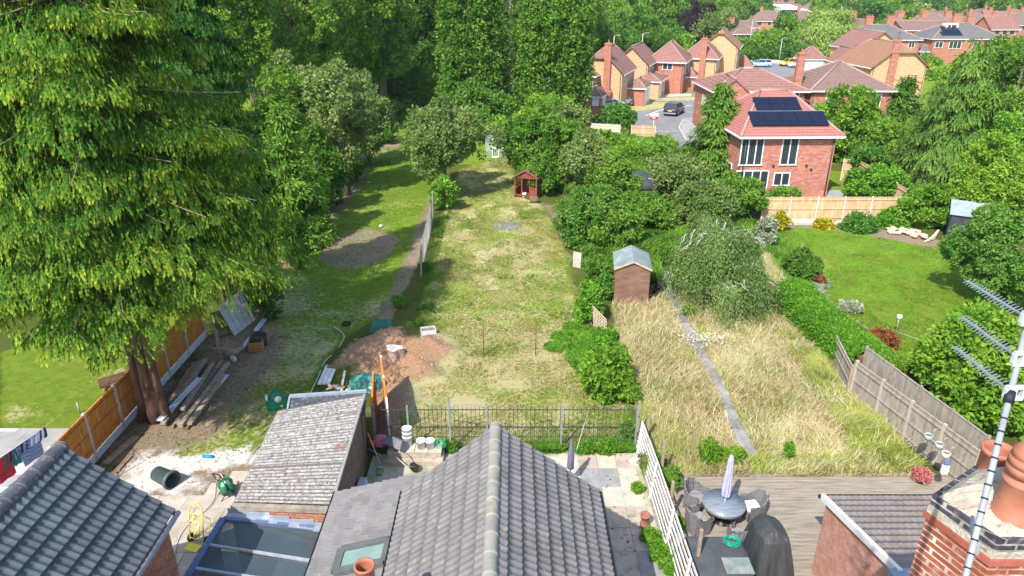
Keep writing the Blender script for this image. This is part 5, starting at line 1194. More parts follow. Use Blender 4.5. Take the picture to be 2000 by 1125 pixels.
# left orange fence with concrete posts; the trunk stands at its right
fl = lfence('orange timber fence with concrete posts beside the big conifer trunk', (-13.92, 17.35), (-13.92, 28.25), 1.82, 6, fw_or, cpost, gravel=.3, lat=fw_or, ph=.1)
for c_ in [c for c in fl.children if c.name.startswith('gravel')]: c_.data.materials[0] = bb
t = lfence('single orange fence run seen end on behind the felt roof', (-4.22, 20.05), (-4.92, 23.0), 1.85, 2, fw_or, upvc, both=True, ph=.07)
lfence('narrow older orange fence panel leaning behind the corrugated roof', (G(733, 870)[0], G(733, 870)[1]), (G(722, 800)[0] + .25, G(722, 800)[1]), 1.6, 1, fw_or, wood_grey)
# grey fence at the right
a_ = G(1665, 775); b_ = G(1880, 950)
lfence('long weathered grey timber fence between dry grass and right garden', (a_[0] - .1, a_[1]), (b_[0], b_[1] - .3), 1.55, 4, fw_grey, mnoise('fence_post_grey', (.40, .34, .27), (.55, .48, .4), 2, .9, .3), ph=.1)
lfence('second slatted fence line behind the grey fence', (a_[0] + .6, a_[1] + .8), (b_[0] + .5, b_[1] + .2), 1.75, 4, fw_grey, wood_grey, rails=False)
lfence('grey fence panels half covered by the privet hedge', (G(1600, 660)[0], G(1600, 660)[1]), (a_[0] - .2, a_[1] + .1), 1.3, 2, fw_grey, wood_grey)
# hanging pots on that fence
for i, (px, py, lb) in enumerate(((1812, 858, 'pale blue hanging pot highest on the grey fence'), (1833, 875, 'pale blue hanging pot in the middle of the grey fence row'), (1846, 893, 'white hanging pot lowest of the pots on the grey fence'))):
    q = G(px, py, 1.2); t = thing('hanging_pot', q, lb, 'pot', 'pots hung on the grey fence')
    mb = MB(); mb.lathe([(.001, 0), (.09, 0), (.125, .18), (.115, .18), (.09, .05)], n=14); mb.build('pot', mplain('pot_blue', (.42, .55, .56), .5) if i < 2 else whitep, t)
    mb = MB(); mb.tube([(.1, 0, .16), (.12, 0, .34), (.2, 0, .4), (.25, .0, .34)], .012, 6); mb.build('hook', metal, t)
    mb = MB(); mb.lathe([(.001, .15), (.11, .15)], n=12); mb.build('compost', wood_dark, t)
q = G(1843, 925, .8); mb = MB(); mb.box((0, 0, .16), (.20, .12, .32), .02); t = thing('feeder', q, 'white box with blue top fixed low on the grey fence', 'box'); mb.build('body', whitep, t)
mb = MB(); mb.box((0, 0, .38), (.16, .1, .12), .02); mb.build('cap', mplain('cap_blue', (.1, .15, .45), .4), t)

# ---- timber pile
rg = random.Random(9)
c0, c1 = G(330, 830), G(440, 690)
for i, (ax, ay, bx, by, z, lb) in enumerate((
    (318, 828, 402, 700, .30, 'dark rough timber lying topmost on the pile near the trunk'), (330, 822, 420, 705, .18, 'long grey beam in the middle of the pile'), (345, 828, 436, 702, .08, 'thick brown beam at the right of the pile'),
    (352, 832, 446, 708, .2, 'weathered beam on the right edge of the timber pile'), (362, 838, 444, 722, .06, 'lowest brown beam on the right of the timber pile'), (338, 790, 382, 708, .1, 'short board at the left back of the pile'),
    (346, 772, 392, 706, .22, 'second short board at the left back of the pile'), (325, 800, 372, 720, .12, 'stubby timber between fence and pile'), (312, 822, 362, 752, .10, 'plank resting on the left foot of the pile'),
    (370, 828, 428, 748, .16, 'narrow plank laid across the right beams'), (334, 836, 378, 770, .05, 'ground level timber at the near end of the pile'), (356, 800, 414, 712, .30, 'grey plank lying on top of the beams'))):
    A_, B_ = G(ax, ay, z), G(bx, by, z); mb = MB(); mb.bar(A_, B_, rg.uniform(.14, .2), rg.uniform(.07, .12)); one('timber_beam', mb, rg.choice((wood_grey, wood_dark)), lb, 'timber', 'timbers stacked by the orange fence')
for (ax, ay, bx, by, lb) in ((312, 822, 391, 738, 'white plastic board slanting through the timber pile'), (386, 802, 443, 732, 'white board lying on the ground right of the timber pile'), (470, 684, 490, 660, 'short white board between the cart and the box'), (500, 646, 531, 606, 'long white board lying by the leaning panel')):
    z = .38 if ax == 312 else .08; A_, B_ = G(ax, ay, z), G(bx, by, z); mb = MB(); u = (Vector(B_) - Vector(A_)).normalized(); sd = Vector((-u.y, u.x, 0))
    mb.bar(A_, B_, .22, .02); 
    for s in (-1, 1): mb.bar(tuple(Vector(A_) + sd * s * .1 + Vector((0, 0, .02))), tuple(Vector(B_) + sd * s * .1 + Vector((0, 0, .02))), .02, .05)
    one('white_board', mb, mplain('board_bluish_white', (.66, .70, .76), .4), lb, 'board', 'white boards on the left lawn')
mb = MB(); A_, B_ = G(205, 905, .06), G(266, 852, .06); mb.bar(A_, B_, .24, .05); one('plank', mb, wood_grey, 'single weathered plank along the foot of the orange fence', 'plank')
mb = MB(); A_, B_ = G(222, 925, .04), G(255, 890, .04); mb.bar(A_, B_, .16, .05); one('plank', mb, wood_dark, 'shorter dark plank beside the left tiled roof', 'plank')
# rusty cart
q = G(452, 700); t = thing('garden_cart', (q[0], q[1], 0), 'wooden barrow with one pale wheel at the end of the timber pile', 'barrow', None, R(-25))
mb = MB(); mb.box((0, 0, .42), (.95, .6, .05)); [mb.box((0, s * .3, .52), (.95, .04, .18)) for s in (-1, 1)]; mb.box((.47, 0, .52), (.04, .6, .18)); mb.build('tray', wood_grey, t)
mb = MB(); mb.lathe([(.05, -.03), (.15, -.03), (.16, 0), (.15, .03), (.05, .03), (.05, -.03)], (.35, -.2, .16), 16, 'y'); mb.build('wheel', upvc, t)
mb = MB(); mb.bar((.35, -.2, .16), (.1, -.2, .4), .03); mb.bar((-.4, -.2, 0), (-.35, -.2, .42), .04); mb.bar((-.4, .2, 0), (-.35, .2, .42), .04); mb.bar((-.45, -.25, .42), (-.95, -.25, .5), .035); mb.bar((-.45, .25, .42), (-.95, .25, .5), .035); mb.build('frame', metal, t)
# box and burner
q = G(502, 682); t = thing('wooden_crate', (q[0], q[1], 0), 'orange brown wooden crate standing in the lawn shade', 'crate', None, R(8))
mb = MB()
for k in range(3): mb.box((0, -.27, .09 + k * .15), (.6, .03, .13)); mb.box((0, .27, .09 + k * .15), (.6, .03, .13)); mb.box((-.29, 0, .09 + k * .15), (.03, .52, .13)); mb.box((.29, 0, .09 + k * .15), (.03, .52, .13))
mb.box((0, 0, .03), (.56, .5, .03)); mb.build('slats', mplain('crate_wood', (.42, .20, .07), .85), t)
q = G(500, 660, .5); t = thing('metal_tub', (q[0] + .05, q[1] + .2, .0), 'dark open tub behind the orange crate', 'tub')
mb = MB(); mb.lathe([(.001, 0), (.28, 0), (.34, .55), (.31, .55), (.27, .1), (.001, .1)], n=18); mb.build('tub', mplain('dark_iron', (.045, .04, .04), .7), t)
# leaning concrete panels
q0, q1, q2, q3 = G(457, 657, .05), G(498, 625, .05), None, None
t = thing('leaning_sheet', (q0[0], q0[1], 0), 'pale ribbed concrete panel leaning under the conifer', 'panel')
pc = mnoise('ribbed_concrete', (.40, .39, .38), (.62, .6, .58), 6, .9, .5)
A_ = Vector(q0); B_ = Vector(q1); C_ = Vector(GY(470, 568, B_.y + .55)); D_ = Vector(GY(424, 600, A_.y + .55)); mb = MB()
for k in range(5):
    a1_, b1_ = A_.lerp(B_, k / 5 + .01), A_.lerp(B_, (k + 1) / 5 - .01); d1_, c1_ = D_.lerp(C_, k / 5 + .01), D_.lerp(C_, (k + 1) / 5 - .01); n_ = (b1_ - a1_).cross(d1_ - a1_).normalized() * .06
    if n_.y > 0: n_ = -n_
    mb.add([a1_, b1_, c1_, d1_, a1_ + n_, b1_ + n_, c1_ + n_, d1_ + n_], [(0, 3, 2, 1), (4, 5, 6, 7), (0, 1, 5, 4), (1, 2, 6, 5), (2, 3, 7, 6), (3, 0, 4, 7)])
    for j in range(1, 22):
        e0, e1 = a1_.lerp(d1_, j / 22) + n_, b1_.lerp(c1_, j / 22) + n_; mb.bar(tuple(e0), tuple(e1), .03, .02)
mb.build('ribbed_face', pc, t, True)
q = G(440, 655, .05); A_ = Vector(q); mb = MB()
for k in range(4): mb.bar(tuple(A_ + Vector((.06 * k - .1, .05 * k, 0))), tuple(Vector(GY(420, 610, A_.y + .5)) + Vector((.06 * k - .1, .05 * k, 0))), .3, .04)
one('wooden_sheet', mb, wood_dark, 'dark boards propped left of the ribbed panel', 'board')
mb = MB(); mb.bar(G(428, 690, 0), GY(422, 645, G(428, 690)[1] + .3), .14, .05); one('post', mb, wood_grey, 'single grey stake standing behind the timber pile', 'stake')
# log by the fence
mb = MB(); A_, B_ = G(193, 750, .35), G(262, 733, .35); mb.tube([A_, tuple(Vector(A_).lerp(Vector(B_), .5)), B_], [.2, .23, .26], 14); one('log', mb, barkr, 'cut dark log lying behind the orange fence by the trunk', 'log')
# white barrel on its side
q = G(325, 945); t = thing('barrel', (q[0], q[1], .27), 'dark green plastic bin lying on the white dusted yard', 'bin', None, R(-28))
mb = MB(); mb.lathe([(.001, -.42), (.2, -.42), (.235, -.38), (.27, .30), (.29, .31), (.29, .38), (.25, .38), (.21, -.3), (.001, -.34)], n=26, axis='x'); mb.build('shell', mplain('bin_dark_green', (.05, .075, .07), .5), t)
mb = MB(); mb.lathe([(.285, .28), (.31, .29), (.31, .35), (.285, .36)], n=26, axis='x'); mb.build('rim', mplain('bin_rim', (.09, .12, .15), .5), t)
# blue tube
mb = MB(); A_, B_ = G(396, 891, .05), G(416, 892, .05); mb.tube([A_, B_], .055, 12); one('drain_pipe', mb, mplain('pipe_blue', (.02, .24, .62), .4), 'short bright blue pipe on the grass edge of the yard', 'pipe')
# yellow sack truck
q = G(380, 1070); t = thing('sack_truck', (q[0], q[1], 0), 'yellow tubular sack truck standing on the concrete yard', 'sack truck', None, R(-15))
yel = mplain('yellow_paint', (.78, .66, .08), .4, .5, 0, .08); mb = MB(); tl = lambda x, z: (x, .10 + z * .22, z)
for s in (-1, 1): mb.tube([tl(s * .22, .12), tl(s * .22, 1.0), tl(s * .17, 1.18), tl(s * .06, 1.27), tl(0, 1.28)], .018, 8)
for z in (.2, .45, .7, .95): mb.tube([tl(-.22, z), tl(.22, z)], .014, 6)
for x in (-.09, .09): mb.tube([tl(x, .15), tl(x, .95)], .012, 6)
mb.tube([tl(-.22, .95), (-.22, .55, .6), (-.22, .40, .2), (-.2, .2, .1)], .014, 6); mb.tube([tl(.22, .95), (.22, .55, .6), (.22, .40, .2), (.2, .2, .1)], .014, 6); mb.build('frame', yel, t)
mb = MB(); mb.box((0, -.05, .06), (.42, .26, .02)); mb.build('toe_plate', yel, t)
for s in (-1, 1): mb = MB(); mb.lathe([(.05, -.035), (.11, -.04), (.13, 0), (.11, .04), (.05, .035), (.05, -.035)], (s * .27, .22, .13), 16, 'x'); mb.build('wheel', tyre, t)
# hose reel
q = G(446, 968); t = thing('hose_reel', (q[0], q[1], 0), 'green hose reel trolley with hose trailing over the yard', 'hose reel', None, R(35))
grn = mplain('green_plastic', (.02, .20, .09), .35, .5)
mb = MB()
for s in (-1, 1): mb.lathe([(.05, s * .15), (.23, s * .15), (.235, s * .17), (.05, s * .17)], (0, 0, .35), 22, 'y')
mb.lathe([(.09, -.15), (.09, .15)], (0, 0, .35), 16, 'y'); mb.build('drum', grn, t)
mb = MB()
for k in range(6): mb.lathe([(.12 + .012 * (k % 2), -.13 + .045 * k), (.15, -.11 + .045 * k), (.12 + .012 * (k % 2), -.09 + .045 * k)], (0, 0, .35), 20, 'y')
mb.build('hose_coil', mplain('hose_pale_green', (.30, .5, .36), .5), t)
mb = MB()
for s in (-1, 1): mb.tube([(.22, s * .19, .08), (0, s * .19, .35), (-.10, s * .19, .72), (-.28, s * .19, .86)], .015, 8); mb.tube([(0, s * .19, .35), (-.25, s * .19, .02)], .015, 8)
mb.tube([(-.28, -.19, .86), (-.28, .19, .86)], .015, 8); mb.build('frame', gutm, t)
for s in (-1, 1): mb = MB(); mb.lathe([(.02, -.025), (.08, -.025), (.08, .025), (.02, .025)], (.22, s * .23, .08), 14, 'y'); mb.build('wheel', tyre, t)
def hose(pts, r, mat, label, z=.05, cat='hose', n=8):
    P = [Vector(G(p[0], p[1], p[2] if len(p) > 2 else z)) for p in pts]; out = []
    for i in range(len(P) - 1):
        p0, p1, p2, p3 = P[max(0, i - 1)], P[i], P[i + 1], P[min(len(P) - 1, i + 2)]
        for k in range(n):
            u = k / n; out.append(.5 * ((2 * p1) + (p2 - p0) * u + (2 * p0 - 5 * p1 + 4 * p2 - p3) * u * u + (3 * p1 - p0 - 3 * p2 + p3) * u ** 3))
    out.append(P[-1]); mb = MB(); mb.tube([tuple(v) for v in out], r, 6); return one('hose', mb, mat, label, cat)
hw_ = mplain('hose_cream', (.55, .48, .42), .5)
hose([(444, 955), (430, 925, .1), (422, 945), (418, 975), (398, 1000), (372, 1020), (350, 1050), (340, 1090), (336, 1124)], .016, hw_, 'cream hose running from the reel across the yard')
hose([(530, 862), (510, 868), (492, 885), (480, 905)], .014, hw_, 'thin pale cable over the outbuilding corner dust')
hose([(606, 768), (622, 735), (635, 705), (655, 688), (668, 668), (672, 655), (663, 645), (652, 638)], .02, mplain('hose_white', (.66, .70, .62), .5), 'white hose curving over the shaded lawn')
mb = MB(); mb.tube([(.17 * math.cos(a) + 0, .17 * math.sin(a), .05) for a in [k * math.pi / 10 for k in range(21)]], .045, 8); q = G(677, 634); mb.v = [(x + q[0], y + q[1], z) for x, y, z in mb.v]; one('rubber_ring', mb, tyre, 'small black tyre ring on the shaded lawn', 'tyre')
# green machine on the lawn
q = G(543, 792); t = thing('garden_roller_box', (q[0], q[1], 0), 'green moulded plastic cart with two pale wheels behind the outbuilding', 'cart', None, R(25))
mb = MB(); mb.prism([(-.40, -.30), (.40, -.30), (.40, .30), (-.40, .30)], 0, .06); vs = [(-.38, -.28, .06), (.38, -.28, .06), (.38, .28, .06), (-.38, .28, .06), (-.24, -.2, .42), (.26, -.2, .36), (.26, .2, .36), (-.24, .2, .42), (-.14, -.08, .62), (.08, -.08, .60), (.08, .08, .60), (-.14, .08, .62)]
mb.add(vs, [(0, 1, 5, 4), (1, 2, 6, 5), (2, 3, 7, 6), (3, 0, 4, 7), (4, 5, 9, 8), (5, 6, 10, 9), (6, 7, 11, 10), (7, 4, 8, 11), (8, 9, 10, 11)])
mb.box((-.09, 0, .66), (.06, .14, .12), .01); mb.box((.04, 0, .66), (.05, .14, .1), .01); mb.build('body', mplain('cart_green', (.008, .22, .12), .35, .5), t)
for (x, y, z) in ((.02, -.24, .40), (-.36, .02, .42)): mb = MB(); mb.lathe([(.001, -.05), (.06, -.05), (.065, -.03), (.12, -.03), (.13, 0), (.12, .04), (.001, .04)], (x, y, z), 18, 'y' if x > 0 else 'x'); mb.build('wheel', upvc, t)
for x in (.12, .34): mb = MB(); mb.lathe([(.001, -.02), (.05, -.02), (.05, .02)], (x, -.31, .12), 12, 'y'); mb.build('cap', mplain('cap_cream', (.7, .6, .35), .5), t)
# boards, bricks, tarpaulin
for (ax, ay, bx, by, w_, lb) in ((632, 750, 648, 714, .5, 'pair of white channel boards on the sunny grass'), (668, 752, 676, 716, .10, 'thin pale batten standing out from the brick rubble')):
    A_, B_ = Vector(G(ax, ay, .08)), Vector(G(bx, by, .08)); mb = MB(); u = (B_ - A_).normalized(); sd = Vector((-u.y, u.x, 0)); kk = 3 if w_ > .2 else 1
    for k in range(kk): o2 = sd * ((k - (kk - 1) / 2) * w_ / kk); mb.bar(tuple(A_ + o2), tuple(B_ + o2), w_ / kk * .9, .06)
    one('white_board', mb, whitep, lb, 'board')
brl = [mnoise('loose_brick', (.55, .33, .25), (.72, .52, .42), 5, .9, .3), mnoise('loose_brick_pale', (.6, .5, .42), (.78, .7, .6), 5, .9, .3)]
q = G(672, 765)
for i in range(16):
    x, y = q[0] + rg.uniform(-.65, .45), q[1] + rg.uniform(-.18, .40); mb = MB(); mb.at((x, y, .05 + .05 * rg.random()), rg.uniform(0, 3), rg.uniform(-.4, .4), rg.uniform(-.4, .4)).box((0, 0, 0), (.215, .1, .065), .008)
    one('loose_brick', mb, brl[i % 2], 'loose brick in the small rubble heap by the tarpaulin', 'brick', 'bricks in the rubble heap')
def blob(name, c, rx, ry, rz_, mat, label, cat, seed=1, nu=28, nv=14, fold=.22, flat=0):
    rg_ = np.random.RandomState(seed); vs = []; fs = []; ph = rg_.rand(6) * 6
    for j in range(nv + 1):
        t = j / nv * math.pi * .5
        for i in range(nu):
            a = 2 * math.pi * i / nu; f = 1 + fold * (.5 * math.sin(3 * a + ph[0] + 2 * t) + .35 * math.sin(7 * a + ph[1] - 3 * t) + .3 * math.sin(11 * a + ph[2] + 5 * t)) * (.3 + math.sin(t) * .0 + .7 * math.cos(t)) + rg_.normal() * .02
            vs.append((math.cos(a) * math.cos(t) ** .7 * rx * f, math.sin(a) * math.cos(t) ** .7 * ry * f, rz_ * math.sin(t) ** .8 * (1 + fold * .5 * math.sin(5 * a + ph[3]) * math.cos(t))))
    for j in range(nv):
        for i in range(nu): fs.append((j * nu + i, j * nu + (i + 1) % nu, (j + 1) * nu + (i + 1) % nu, (j + 1) * nu + i))
    mb = MB(); mb.at(c); mb.add(vs, fs, False); return one(name, mb, mat, label, cat, loc=c)
q = G(716, 757); blob('tarpaulin_bundle', (q[0], q[1], .02), .68, .46, .55, mnoise('tarpaulin_green', (.02, .12, .11), (.09, .30, .26), 3, .35, .5, .5), 'crumpled green tarpaulin covering a heap beside the orange fence', 'tarpaulin', 4, fold=.28)
# stump, roots
q = G(772, 712); rgs_ = np.random.RandomState(8); vs = []; fs = []; nu = 22
for j, (z, r) in enumerate(((-.15, .62), (.1, .50), (.35, .40), (.62, .345), (.68, .33))):
    for i in range(nu): a = 2 * math.pi * i / nu; rr = r * (1 + .16 * math.sin(3 * a + .6) + .1 * math.sin(5 * a + 2) + .05 * rgs_.normal()) ; vs.append((rr * math.cos(a), rr * math.sin(a) * .9, z))
for j in range(4):
    for i in range(nu): fs.append((j * nu + i, j * nu + (i + 1) % nu, (j + 1) * nu + (i + 1) % nu, (j + 1) * nu + i))
t = thing('tree_stump', (q[0], q[1], .12), 'pale sawn tree stump in the reddish earth mound', 'stump')
mb = MB(); mb.add(vs, fs, False); mb.build('bark', mnoise('stump_bark', (.24, .13, .08), (.5, .36, .28), 4, .95, .8, bd=.03), t)
mb = MB(); mb.add(vs[-nu:], [tuple(range(nu))]); mb.build('sawn_top', mnoise('sawn_wood', (.62, .5, .4), (.8, .7, .6), 8, .9, .3), t)
mb = MB(); mb.tube([(.35, -.2, .1), (.75, -.45, .0), (1.05, -.55, -.12)], [.17, .10, .03], 8); mb.tube([(-.3, -.25, .15), (-.55, -.7, .05), (-.62, -1.0, -.05)], [.15, .08, .03], 8); mb.build('root', MATS['stump_bark'], t)
# planter trough
q = G(837, 658); t = thing('planter_trough', (q[0], q[1], .0), 'pale metal trough of dry soil near the earth mound', 'planter', None, R(14))
mb = MB()
for s in (-1, 1): mb.box((0, s * .23, .21), (.62, .03, .42)); mb.box((s * .32, 0, .21), (.03, .49, .42))
mb.build('sides', mnoise('galvanised_pale', (.5, .56, .56), (.66, .7, .7), 4, .5, .1, .5), t); mb = MB(); mb.box((0, 0, .34), (.6, .44, .03)); mb.build('soil', mnoise('dry_soil', (.2, .12, .08), (.45, .33, .24), 12, .95, .9, bd=.04), t)
mb = MB(); mb.box((0, 0, .4), (.16, .12, .08), .02); q = G(878, 682); mb.v = [(x + q[0], y + q[1], z - .3) for x, y, z in mb.v]; one('plastic_scrap', mb, whitep, 'small white scrap lying on the dry lawn', 'scrap')
# teal netting roll
q = G(744, 652); t = thing('netting_roll', (q[0], q[1], 0), 'collapsed roll of teal plastic netting beside the earth path', 'netting'); mb = MB(); rg_ = random.Random(3)
for k in range(26):
    a = k / 26 * 6.283; mb.tube([((.52 + .05 * math.sin(3 * a)) * math.cos(a), .30 * math.sin(a), .02), ((.45 + .05 * math.sin(5 * a)) * math.cos(a) + .05, .26 * math.sin(a) + .05, .42), (.36 * math.cos(a + .5) + .1, .2 * math.sin(a + .5) + .1, .66 + .08 * math.sin(2 * a))], .007, 4)
for z in [k * .06 for k in range(1, 12)]: mb.tube([((.52 - z * .2 + .05 * math.sin(3 * a)) * math.cos(a) + z * .12, (.3 - z * .12) * math.sin(a) + z * .14, z + .04 * math.sin(2 * a + z * 3)) for a in [j * math.pi / 12 for j in range(25)]], .006, 4, False)
mb.build('mesh', mplain('net_teal', (.03, .34, .33), .5), t)
# stakes, metal
mb = MB(); q = G(945, 697); mb.tube([q, (q[0], q[1], 1.45)], .02, 6); one('stake', mb, mplain('rusty_iron', (.2, .09, .04), .9), 'thin rusty stake standing left on the dry lawn', 'stake')
mb = MB(); q = G(1046, 694); mb.tube([q, (q[0], q[1], 1.7)], .02, 6); one('stake', mb, MATS['rusty_iron'], 'thin rusty stake standing right on the dry lawn', 'stake')
# ---- old wire and timber fence beside the middle lawn, left side
t = thing('wire_fence', (-5.2, 40, 0), 'tall grey chicken wire fence leaning between the two lawns', 'fence'); pts = [G(*p)[:2] for p in ((822, 545), (826, 515), (832, 488), (838, 465), (843, 440), (845, 420))]
for i, p in enumerate(pts): mb = MB(); mb.bar((p[0], p[1], 0), (p[0] + .08, p[1], 1.65), .07, .07); mb.build('post', wood_grey, t, True)
mb = MB()
for (a, b) in zip(pts, pts[1:]):
    k = 14
    for j in range(k): f = j / k; x, y = a[0] + (b[0] - a[0]) * f, a[1] + (b[1] - a[1]) * f; mb.bar((x, y, .05), (x + .07, y, 1.55), .012, .012)
    for z in [.1 + .12 * q for q in range(13)]: mb.bar((a[0] + .04, a[1], z), (b[0] + .04, b[1], z), .010, .010)
mb.build('wire', mplain('zinc_wire', (.40, .42, .4), .6), t, True)
# broken pale board + lattice at the right of middle lawn
mb = MB(); q = G(1127, 522); mb.at((q[0], q[1], 0), R(60)); mb.box((0, 0, .45), (.08, .5, .9)); one('broken_slab', mb, cpost, 'broken pale concrete panel end among the bushes', 'panel')
t = thing('lattice_panel', G(1172, 628), 'pale wooden lattice panel leaning near the ivy bush', 'trellis'); A_ = Vector(G(1160, 640, 0)); B_ = Vector(G(1186, 668, 0)); mb = MB(); u = (B_ - A_)
for k in range(9): p = A_ + u * (k / 8); mb.bar(tuple(p), tuple(p + Vector((-.1, .1, 1.1))), .03, .02)
for z in range(8): mb.bar(tuple(A_ + Vector((-.012 * z, .012 * z, .05 + z * .145))), tuple(B_ + Vector((-.012 * z, .012 * z, .05 + z * .145))), .03, .02)
mb.build('lattice', wood_pale, t, True)
# ---- iron railings with gate
iron = mplain('black_iron', (.07, .08, .075), .6, .4, .2); igr = mplain('grey_iron_post', (.27, .31, .31), .6, .4, .2)
ry = 19.80; t = thing('iron_railings', (0, ry, 0), 'long row of black iron railings across the middle lawn', 'railings')
mb = MB(); mbs = MB(); x0, x1 = G(735, 880)[0], G(1240, 885)[0]; n_ = int((x1 - x0) / .142); gx0, gx1 = G(880, 880)[0], G(950, 880)[0]
for i in range(n_):
    x = x0 + (x1 - x0) * i / n_; mb.bar((x, ry, .1), (x, ry, 1.72), .016, .016)
    if x > gx0 and i % 1 == 0: mb.bar((x + .07, ry, .1), (x + .07, ry, .92), .008, .008)
for z in (.15, .92, 1.60): mb.bar((x0, ry, z), (x1, ry, z), .035, .02)
mb.build('bars', iron, t, True)
for px in (735, 800, 880, 952, 1095, 1240): x = G(px, 880)[0]; mb = MB(); mb.bar((x, ry, 0), (x, ry, 1.98 if px == 880 else 1.76), .06, .06); mb.build('post', igr, t, True)
mb = MB(); pts = [(gx0 + (gx1 - gx0) * k / 10, ry, 1.66 + .14 * math.sin(math.pi * k / 10)) for k in range(11)]; mb.tube(pts, .014, 6); mb.bar((G(850, 800, 1.2)[0], ry + .8, 1.2), (gx0, ry, 1.9), .03, .03); mb.build('top_rail', igr, t, True)
# washing line post on the patio rope
mb = MB(); a = Vector(G(1150, 800, 1.5)); mb.tube([tuple(a), G(1118, 905, .9)], .008, 4); one('washing_line', mb, upvc, 'thin white line hanging across the railings', 'line')
# steps of slabs with the tubs
t = thing('garden_steps', G(830, 890), 'stacked stone slab steps under the white tubs', 'steps'); qa = G(770, 890); mb = MB()
mb.box((qa[0] + .75, 19.2, .10), (1.9, .7, .20)); mb.box((qa[0] + .75, 19.32, .30), (1.75, .5, .18)); mb.build('lower_slab', slabm, t, True)
mb = MB(); rg3 = random.Random(2)
for k in range(4): mb.box((qa[0] + .08 + .45 * k, 19.32, .42), (.43, .54, .05))
mb.build('top_slab', slabw, t, True)
wt = mplain('tub_white', (.72, .74, .76), .4)
def tub(label, x, y, z, r, h, rx=0, nst=1, grp=None):
    mb = MB(); mb.at((x, y, z), 0, rx)
    for k in range(nst):
        b = k * h * .42; mb.lathe([(.001, b), (r * .85, b), (r * .97, b + h * .86), (r * 1.05, b + h * .88), (r * 1.05, b + h), (r * .92, b + h), (r * .8, b + .05)], n=20)
    return one('plastic_tub', mb, wt, label, 'tub', grp, loc=(x, y, z))
qt = G(797, 870, .45); tub('tall stack of dusty white tubs behind the stone steps', qt[0] - .02, 19.42, .45, .165, .36, R(-6), 3)
qt = G(822, 878, .45); tub('white plastic tub left of the pair on the steps', qt[0], 19.3, .45, .155, .30); qt = G(838, 878, .45); tub('white plastic tub right of the pair on the steps', qt[0] + .03, 19.3, .45, .155, .30)
qt = G(854, 874, .45); t = thing('netting_ball', (qt[0] + .1, 19.4, .42), 'bright green tangled netting beside the white tubs', 'netting'); mb = MB()
for k in range(34):
    a, b = rg.uniform(0, 6.28), rg.uniform(0, 3.14); pts = [(.2 * math.cos(a + s * .5) * math.sin(b + s * .3), .2 * math.sin(a + s * .5) * math.sin(b + s * .3), .12 + .2 * math.cos(b + s * .3)) for s in range(6)]; mb.tube(pts, .008, 4, False)
mb.build('mesh', mplain('net_green', (.02, .42, .18), .5), t)
# upturned wheelbarrow tray, pink sack
q = G(768, 902); t = thing('wheelbarrow', (q[0], q[1], .0), 'upturned grey wheelbarrow beside the end of the orange fence', 'wheelbarrow', None, R(-35))
mb = MB(); mb.at((0, 0, .30), 0, R(-38)); vs = [(-.45, -.33, .3), (.42, -.28, .3), (.42, .28, .3), (-.45, .33, .3), (-.25, -.2, 0), (.3, -.2, 0), (.3, .2, 0), (-.25, .2, 0)]; vs += [(x * .96, y * .95, z - .02 if z > .1 else z + .02) for x, y, z in vs]
vs = [(x, y, .55 - z) for x, y, z in vs]
mb.add(vs, [(0, 1, 5, 4), (1, 2, 6, 5), (2, 3, 7, 6), (3, 0, 4, 7), (4, 5, 6, 7), (8, 12, 13, 9), (9, 13, 14, 10), (10, 14, 15, 11), (11, 15, 12, 8), (12, 15, 14, 13)]); mb.build('tray', mnoise('barrow_grey', (.10, .11, .125), (.2, .21, .23), 3, .5, .2), t)
mb = MB(); mb.tube([(.3, -.2, .5), (.75, -.15, .25), (.9, 0, .2)], .018, 6); mb.tube([(.3, .2, .5), (.75, .15, .25), (.9, 0, .2)], .018, 6); mb.tube([(-.3, -.25, .3), (-.9, -.3, .35)], .018, 6); mb.tube([(-.3, .25, .3), (-.9, .3, .35)], .018, 6); mb.build('frame', metal, t)
mb = MB(); mb.lathe([(.08, -.04), (.17, -.04), (.18, 0), (.17, .04), (.08, .04), (.08, -.04)], (.95, 0, .2), 18, 'y'); mb.build('wheel', tyre, t)
q = G(743, 868, .4); blob('pink_sack', (q[0], q[1] + .1, .35), .28, .2, .35, mplain('sack_pink', (.55, .2, .28), .7), 'pink sack behind the upturned wheelbarrow', 'sack', 7)
mb = MB(); q = G(728, 870, .5); mb.lathe([(.001, 0), (.1, 0), (.1, .16), (.001, .16)], q, 14); one('red_can', mb, mplain('can_red', (.55, .06, .04), .5), 'small red can beside the wheelbarrow', 'can')
mb = MB(); A_, B_ = G(745, 912, .05), G(718, 845, 1.1); mb.tube([A_, B_], .018, 6); one('broom_handle', mb, wood_pale, 'broom handle leaning on the outbuilding side wall', 'broom')
q = G(742, 925); t = thing('strimmer_head', (q[0], q[1], 0), 'small green and grey plant tray near the leaning broom', 'tray'); mb = MB(); mb.box((0, 0, .08), (.22, .3, .14), .03); mb.build('tray', mplain('tray_green', (.2, .28, .12), .7), t); mb = MB(); mb.box((-.02, .1, .19), (.2, .1, .08), .03); mb.build('handle', metal, t)
mb = MB(); A_ = G(712, 945, .5); mb.bar(A_, (A_[0] - .1, A_[1] - 1.0, .5), .2, .5); one('cool_box', mb, mplain('box_blue_white', (.4, .47, .6), .5), 'blue and white box against the outbuilding wall', 'box')
# folded patio parasols, two pointed tips
puf = mplain('fabric_violet', (.17, .155, .24), .8); 
for (px, py, lb) in ((1104, 925, 'dark folded parasol tip at the patio edge behind the gable'),):
    q = G(px, py, 0); mb = MB(); mb.lathe([(.02, 0), (.02, .6), (.11, .7), (.10, 1.2), (.03, 1.75), (.001, 1.8)], (q[0] + .1, q[1] - .6, 0), 14); one('folded_parasol', mb, puf, lb, 'parasol')
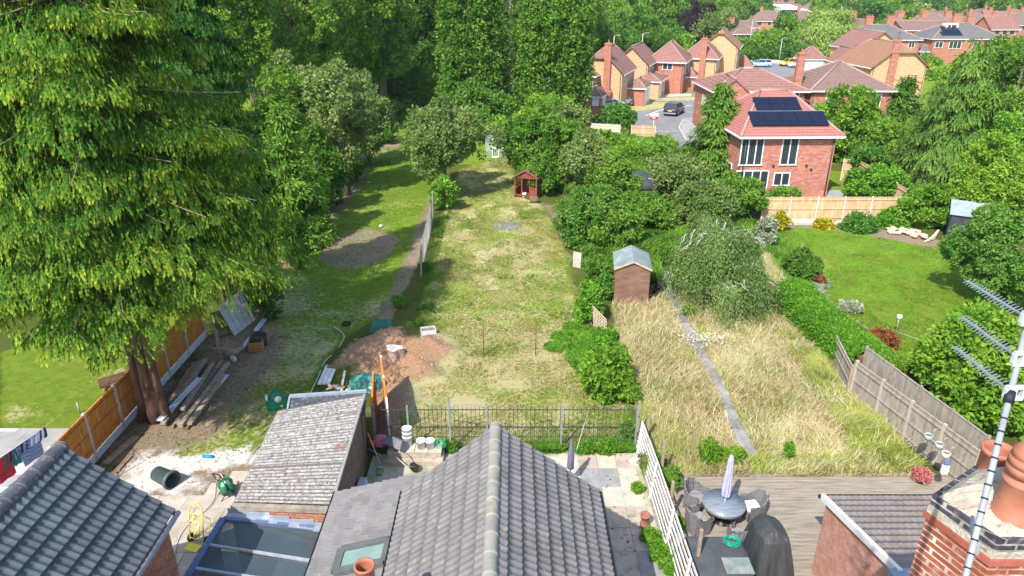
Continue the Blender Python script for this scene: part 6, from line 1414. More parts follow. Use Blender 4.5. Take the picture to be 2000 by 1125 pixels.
# ---- leaning white picket rails between patio and deck
wr = mnoise('flaking_white_wood', (.55, .52, .48), (.80, .78, .75), 5, .8, .3, spots=(.35, .27, .2), spotscale=6); t = thing('picket_fence', (4.3, 16.5, 0), 'long white slatted fence leaning beside the patio', 'fence')
for k in range(7):
    mb = MB(); f = k / 6; A_ = Vector((4.22 + .02 * k, 19.6, .30 + .16 * k)); B_ = Vector((4.28 + .03 * k, 17.3, .22 + .165 * k)); C_ = Vector((4.36 + .045 * k, 11.5, .14 + .16 * k)); mb.bar(tuple(A_), tuple(B_), .03, .10); mb.bar(tuple(B_), tuple(C_), .03, .095); mb.build('slat', wr, t, True)
for (y, x) in ((19.4, 4.3), (17.3, 4.36), (15.2, 4.42), (13.4, 4.46), (11.8, 4.5)): mb = MB(); mb.bar((x - .10, y, -.1), (x + .02, y, 1.35), .07, .07); mb.build('post', wr, t, True)
for (px, py, h, lb) in ((1243, 860, 1.6, 'dark topped post at the corner of the railings'), (1263, 865, 1.2, 'short weathered post in the dry grass edge'), (1290, 940, 1.55, 'tall pale post at the near edge of the grass'), (1306, 1020, 1.5, 'pale post standing on the deck edge'), (1358, 1125, 1.6, 'stout pale post beside the covered barbecue'), (1228, 775, .9, 'stubby old post under the leafy bush')):
    q = G(px, py); mb = MB(); mb.box((q[0], q[1], h / 2), (.09, .09, h), .01); one('timber_post', mb, wood_grey if h > .95 else wood_dark, lb, 'post')
q = G(1258, 1030); t = thing('chimney_pot', (q[0], q[1], .04), 'old red clay pot standing on the patio slabs', 'chimney pot'); mb = MB(); mb.lathe([(.001, 0), (.13, 0), (.135, .12), (.11, .2), (.125, .36), (.15, .38), (.15, .45), (.11, .45), (.09, .1)], n=22); mb.build('pot_wall', mnoise('clay_dusty', (.26, .10, .075), (.40, .2, .16), 4, .85, .3), t)
q = G(1240, 905); blob('field_stone', (q[0], q[1], 0), .22, .18, .22, cpost, 'rounded stone at the corner of the patio', 'stone', 3, 12, 6, .1)
# ---- deck furniture
wick = None
m, n, o = nodes('wicker_grey'); tc = N(n, 'ShaderNodeTexCoord').outputs['Object']
b_ = N(n, 'ShaderNodeTexBrick'); sp = N(n, 'ShaderNodeSeparateXYZ'); L(n, tc, sp.inputs[0]); cb = N(n, 'ShaderNodeCombineXYZ'); L(n, mth(n, 'ADD', sp.outputs[0], sp.outputs[1]), cb.inputs[0]); L(n, sp.outputs[2], cb.inputs[1]); L(n, cb.outputs[0], b_.inputs[0])
for k_, v_ in (('Color1', (.36, .35, .34, 1)), ('Color2', (.22, .215, .22, 1)), ('Mortar', (.03, .03, .035, 1))): b_.inputs[k_].default_value = v_
b_.inputs['Scale'].default_value = 1; b_.inputs['Brick Width'].default_value = .07; b_.inputs['Row Height'].default_value = .028; b_.inputs['Mortar Size'].default_value = .005
bsdf(n, o, b_.outputs[0], .6, .4, 0, bump(n, mth(n, 'MULTIPLY', b_.outputs[1], -1), .8, .01)); wick = m
m, n, o = nodes('wicker_tabletop'); tc = N(n, 'ShaderNodeTexCoord').outputs['Object']
wv = N(n, 'ShaderNodeTexWave'); wv.inputs['Scale'].default_value = 9; wv.inputs['Distortion'].default_value = 1.5; L(n, tc, wv.inputs[0])
mp = N(n, 'ShaderNodeMapping'); mp.inputs['Scale'].default_value = (1, 14, 1); L(n, tc, mp.inputs[0])
col = ramp(n, mth(n, 'ADD', mth(n, 'MULTIPLY', wv.outputs['Fac'], .25), noise(n, mp.outputs[0], 3, 4, .7)), [(.35, (.085, .11, .15)), (.6, (.17, .21, .26)), (.85, (.36, .37, .37))])
bsdf(n, o, col, .3, .5); tabm = m
tx, ty = 6.20, 16.25
t = thing('garden_table', (tx, ty, 0), 'round grey wicker table with a glass top on the deck', 'table')
mb = MB(); mb.lathe([(.001, .70), (.60, .70), (.62, .705), (.62, .73), (.001, .735)], n=48); mb.build('tabletop', tabm, t)
mb = MB(); mb.lathe([(.58, .62), (.61, .62), (.61, .70), (.58, .70)], n=40); mb.build('apron', wick, t)
for k in range(4): a = k * math.pi / 2 + .6; mb = MB(); mb.box((.42 * math.cos(a), .42 * math.sin(a), .31), (.07, .07, .62)); mb.build('leg', wick, t)
t = thing('parasol', (tx + .02, ty, 0), 'folded lilac parasol rising through the wicker table', 'parasol')
mb = MB(); mb.tube([(0, 0, .02), (0, 0, 2.36)], .019, 10); mb.build('pole', upvc, t)
lil = mnoise('fabric_lilac', (.36, .34, .55), (.56, .54, .78), 4, .8, .4, stretch=(6, 6, 1)); nu = 20; vs = []; fs = []; pr = ((.95, .03), (.98, .10), (1.2, .115), (1.6, .10), (2.0, .085), (2.25, .075), (2.36, .055), (2.42, .01))
for j, (z, r) in enumerate(pr):
    for i in range(nu): a = 6.283 * i / nu; rr = r * (1 + (.22 if i % 2 else -.16) * (1 - j / 8)); vs.append((rr * math.cos(a), rr * math.sin(a), z))
for j in range(len(pr) - 1):
    for i in range(nu): fs.append((j * nu + i, j * nu + (i + 1) % nu, (j + 1) * nu + (i + 1) % nu, (j + 1) * nu + i))
mb = MB(); mb.add(vs, fs, False); mb.build('canopy', lil, t)
mb = MB(); mb.lathe([(.001, 0), (.24, 0), (.24, .05), (.05, .09), (.03, .3)], n=24); mb.build('base', gutm, t)
def wchair(label, x, y, rz, cushion=False):
    t = thing('wicker_chair', (x, y, 0), label, 'chair', 'wicker chairs round the deck table', rz)   # faces +y local
    mb = MB(); mb.box((0, .0, .40), (.54, .52, .06), .015); mb.box((0, .25, .27), (.54, .03, .22)); mb.build('seat', wick, t)
    mb = MB(); pts = [(-.30, .22), (-.31, -.1), (-.26, -.27), (-.1, -.33), (.1, -.33), (.26, -.27), (.31, -.1), (.30, .22)]
    hs_ = [.62, .64, .78, .86, .86, .78, .64, .62]; vs = []
    for (p, h) in zip(pts, hs_): vs += [(p[0], p[1], .06), (p[0] * (1 + .08), p[1] * 1.08 - (.05 if h > .8 else 0), h)]
    k = len(pts); vs2 = [(a * .90, b * .90 + .005, c_) for a, b, c_ in vs]; al = vs + vs2; f = []
    for i in range(k - 1): f += [(2 * i, 2 * i + 2, 2 * i + 3, 2 * i + 1), (2 * k + 2 * i, 2 * k + 2 * i + 1, 2 * k + 2 * i + 3, 2 * k + 2 * i + 2), (2 * i + 1, 2 * i + 3, 2 * k + 2 * i + 3, 2 * k + 2 * i + 1)]
    f += [(0, 1, 2 * k + 1, 2 * k), (2 * k - 2, 4 * k - 2, 4 * k - 1, 2 * k - 1)]; mb.add(al, f); mb.build('backrest', wick, t)
    mb = MB()
    for i in range(k - 1):
        mb.tube([(vs[2 * i + 1][0] * .96, vs[2 * i + 1][1] * .96, vs[2 * i + 1][2]), (vs[2 * i + 3][0] * .96, vs[2 * i + 3][1] * .96, vs[2 * i + 3][2])], .026, 8)
    mb.build('arm_rim', wick, t)
    for sx in (-1, 1):
        for sy in (-1, 1): mb = MB(); mb.box((sx * .25, sy * .22 - .02, .1), (.04, .04, .22)); mb.build('leg', gutm, t)
    if cushion: mb = MB(); mb.box((0, .02, .46), (.46, .46, .07), .03); mb.build('cushion', mplain('cushion_white', (.78, .74, .72), .8), t)
    return t
wchair('wicker chair tucked at the back left of the round table', tx - .62, ty + .62, R(-135))
wchair('wicker chair at the left front of the round table', tx - .80, ty - .35, R(-70))
wchair('wicker chair nearest the covered barbecue, back to the camera', tx + .25, ty - .95, R(12))
wchair('wicker chair right of the table with a white cushion', tx + .92, ty + .18, R(100), True)
# barbecue covers: two draped shapes
cov = mnoise('cover_black', (.030, .034, .038), (.06, .065, .07), 1.2, .55, .9, .4, bd=.05, stretch=(1, 1, .3))
def cover(label, c, hx, hy, zt, rz, seed, taper=.16, sqx=.8, mat=cov, top=.55, peak=None, extra=None):
    t_ = thing('furniture_cover', (c[0], c[1], 0), label, 'cover', None, rz); nu, nv = 110, 22; rg_ = np.random.RandomState(seed); vs = []; fs = []; ph = rg_.rand(8) * 6.3
    for j in range(nv + 1):
        v = j / nv
        for i in range(nu):
            a = 2 * math.pi * i / nu; ca, sa = math.cos(a), math.sin(a); sq = 1 / max(abs(ca), abs(sa)) ** sqx
            if v < .7: z = zt * .92 * (v / .7); sh = 1.0 - taper * (v / .7) ** 1.5; z_ = z
            else: k = (v - .7) / .3; sh = (1 - taper) * (1 - k ** 1.6) + .001; z_ = zt * (.92 + .08 * math.sin(k * math.pi / 2))
            f = 1 + (1 - min(1, v / .8)) * (.05 * math.sin(6 * a + ph[0] + 1.5 * v) + .06 * abs(math.sin(7.5 * a + ph[1] - 1.2 * v)) + .02 * math.sin(19 * a + ph[5] + 2 * v)) + .012 * math.sin(5 * a + 5 * v + ph[2])
            x, y = ca * sq * hx * sh * f, sa * sq * hy * sh * f; z_ += (peak(x, y) if peak else 0) * min(1, v / .7) + .008 * math.sin(14 * x + ph[3]) * math.sin(11 * y + ph[4])
            vs.append((x, y, max(.01, z_)))
    for j in range(nv):
        for i in range(nu): fs.append((j * nu + i, j * nu + (i + 1) % nu, (j + 1) * nu + (i + 1) % nu, (j + 1) * nu + i))
    mb = MB(); mb.add(vs, fs, True); mb.build('fabric', mat, t_)
    mb = MB(); mb.lathe([(hx * .95, .03), (hx * .97, .05)], n=4); return t_
q = G(1500, 1120)
cover('tall black cover with sloping hood over the barbecue', (6.92, 14.62), .60, .74, 1.32, R(8), 5, taper=.34, sqx=.55, peak=lambda x, y: .10 * math.exp(-(x * x) / .03) * (y > -.3) - .12 * (y < 0) * abs(y))
cover('wide flat dark cover under the coiled green hose', (5.50, 14.15), .92, .92, .74, R(-3), 8, mat=mnoise('cover_charcoal', (.060, .066, .070), (.10, .108, .112), 2, .6, .4))
t = thing('coiled_hose', (5.95, 14.62, .755), 'coiled bright green hose lying on the flat dark cover', 'hose'); mb = MB(); pts = []
for k in range(140): a = k * .33; r = .16 + .055 * math.sin(k * .11) + .02 * math.sin(k * .9); pts.append((r * math.cos(a) * 1.1, r * math.sin(a) * .95, .02 + .0009 * k % .09 + .012 * math.sin(k * 1.7)))
mb.tube(pts, .011, 6); mb.build('hose', mplain('hose_bright_green', (.01, .36, .24), .35, .5), t); mb = MB(); mb.tube([(.05, .16, .1), (.09, .2, .12)], .022, 8); mb.build('connector', mplain('connector_red', (.7, .12, .1), .4), t)
mb = MB(); mb.box((5.85, 13.75, .79), (.72, .56, .012)); 
for k in range(9): mb.box((5.53 + .08 * k, 13.75, .80), (.008, .56, .008)); mb.box((5.85, 13.5 + .065 * k, .80), (.72, .008, .008))
one('wire_glass_panel', mb, mnoise('wire_glass', (.14, .18, .17), (.32, .36, .34), 3, .2, .1, .6), 'clear wired glass sheet laid on the flat dark cover', 'glass sheet')
# heather pot
q = G(1797, 940); t = thing('planter', (q[0], q[1], .0), 'black bowl of pink red heather at the deck corner', 'planter'); mb = MB(); mb.lathe([(.001, 0), (.2, 0), (.28, .18), (.25, .18)], n=20); mb.build('bowl', gutm, t)
rgx = np.random.RandomState(3); V, C, _ = crown_blob(rgx, .28, .42, .15, 2500, .045, 'dome'); npmesh('foliage', V, quads(len(V) // 4), mleaf('leaf_heather', (.15, .05, .04), (.38, .11, .11), (.6, .3, .27)), C, parent=t)
# ---- washing on the line, left
la, lb_ = Vector(GY(-60, 935, 15.2)), Vector(GY(82, 838, 16.9)); t = thing('washing_line', tuple(la), 'sagging line with laundry over the left patio', 'washing line'); mb = MB(); far_ = Vector(GY(150, 785, 22.0)); mb.tube([tuple(la), tuple(lb_), tuple(far_)], .008, 5); mb.build('rope', upvc, t, True)
mb = MB(); mb.tube([tuple(far_), (far_[0], far_[1], 0)], .03, 8); mb.build('pole', metal, t, True)
cols_ = [('red and pink towel hanging near the left frame edge', (.5, .03, .05)), ('dark green shirt on the washing line', (.02, .12, .09)), ('small navy top on the washing line', (.02, .025, .07)), ('teal cloth pegged on the washing line', (.04, .2, .2)), ('navy jersey pegged beside the checked towel', (.025, .03, .10)), ('dark pegged sock pair on the line', (.03, .03, .05)), ('large blue checked towel on the line', (.16, .2, .36)), ('pale blue shirt near the far end of the line', (.5, .6, .75)), ('white vest near the far end of the line', (.72, .76, .82)), ('dark cap hanging last on the line', (.03, .04, .08))]
fpos = [.42, .50, .56, .60, .66, .72, .80, .88, .94, .99]; wd = [.3, .18, .18, .14, .26, .14, .36, .2, .2, .16]; hh = [.75, .5, .35, .55, .35, .3, .75, .28, .3, .32]
u = (lb_ - la).normalized()
for (lb2, c_), f, w2, h2 in zip(cols_, fpos, wd, hh):
    p = la.lerp(lb_, f); vs = []; fs = []; nx_, nz = 6, 6; sd = Vector((-u.y, u.x, 0))
    for j in range(nz + 1):
        for i in range(nx_ + 1): e = p + u * ((i / nx_ - .5) * w2 * 1.6) + sd * (.025 * math.sin(i * 1.8 + j * .5) * j / nz + .02); vs.append((e.x, e.y, e.z - h2 * j / nz))
    for j in range(nz):
        for i in range(nx_): fs.append((j * 7 + i, j * 7 + i + 1, j * 7 + i + 8, j * 7 + i + 7))
    mb = MB(); mb.add(vs, fs, True)
    if 'checked' in lb2:
        m, n, o = nodes('cloth_checked'); tc = N(n, 'ShaderNodeTexCoord').outputs['Object']; ck = N(n, 'ShaderNodeTexChecker'); ck.inputs['Scale'].default_value = 16; ck.inputs['Color1'].default_value = (.12, .16, .32, 1); ck.inputs['Color2'].default_value = (.28, .34, .5, 1); L(n, tc, ck.inputs[0]); bsdf(n, o, ck.outputs[0], .9); cm_ = m
    else: cm_ = mplain('cloth_%s' % lb2.split()[0] + str(int(f * 100)), c_, .9)
    one('laundry', mb, cm_, lb2, 'laundry', 'laundry on the left line')
# ---- garden shed, brown with felt roof
sa, sb = G(1204, 590), G(1268, 600); t = thing('garden_shed', ((sa[0] + sb[0]) / 2, (sa[1] + sb[1]) / 2 + 1.05, 0), 'brown wooden shed with green felt gable roof by the path', 'shed', None, R(-6))
shb = mnoise('shed_brown_boards', (.16, .085, .058), (.29, .17, .12), 1.6, .85, .4, stretch=(1, 1, 3)); W_, D_ = 1.66, 2.2; e_, r_ = 1.95, 2.32
mb = MB(); mb.add([(-W_ / 2, -D_ / 2, 0), (W_ / 2, -D_ / 2, 0), (W_ / 2, -D_ / 2, e_), (0, -D_ / 2, r_), (-W_ / 2, -D_ / 2, e_), (-W_ / 2, D_ / 2, 0), (W_ / 2, D_ / 2, 0), (W_ / 2, D_ / 2, e_), (0, D_ / 2, r_), (-W_ / 2, D_ / 2, e_)], [(0, 1, 2, 3, 4), (5, 9, 8, 7, 6), (0, 4, 9, 5), (1, 6, 7, 2)])
z = .08
while z < r_ - .05:
    wz = W_ if z < e_ else W_ * (r_ - z) / (r_ - e_); mb.box((0, -D_ / 2 - .008, z), (wz - .02, .03, .095 * .9)); 
    if z < e_ - .05: mb.box((W_ / 2 + .008, 0, z), (.03, D_ - .02, .085)); mb.box((-W_ / 2 - .008, 0, z), (.03, D_ - .02, .085))
    z += .098
mb.build('wall', shb, t)
mb = MB(); oh_ = .1
for s in (-1, 1): q_ = [(0, -D_ / 2 - oh_, r_ + .05), (s * (W_ / 2 + oh_), -D_ / 2 - oh_, e_ - .0), (s * (W_ / 2 + oh_), D_ / 2 + oh_, e_ - .0), (0, D_ / 2 + oh_, r_ + .05)]; mb.slab(q_ if s > 0 else q_[::-1], .035)
mb.build('roof', mnoise('felt_green_grey', (.15, .20, .195), (.26, .32, .31), 1.5, .8, .3, spots=(.36, .4, .38), spotscale=2), t)
mb = MB()
for s in (-1, 1): mb.bar((0, -D_ / 2 - oh_ - .01, r_ + .02), (s * (W_ / 2 + oh_), -D_ / 2 - oh_ - .01, e_ - .03), .025, .09)
mb.build('bargeboard', mplain('barge_pale_brown', (.55, .40, .30), .8), t)
# stuff beside the shed
mb = MB(); q = G(1283, 575); mb.at((q[0], q[1], 0), .4, .2, .3); mb.box((0, 0, .35), (.5, .4, .7), .05); one('black_sack', mb, tyre, 'dark sack in the shade right of the shed', 'sack')
# ---- red playhouse
q = G(1010, 388); t = thing('playhouse', (q[0] + .9, q[1] + .8, 0), 'small red brown open fronted playhouse half buried in branches', 'playhouse', None, R(-20)); rdw = mnoise('playhouse_red', (.15, .045, .025), (.29, .09, .05), 2, .8, .4)
mb = MB(); W_, D_ = 1.7, 1.5
for x in (-W_ / 2, -W_ / 2 + .55, W_ / 2): mb.box((x, -D_ / 2, .8), (.09, .09, 1.6))
mb.box((0, D_ / 2, .8), (W_, .04, 1.6)); mb.box((W_ / 2, 0, .8), (.04, D_, 1.6)); mb.box((-W_ / 2, 0, .35), (.04, D_, .7)); mb.box((-W_ / 2, D_ / 2, .8), (.08, .08, 1.6)); mb.box((.3, -D_ / 2, .8), (.06, .05, 1.6)); mb.box((.58, -D_ / 2, .45), (.52, .04, .9)); mb.box((0, -D_ / 2, 1.57), (W_, .07, .09)); mb.box((-.3, -D_ / 2 - .05, .25), (1.0, .05, .08)); mb.box((0, 0, .05), (W_, D_, .06))
mb.add([(-W_ / 2, -D_ / 2, 1.6), (W_ / 2, -D_ / 2, 1.6), (0, -D_ / 2, 2.1)], [(0, 1, 2)]); mb.build('wall', rdw, t)
mb = MB()
for s in (-1, 1): q_ = [(0, -D_ / 2 - .15, 2.15), (s * (W_ / 2 + .12), -D_ / 2 - .15, 1.58), (s * (W_ / 2 + .12), D_ / 2 + .1, 1.58), (0, D_ / 2 + .1, 2.15)]; mb.slab(q_ if s > 0 else q_[::-1], .04)
mb.build('roof', mnoise('playhouse_roof', (.16, .07, .05), (.3, .14, .1), 2, .9, .4), t)
mb = MB(); q = G(1023, 385); mb.lathe([(.001, 0), (.18, 0), (.2, .35), (.17, .35), (.001, .05)], (q[0], q[1] - .1, .02), 14); one('white_bucket', mb, whitep, 'white bucket standing in the playhouse front', 'bucket')
mb = MB(); q = G(1043, 396); mb.lathe([(.001, -.3), (.22, -.3), (.25, 0), (.22, .3), (.001, .3)], (q[0], q[1], .25), 14, 'x'); one('barrel', mb, wood_dark, 'small brown barrel on its side by the playhouse', 'barrel')
# ---- greenhouse
q = G(966, 308); t = thing('greenhouse', (q[0] + .1, q[1] + 1.2, 0), 'small aluminium greenhouse with white framed door', 'greenhouse'); W_, D_, e_, r_ = 1.9, 2.4, 1.5, 2.25; mb = MB()
for y in (-D_ / 2, 0, D_ / 2):
    for s in (-1, 1): mb.bar((s * W_ / 2, y, 0), (s * W_ / 2, y, e_), .05); mb.bar((s * W_ / 2, y, e_), (0, y, r_), .05)
for s in (-1, 1): mb.bar((s * W_ / 2, -D_ / 2, e_), (s * W_ / 2, D_ / 2, e_), .05); mb.bar((s * .33, -D_ / 2, 0), (s * .33, -D_ / 2, r_ - .3), .05)
mb.bar((0, -D_ / 2, r_), (0, D_ / 2, r_), .06); mb.bar((-.33, -D_ / 2, 1.85), (.33, -D_ / 2, 1.85), .05); mb.build('frame', metal, t)
mb = MB(); mb.box((0, -D_ / 2 - .05, .08), (.66, .04, .14)); mb.box((0, -D_ / 2 - .05, .9), (.66, .04, .12)); mb.box((0, -D_ / 2 - .05, 1.8), (.66, .04, .1)); [mb.box((s * .30, -D_ / 2 - .05, .95), (.07, .045, 1.8)) for s in (-1, 1)]; mb.add([(-.38, -D_ / 2 - .03, 1.88), (.38, -D_ / 2 - .03, 1.88), (0, -D_ / 2 - .03, 2.25)], [(0, 1, 2)]); mb.build('door', upvc, t)
gg = mglass('greenhouse_glass', (.30, .38, .34), .1, .35); mb = MB(); mb.add([(-W_ / 2, -D_ / 2, 0), (-W_ / 2, D_ / 2, 0), (-W_ / 2, D_ / 2, e_), (-W_ / 2, -D_ / 2, e_), (W_ / 2, -D_ / 2, 0), (W_ / 2, D_ / 2, 0), (W_ / 2, D_ / 2, e_), (W_ / 2, -D_ / 2, e_), (0, -D_ / 2, r_), (0, D_ / 2, r_)], [(0, 1, 2, 3), (4, 7, 6, 5), (3, 2, 9, 8), (7, 8, 9, 6), (0, 3, 8, 7, 4), (1, 5, 6, 9, 2)]); mb.build('glass', gg, t)
# ---- fire pit on lawn
q = G(990, 442); t = thing('fire_pit', (q[0], q[1], 0), 'patch of grey ash and charred sticks on the dry lawn', 'ash heap'); rg_ = random.Random(6); mb = MB()
for k in range(90): a = rg_.uniform(0, 6.28); r = .95 * rg_.random() ** .6; x, y = r * math.cos(a), r * math.sin(a) * .8; b = rg_.uniform(0, 3); l = rg_.uniform(.05, .22); mb.bar((x, y, .03), (x + l * math.cos(b), y + l * math.sin(b), .05 + .03 * rg_.random()), .05, .04)
mb.build('charred_sticks', mnoise('char_ash', (.04, .04, .045), (.42, .42, .42), 5, .95, .5), t)
mb = MB(); mb.lathe([(.001, .03), (.5, .025), (.9, .004)], n=24); mb.build('ash', mnoise('ash_grey', (.12, .12, .12), (.4, .4, .4), 4, .95, .5), t)
# dirt circle remains
q = G(705, 468)
for i, (px, py) in enumerate(((700, 470), (712, 482), (697, 484))):
    q = G(px, py); mb = MB()
    for k in range(8): b = rg_.uniform(0, 3); x, y = rg_.uniform(-.35, .35), rg_.uniform(-.15, .15); mb.bar((x, y, .04), (x + .25 * math.cos(b), y + .25 * math.sin(b), .06), .03, .03)
    mb.v = [(a + q[0], b + q[1], c) for a, b, c in mb.v]; one('twig_heap', mb, slabg, 'small heap of grey twigs on the round bare soil patch', 'twigs', 'twigs on the bare circle')
mb = MB(); mb.lathe([(.001, 0), (.1, .03), (.13, .1), (.08, .18), (.001, .2)], G(744, 444), 12); one('white_ball', mb, whitep, 'small white ball at the top edge of the bare soil patch', 'ball')
# ---- gazebo with black roof
gp = GY(1250, 345, 55); t = thing('gazebo', (gp[0], 55, 0), 'black fabric gazebo roof rising from the bushes', 'gazebo'); mb = MB(); W_, D_ = 3.4, 3.4; zt = GY(1248, 333, 55)[2]; ze = zt - .85
c_ = [(-W_ / 2, -D_ / 2, ze), (W_ / 2, -D_ / 2, ze), (W_ / 2, D_ / 2, ze), (-W_ / 2, D_ / 2, ze)]
for i in range(4): mb.slab([c_[i], c_[(i + 1) % 4], (0, 0, zt)], .03); p, q_ = c_[i], c_[(i + 1) % 4]; mb.bar((p[0], p[1], ze - .12), (q_[0], q_[1], ze - .12), .02, .24)
mb.build('canopy', mnoise('gazebo_black', (.03, .035, .045), (.075, .085, .10), 2, .6, .3), t); mb = MB(); [mb.bar((x, y, 0), (x, y, ze), .06) for x, y, z in c_]; mb.build('legs', gutm, t); mb = MB(); mb.box((.75, -.9, zt - .42), (.5, .05, .05)); mb.build('vent_strip', whitep, t)
# ---- dark garden shed in right garden
q = G(1868, 478); t = thing('garden_shed', (q[0] + .9, q[1] + .8, 0), 'dark grey timber shed with pale pent roof at the right lawn corner', 'shed', None, R(-30)); mb = MB(); mb.prism([(-1.0, -.9), (1.0, -.9), (1.0, .9), (-1.0, .9)], 0, [1.8, 1.8, 2.15, 2.15])
for k in range(14): mb.box((0, -.915, .07 + k * .125), (1.98, .03, .11)); mb.box((-1.015, 0, .07 + k * .125), (.03, 1.78, .11))
mb.build('wall', mnoise('shed_dark', (.035, .04, .05), (.065, .07, .085), 2, .8, .3), t); mb = MB(); mb.slab([(-1.12, -1.05, 1.86), (1.12, -1.05, 1.86), (1.12, 1.05, 2.27), (-1.12, 1.05, 2.27)], .05); mb.build('roof', mnoise('felt_pale', (.24, .29, .32), (.36, .42, .45), 2, .8, .2), t)
q = G(1812, 470)
for k in range(7): mb = MB(); A_ = Vector(G(1806 + k * 3, 472 - k, .05 + .03 * (k % 3))); mb.bar(tuple(A_), tuple(A_ + Vector((.9, .55 + .1 * k, .2))), .14, .03); one('plank', mb, wood_pale, 'pale orange board stacked against the dark right shed', 'plank', 'boards by the dark shed')
# rockery stones
stn = [mnoise('rockery_stone', (.45, .36, .27), (.66, .56, .44), 4, .9, .6), mnoise('rockery_stone_b', (.5, .32, .24), (.62, .45, .36), 4, .9, .5)]
rg_ = random.Random(12); sp_ = []
for k in range(60):
    f = rg_.random()
    if k < 30: sp_.append((1735 + 70 * f, 452 + 12 * f + rg_.uniform(-6, 5)))
    else: f = rg_.random(); sp_.append((1530 + 190 * f, 437 + 10 * abs(f - .3) + rg_.uniform(-3, 3)))
for k, (px, py) in enumerate(sp_): q = G(px, py); lay = k < 30; mb = MB(); mb.at((q[0], q[1], .1 + (.1 * rg_.random() if lay else 0)), rg_.uniform(0, 3), rg_.uniform(-.2, .2)); mb.box((0, 0, 0), (rg_.uniform(.3, .6), rg_.uniform(.2, .35), rg_.uniform(.1, .2)), .05); one('rockery_stone', mb, stn[k % 2], ('flat sandy stone in the dry stone pile by the dark shed' if k % 2 == 0 else 'flat pinkish stone in the dry stone pile by the dark shed') if lay else 'pale rockery stone along the foot of the new fence', 'stone', 'stones of the dry stone pile' if lay else 'stones edging the fence border')
mb = MB(); q = G(1558, 437); mb.box((q[0] + .9, q[1], .12), (2.6, .9, .24), .04); one('stone_bench', mb, slabw, 'low pale concrete slab below the new timber fence', 'slab')
# white edging stones on the left lawn end
for k in range(16): f = k / 15; q = G(694 + 42 * f, 322 - 38 * f); mb = MB(); mb.at((q[0] + rg_.uniform(-.1, .1), q[1], .12), rg_.uniform(0, 3)); mb.box((0, 0, 0), (.5, .4, .3), .08); one('edging_stone', mb, cpost, 'pale stone in the curved kerb at the far end of the left lawn', 'stone', 'kerb stones of the left lawn')
mb = MB(); A_ = G(772, 268, 0); mb.tube([(A_[0] + .35 * math.cos(a), A_[1], .4 + .35 * math.sin(a)) for a in [k * math.pi / 8 for k in range(17)]], .08, 6); one('old_tyre', mb, mplain('rust_brown', (.25, .10, .06), .8), 'brown wheel standing in the shade at the lawn end', 'wheel')
# bird bath / white ornament on right lawn
q = G(1748, 656); t = thing('washing_prop', q, 'small white bird feeder on a thin pole in the right garden', 'bird feeder'); mb = MB(); mb.tube([(0, 0, 0), (0, 0, .9)], .015, 6); mb.build('pole', metal, t); mb = MB(); mb.box((0, 0, .98), (.2, .16, .18), .03); mb.build('box', upvc, t)
mb = MB(); mb.tube([G(1752, 648, .9), G(1800, 665, .9), G(1840, 690, .9)], .006, 4); one('garden_line', mb, upvc, 'thin white line strung over the right lawn', 'line')
# ================================================================ TREES AND PLANTS
# --- the big conifer, nearest tree
def conifer_big(name, label, x, y, H, Rr, zc, n, Lf, sp, seed, lean=(0, 0), r0=.5, nb=420, droop=.32, hang=1.0, env=None, trunkname='trunk', every=1):
    rg = np.random.RandomState(seed); t = thing(name, (x, y, 0), label, 'tree')
    env = env or (lambda q: np.minimum(1, 1.35 * (1 - q)) ** .8 * (.72 + .28 * np.minimum(1, q * 5)))
    V, C, lines, bl = crown_fir(rg, Rr, H - zc, zc, n, Lf, droop, nb, hang, env, .12)
    npmesh('crown', V, quads(len(V) // 4), GR[sp], C, parent=t)
    mb = MB()
    for (dx, dy, rr, ph) in ((0, 0, 1, 0), (.26, -.12, .55, 1), (-.24, -.05, .5, 2), (.05, .25, .5, 3)):
        mb.tube([(dx * 2.2 + lean[0] * q * 0, dy * 2.2, -.2) if q == 0 else (dx * (1.6 - q) + lean[0] * q, dy * (1.6 - q) + lean[1] * q, H * q * .95) for q in (0, .04, .12, .25, .5, 1)], [r0 * rr * k for k in (1.15, .9, .74, .6, .4, .06)], 14)
    mb.build(trunkname, barkr, t)
    mb = MB()
    for l in lines[::every]: mb.tube([tuple(q) for q in l], [.04 * (1 - .16 * k) for k in range(6)], 5, False)
    mb.build('branches', mnoise('twig_brown', (.16, .11, .075), (.42, .34, .25), 4, .9, .4) if sp == 'cyp' else bark, t)
    return t
conifer_big('conifer', 'huge yellow green conifer with reddish trunk filling the left of the view', -13.0, 21.6, 21, 5.5, 6.3, 330000, .115, 'cyp', 5, (-.5, .2), .32, 560, .36, 1.15, lambda q: np.where(q < .12, .66 + 2.8 * q, 1.0 - 1.0 * (q - .12)) * np.minimum(1, (1.02 - q) * 4), every=4)
conifer_big('conifer', 'darker drooping conifer close behind the huge left one', -13.5, 30.8, 20, 2.6, 3.6, 130000, .13, 'cyd', 6, (0, 0), .15, 320, .42, 1.4, every=4)
conifer_big('conifer', 'tall conifer beyond the left neighbour lawn at the frame edge', -24, 36, 19, 6, 1.0, 60000, .22, 'cyp', 8, (0, 0), .3, 240, .38, 1.0)
T = 'tree'
plant('tree', 'dark leafy tree behind the left neighbour garden', T, 90, 46, -150, 130, 'dark', H=17, kn=.6)
plant('tree', 'second dark tree deep behind the big conifer', T, 330, 48, -100, 120, 'mid', H=18, kn=.6)
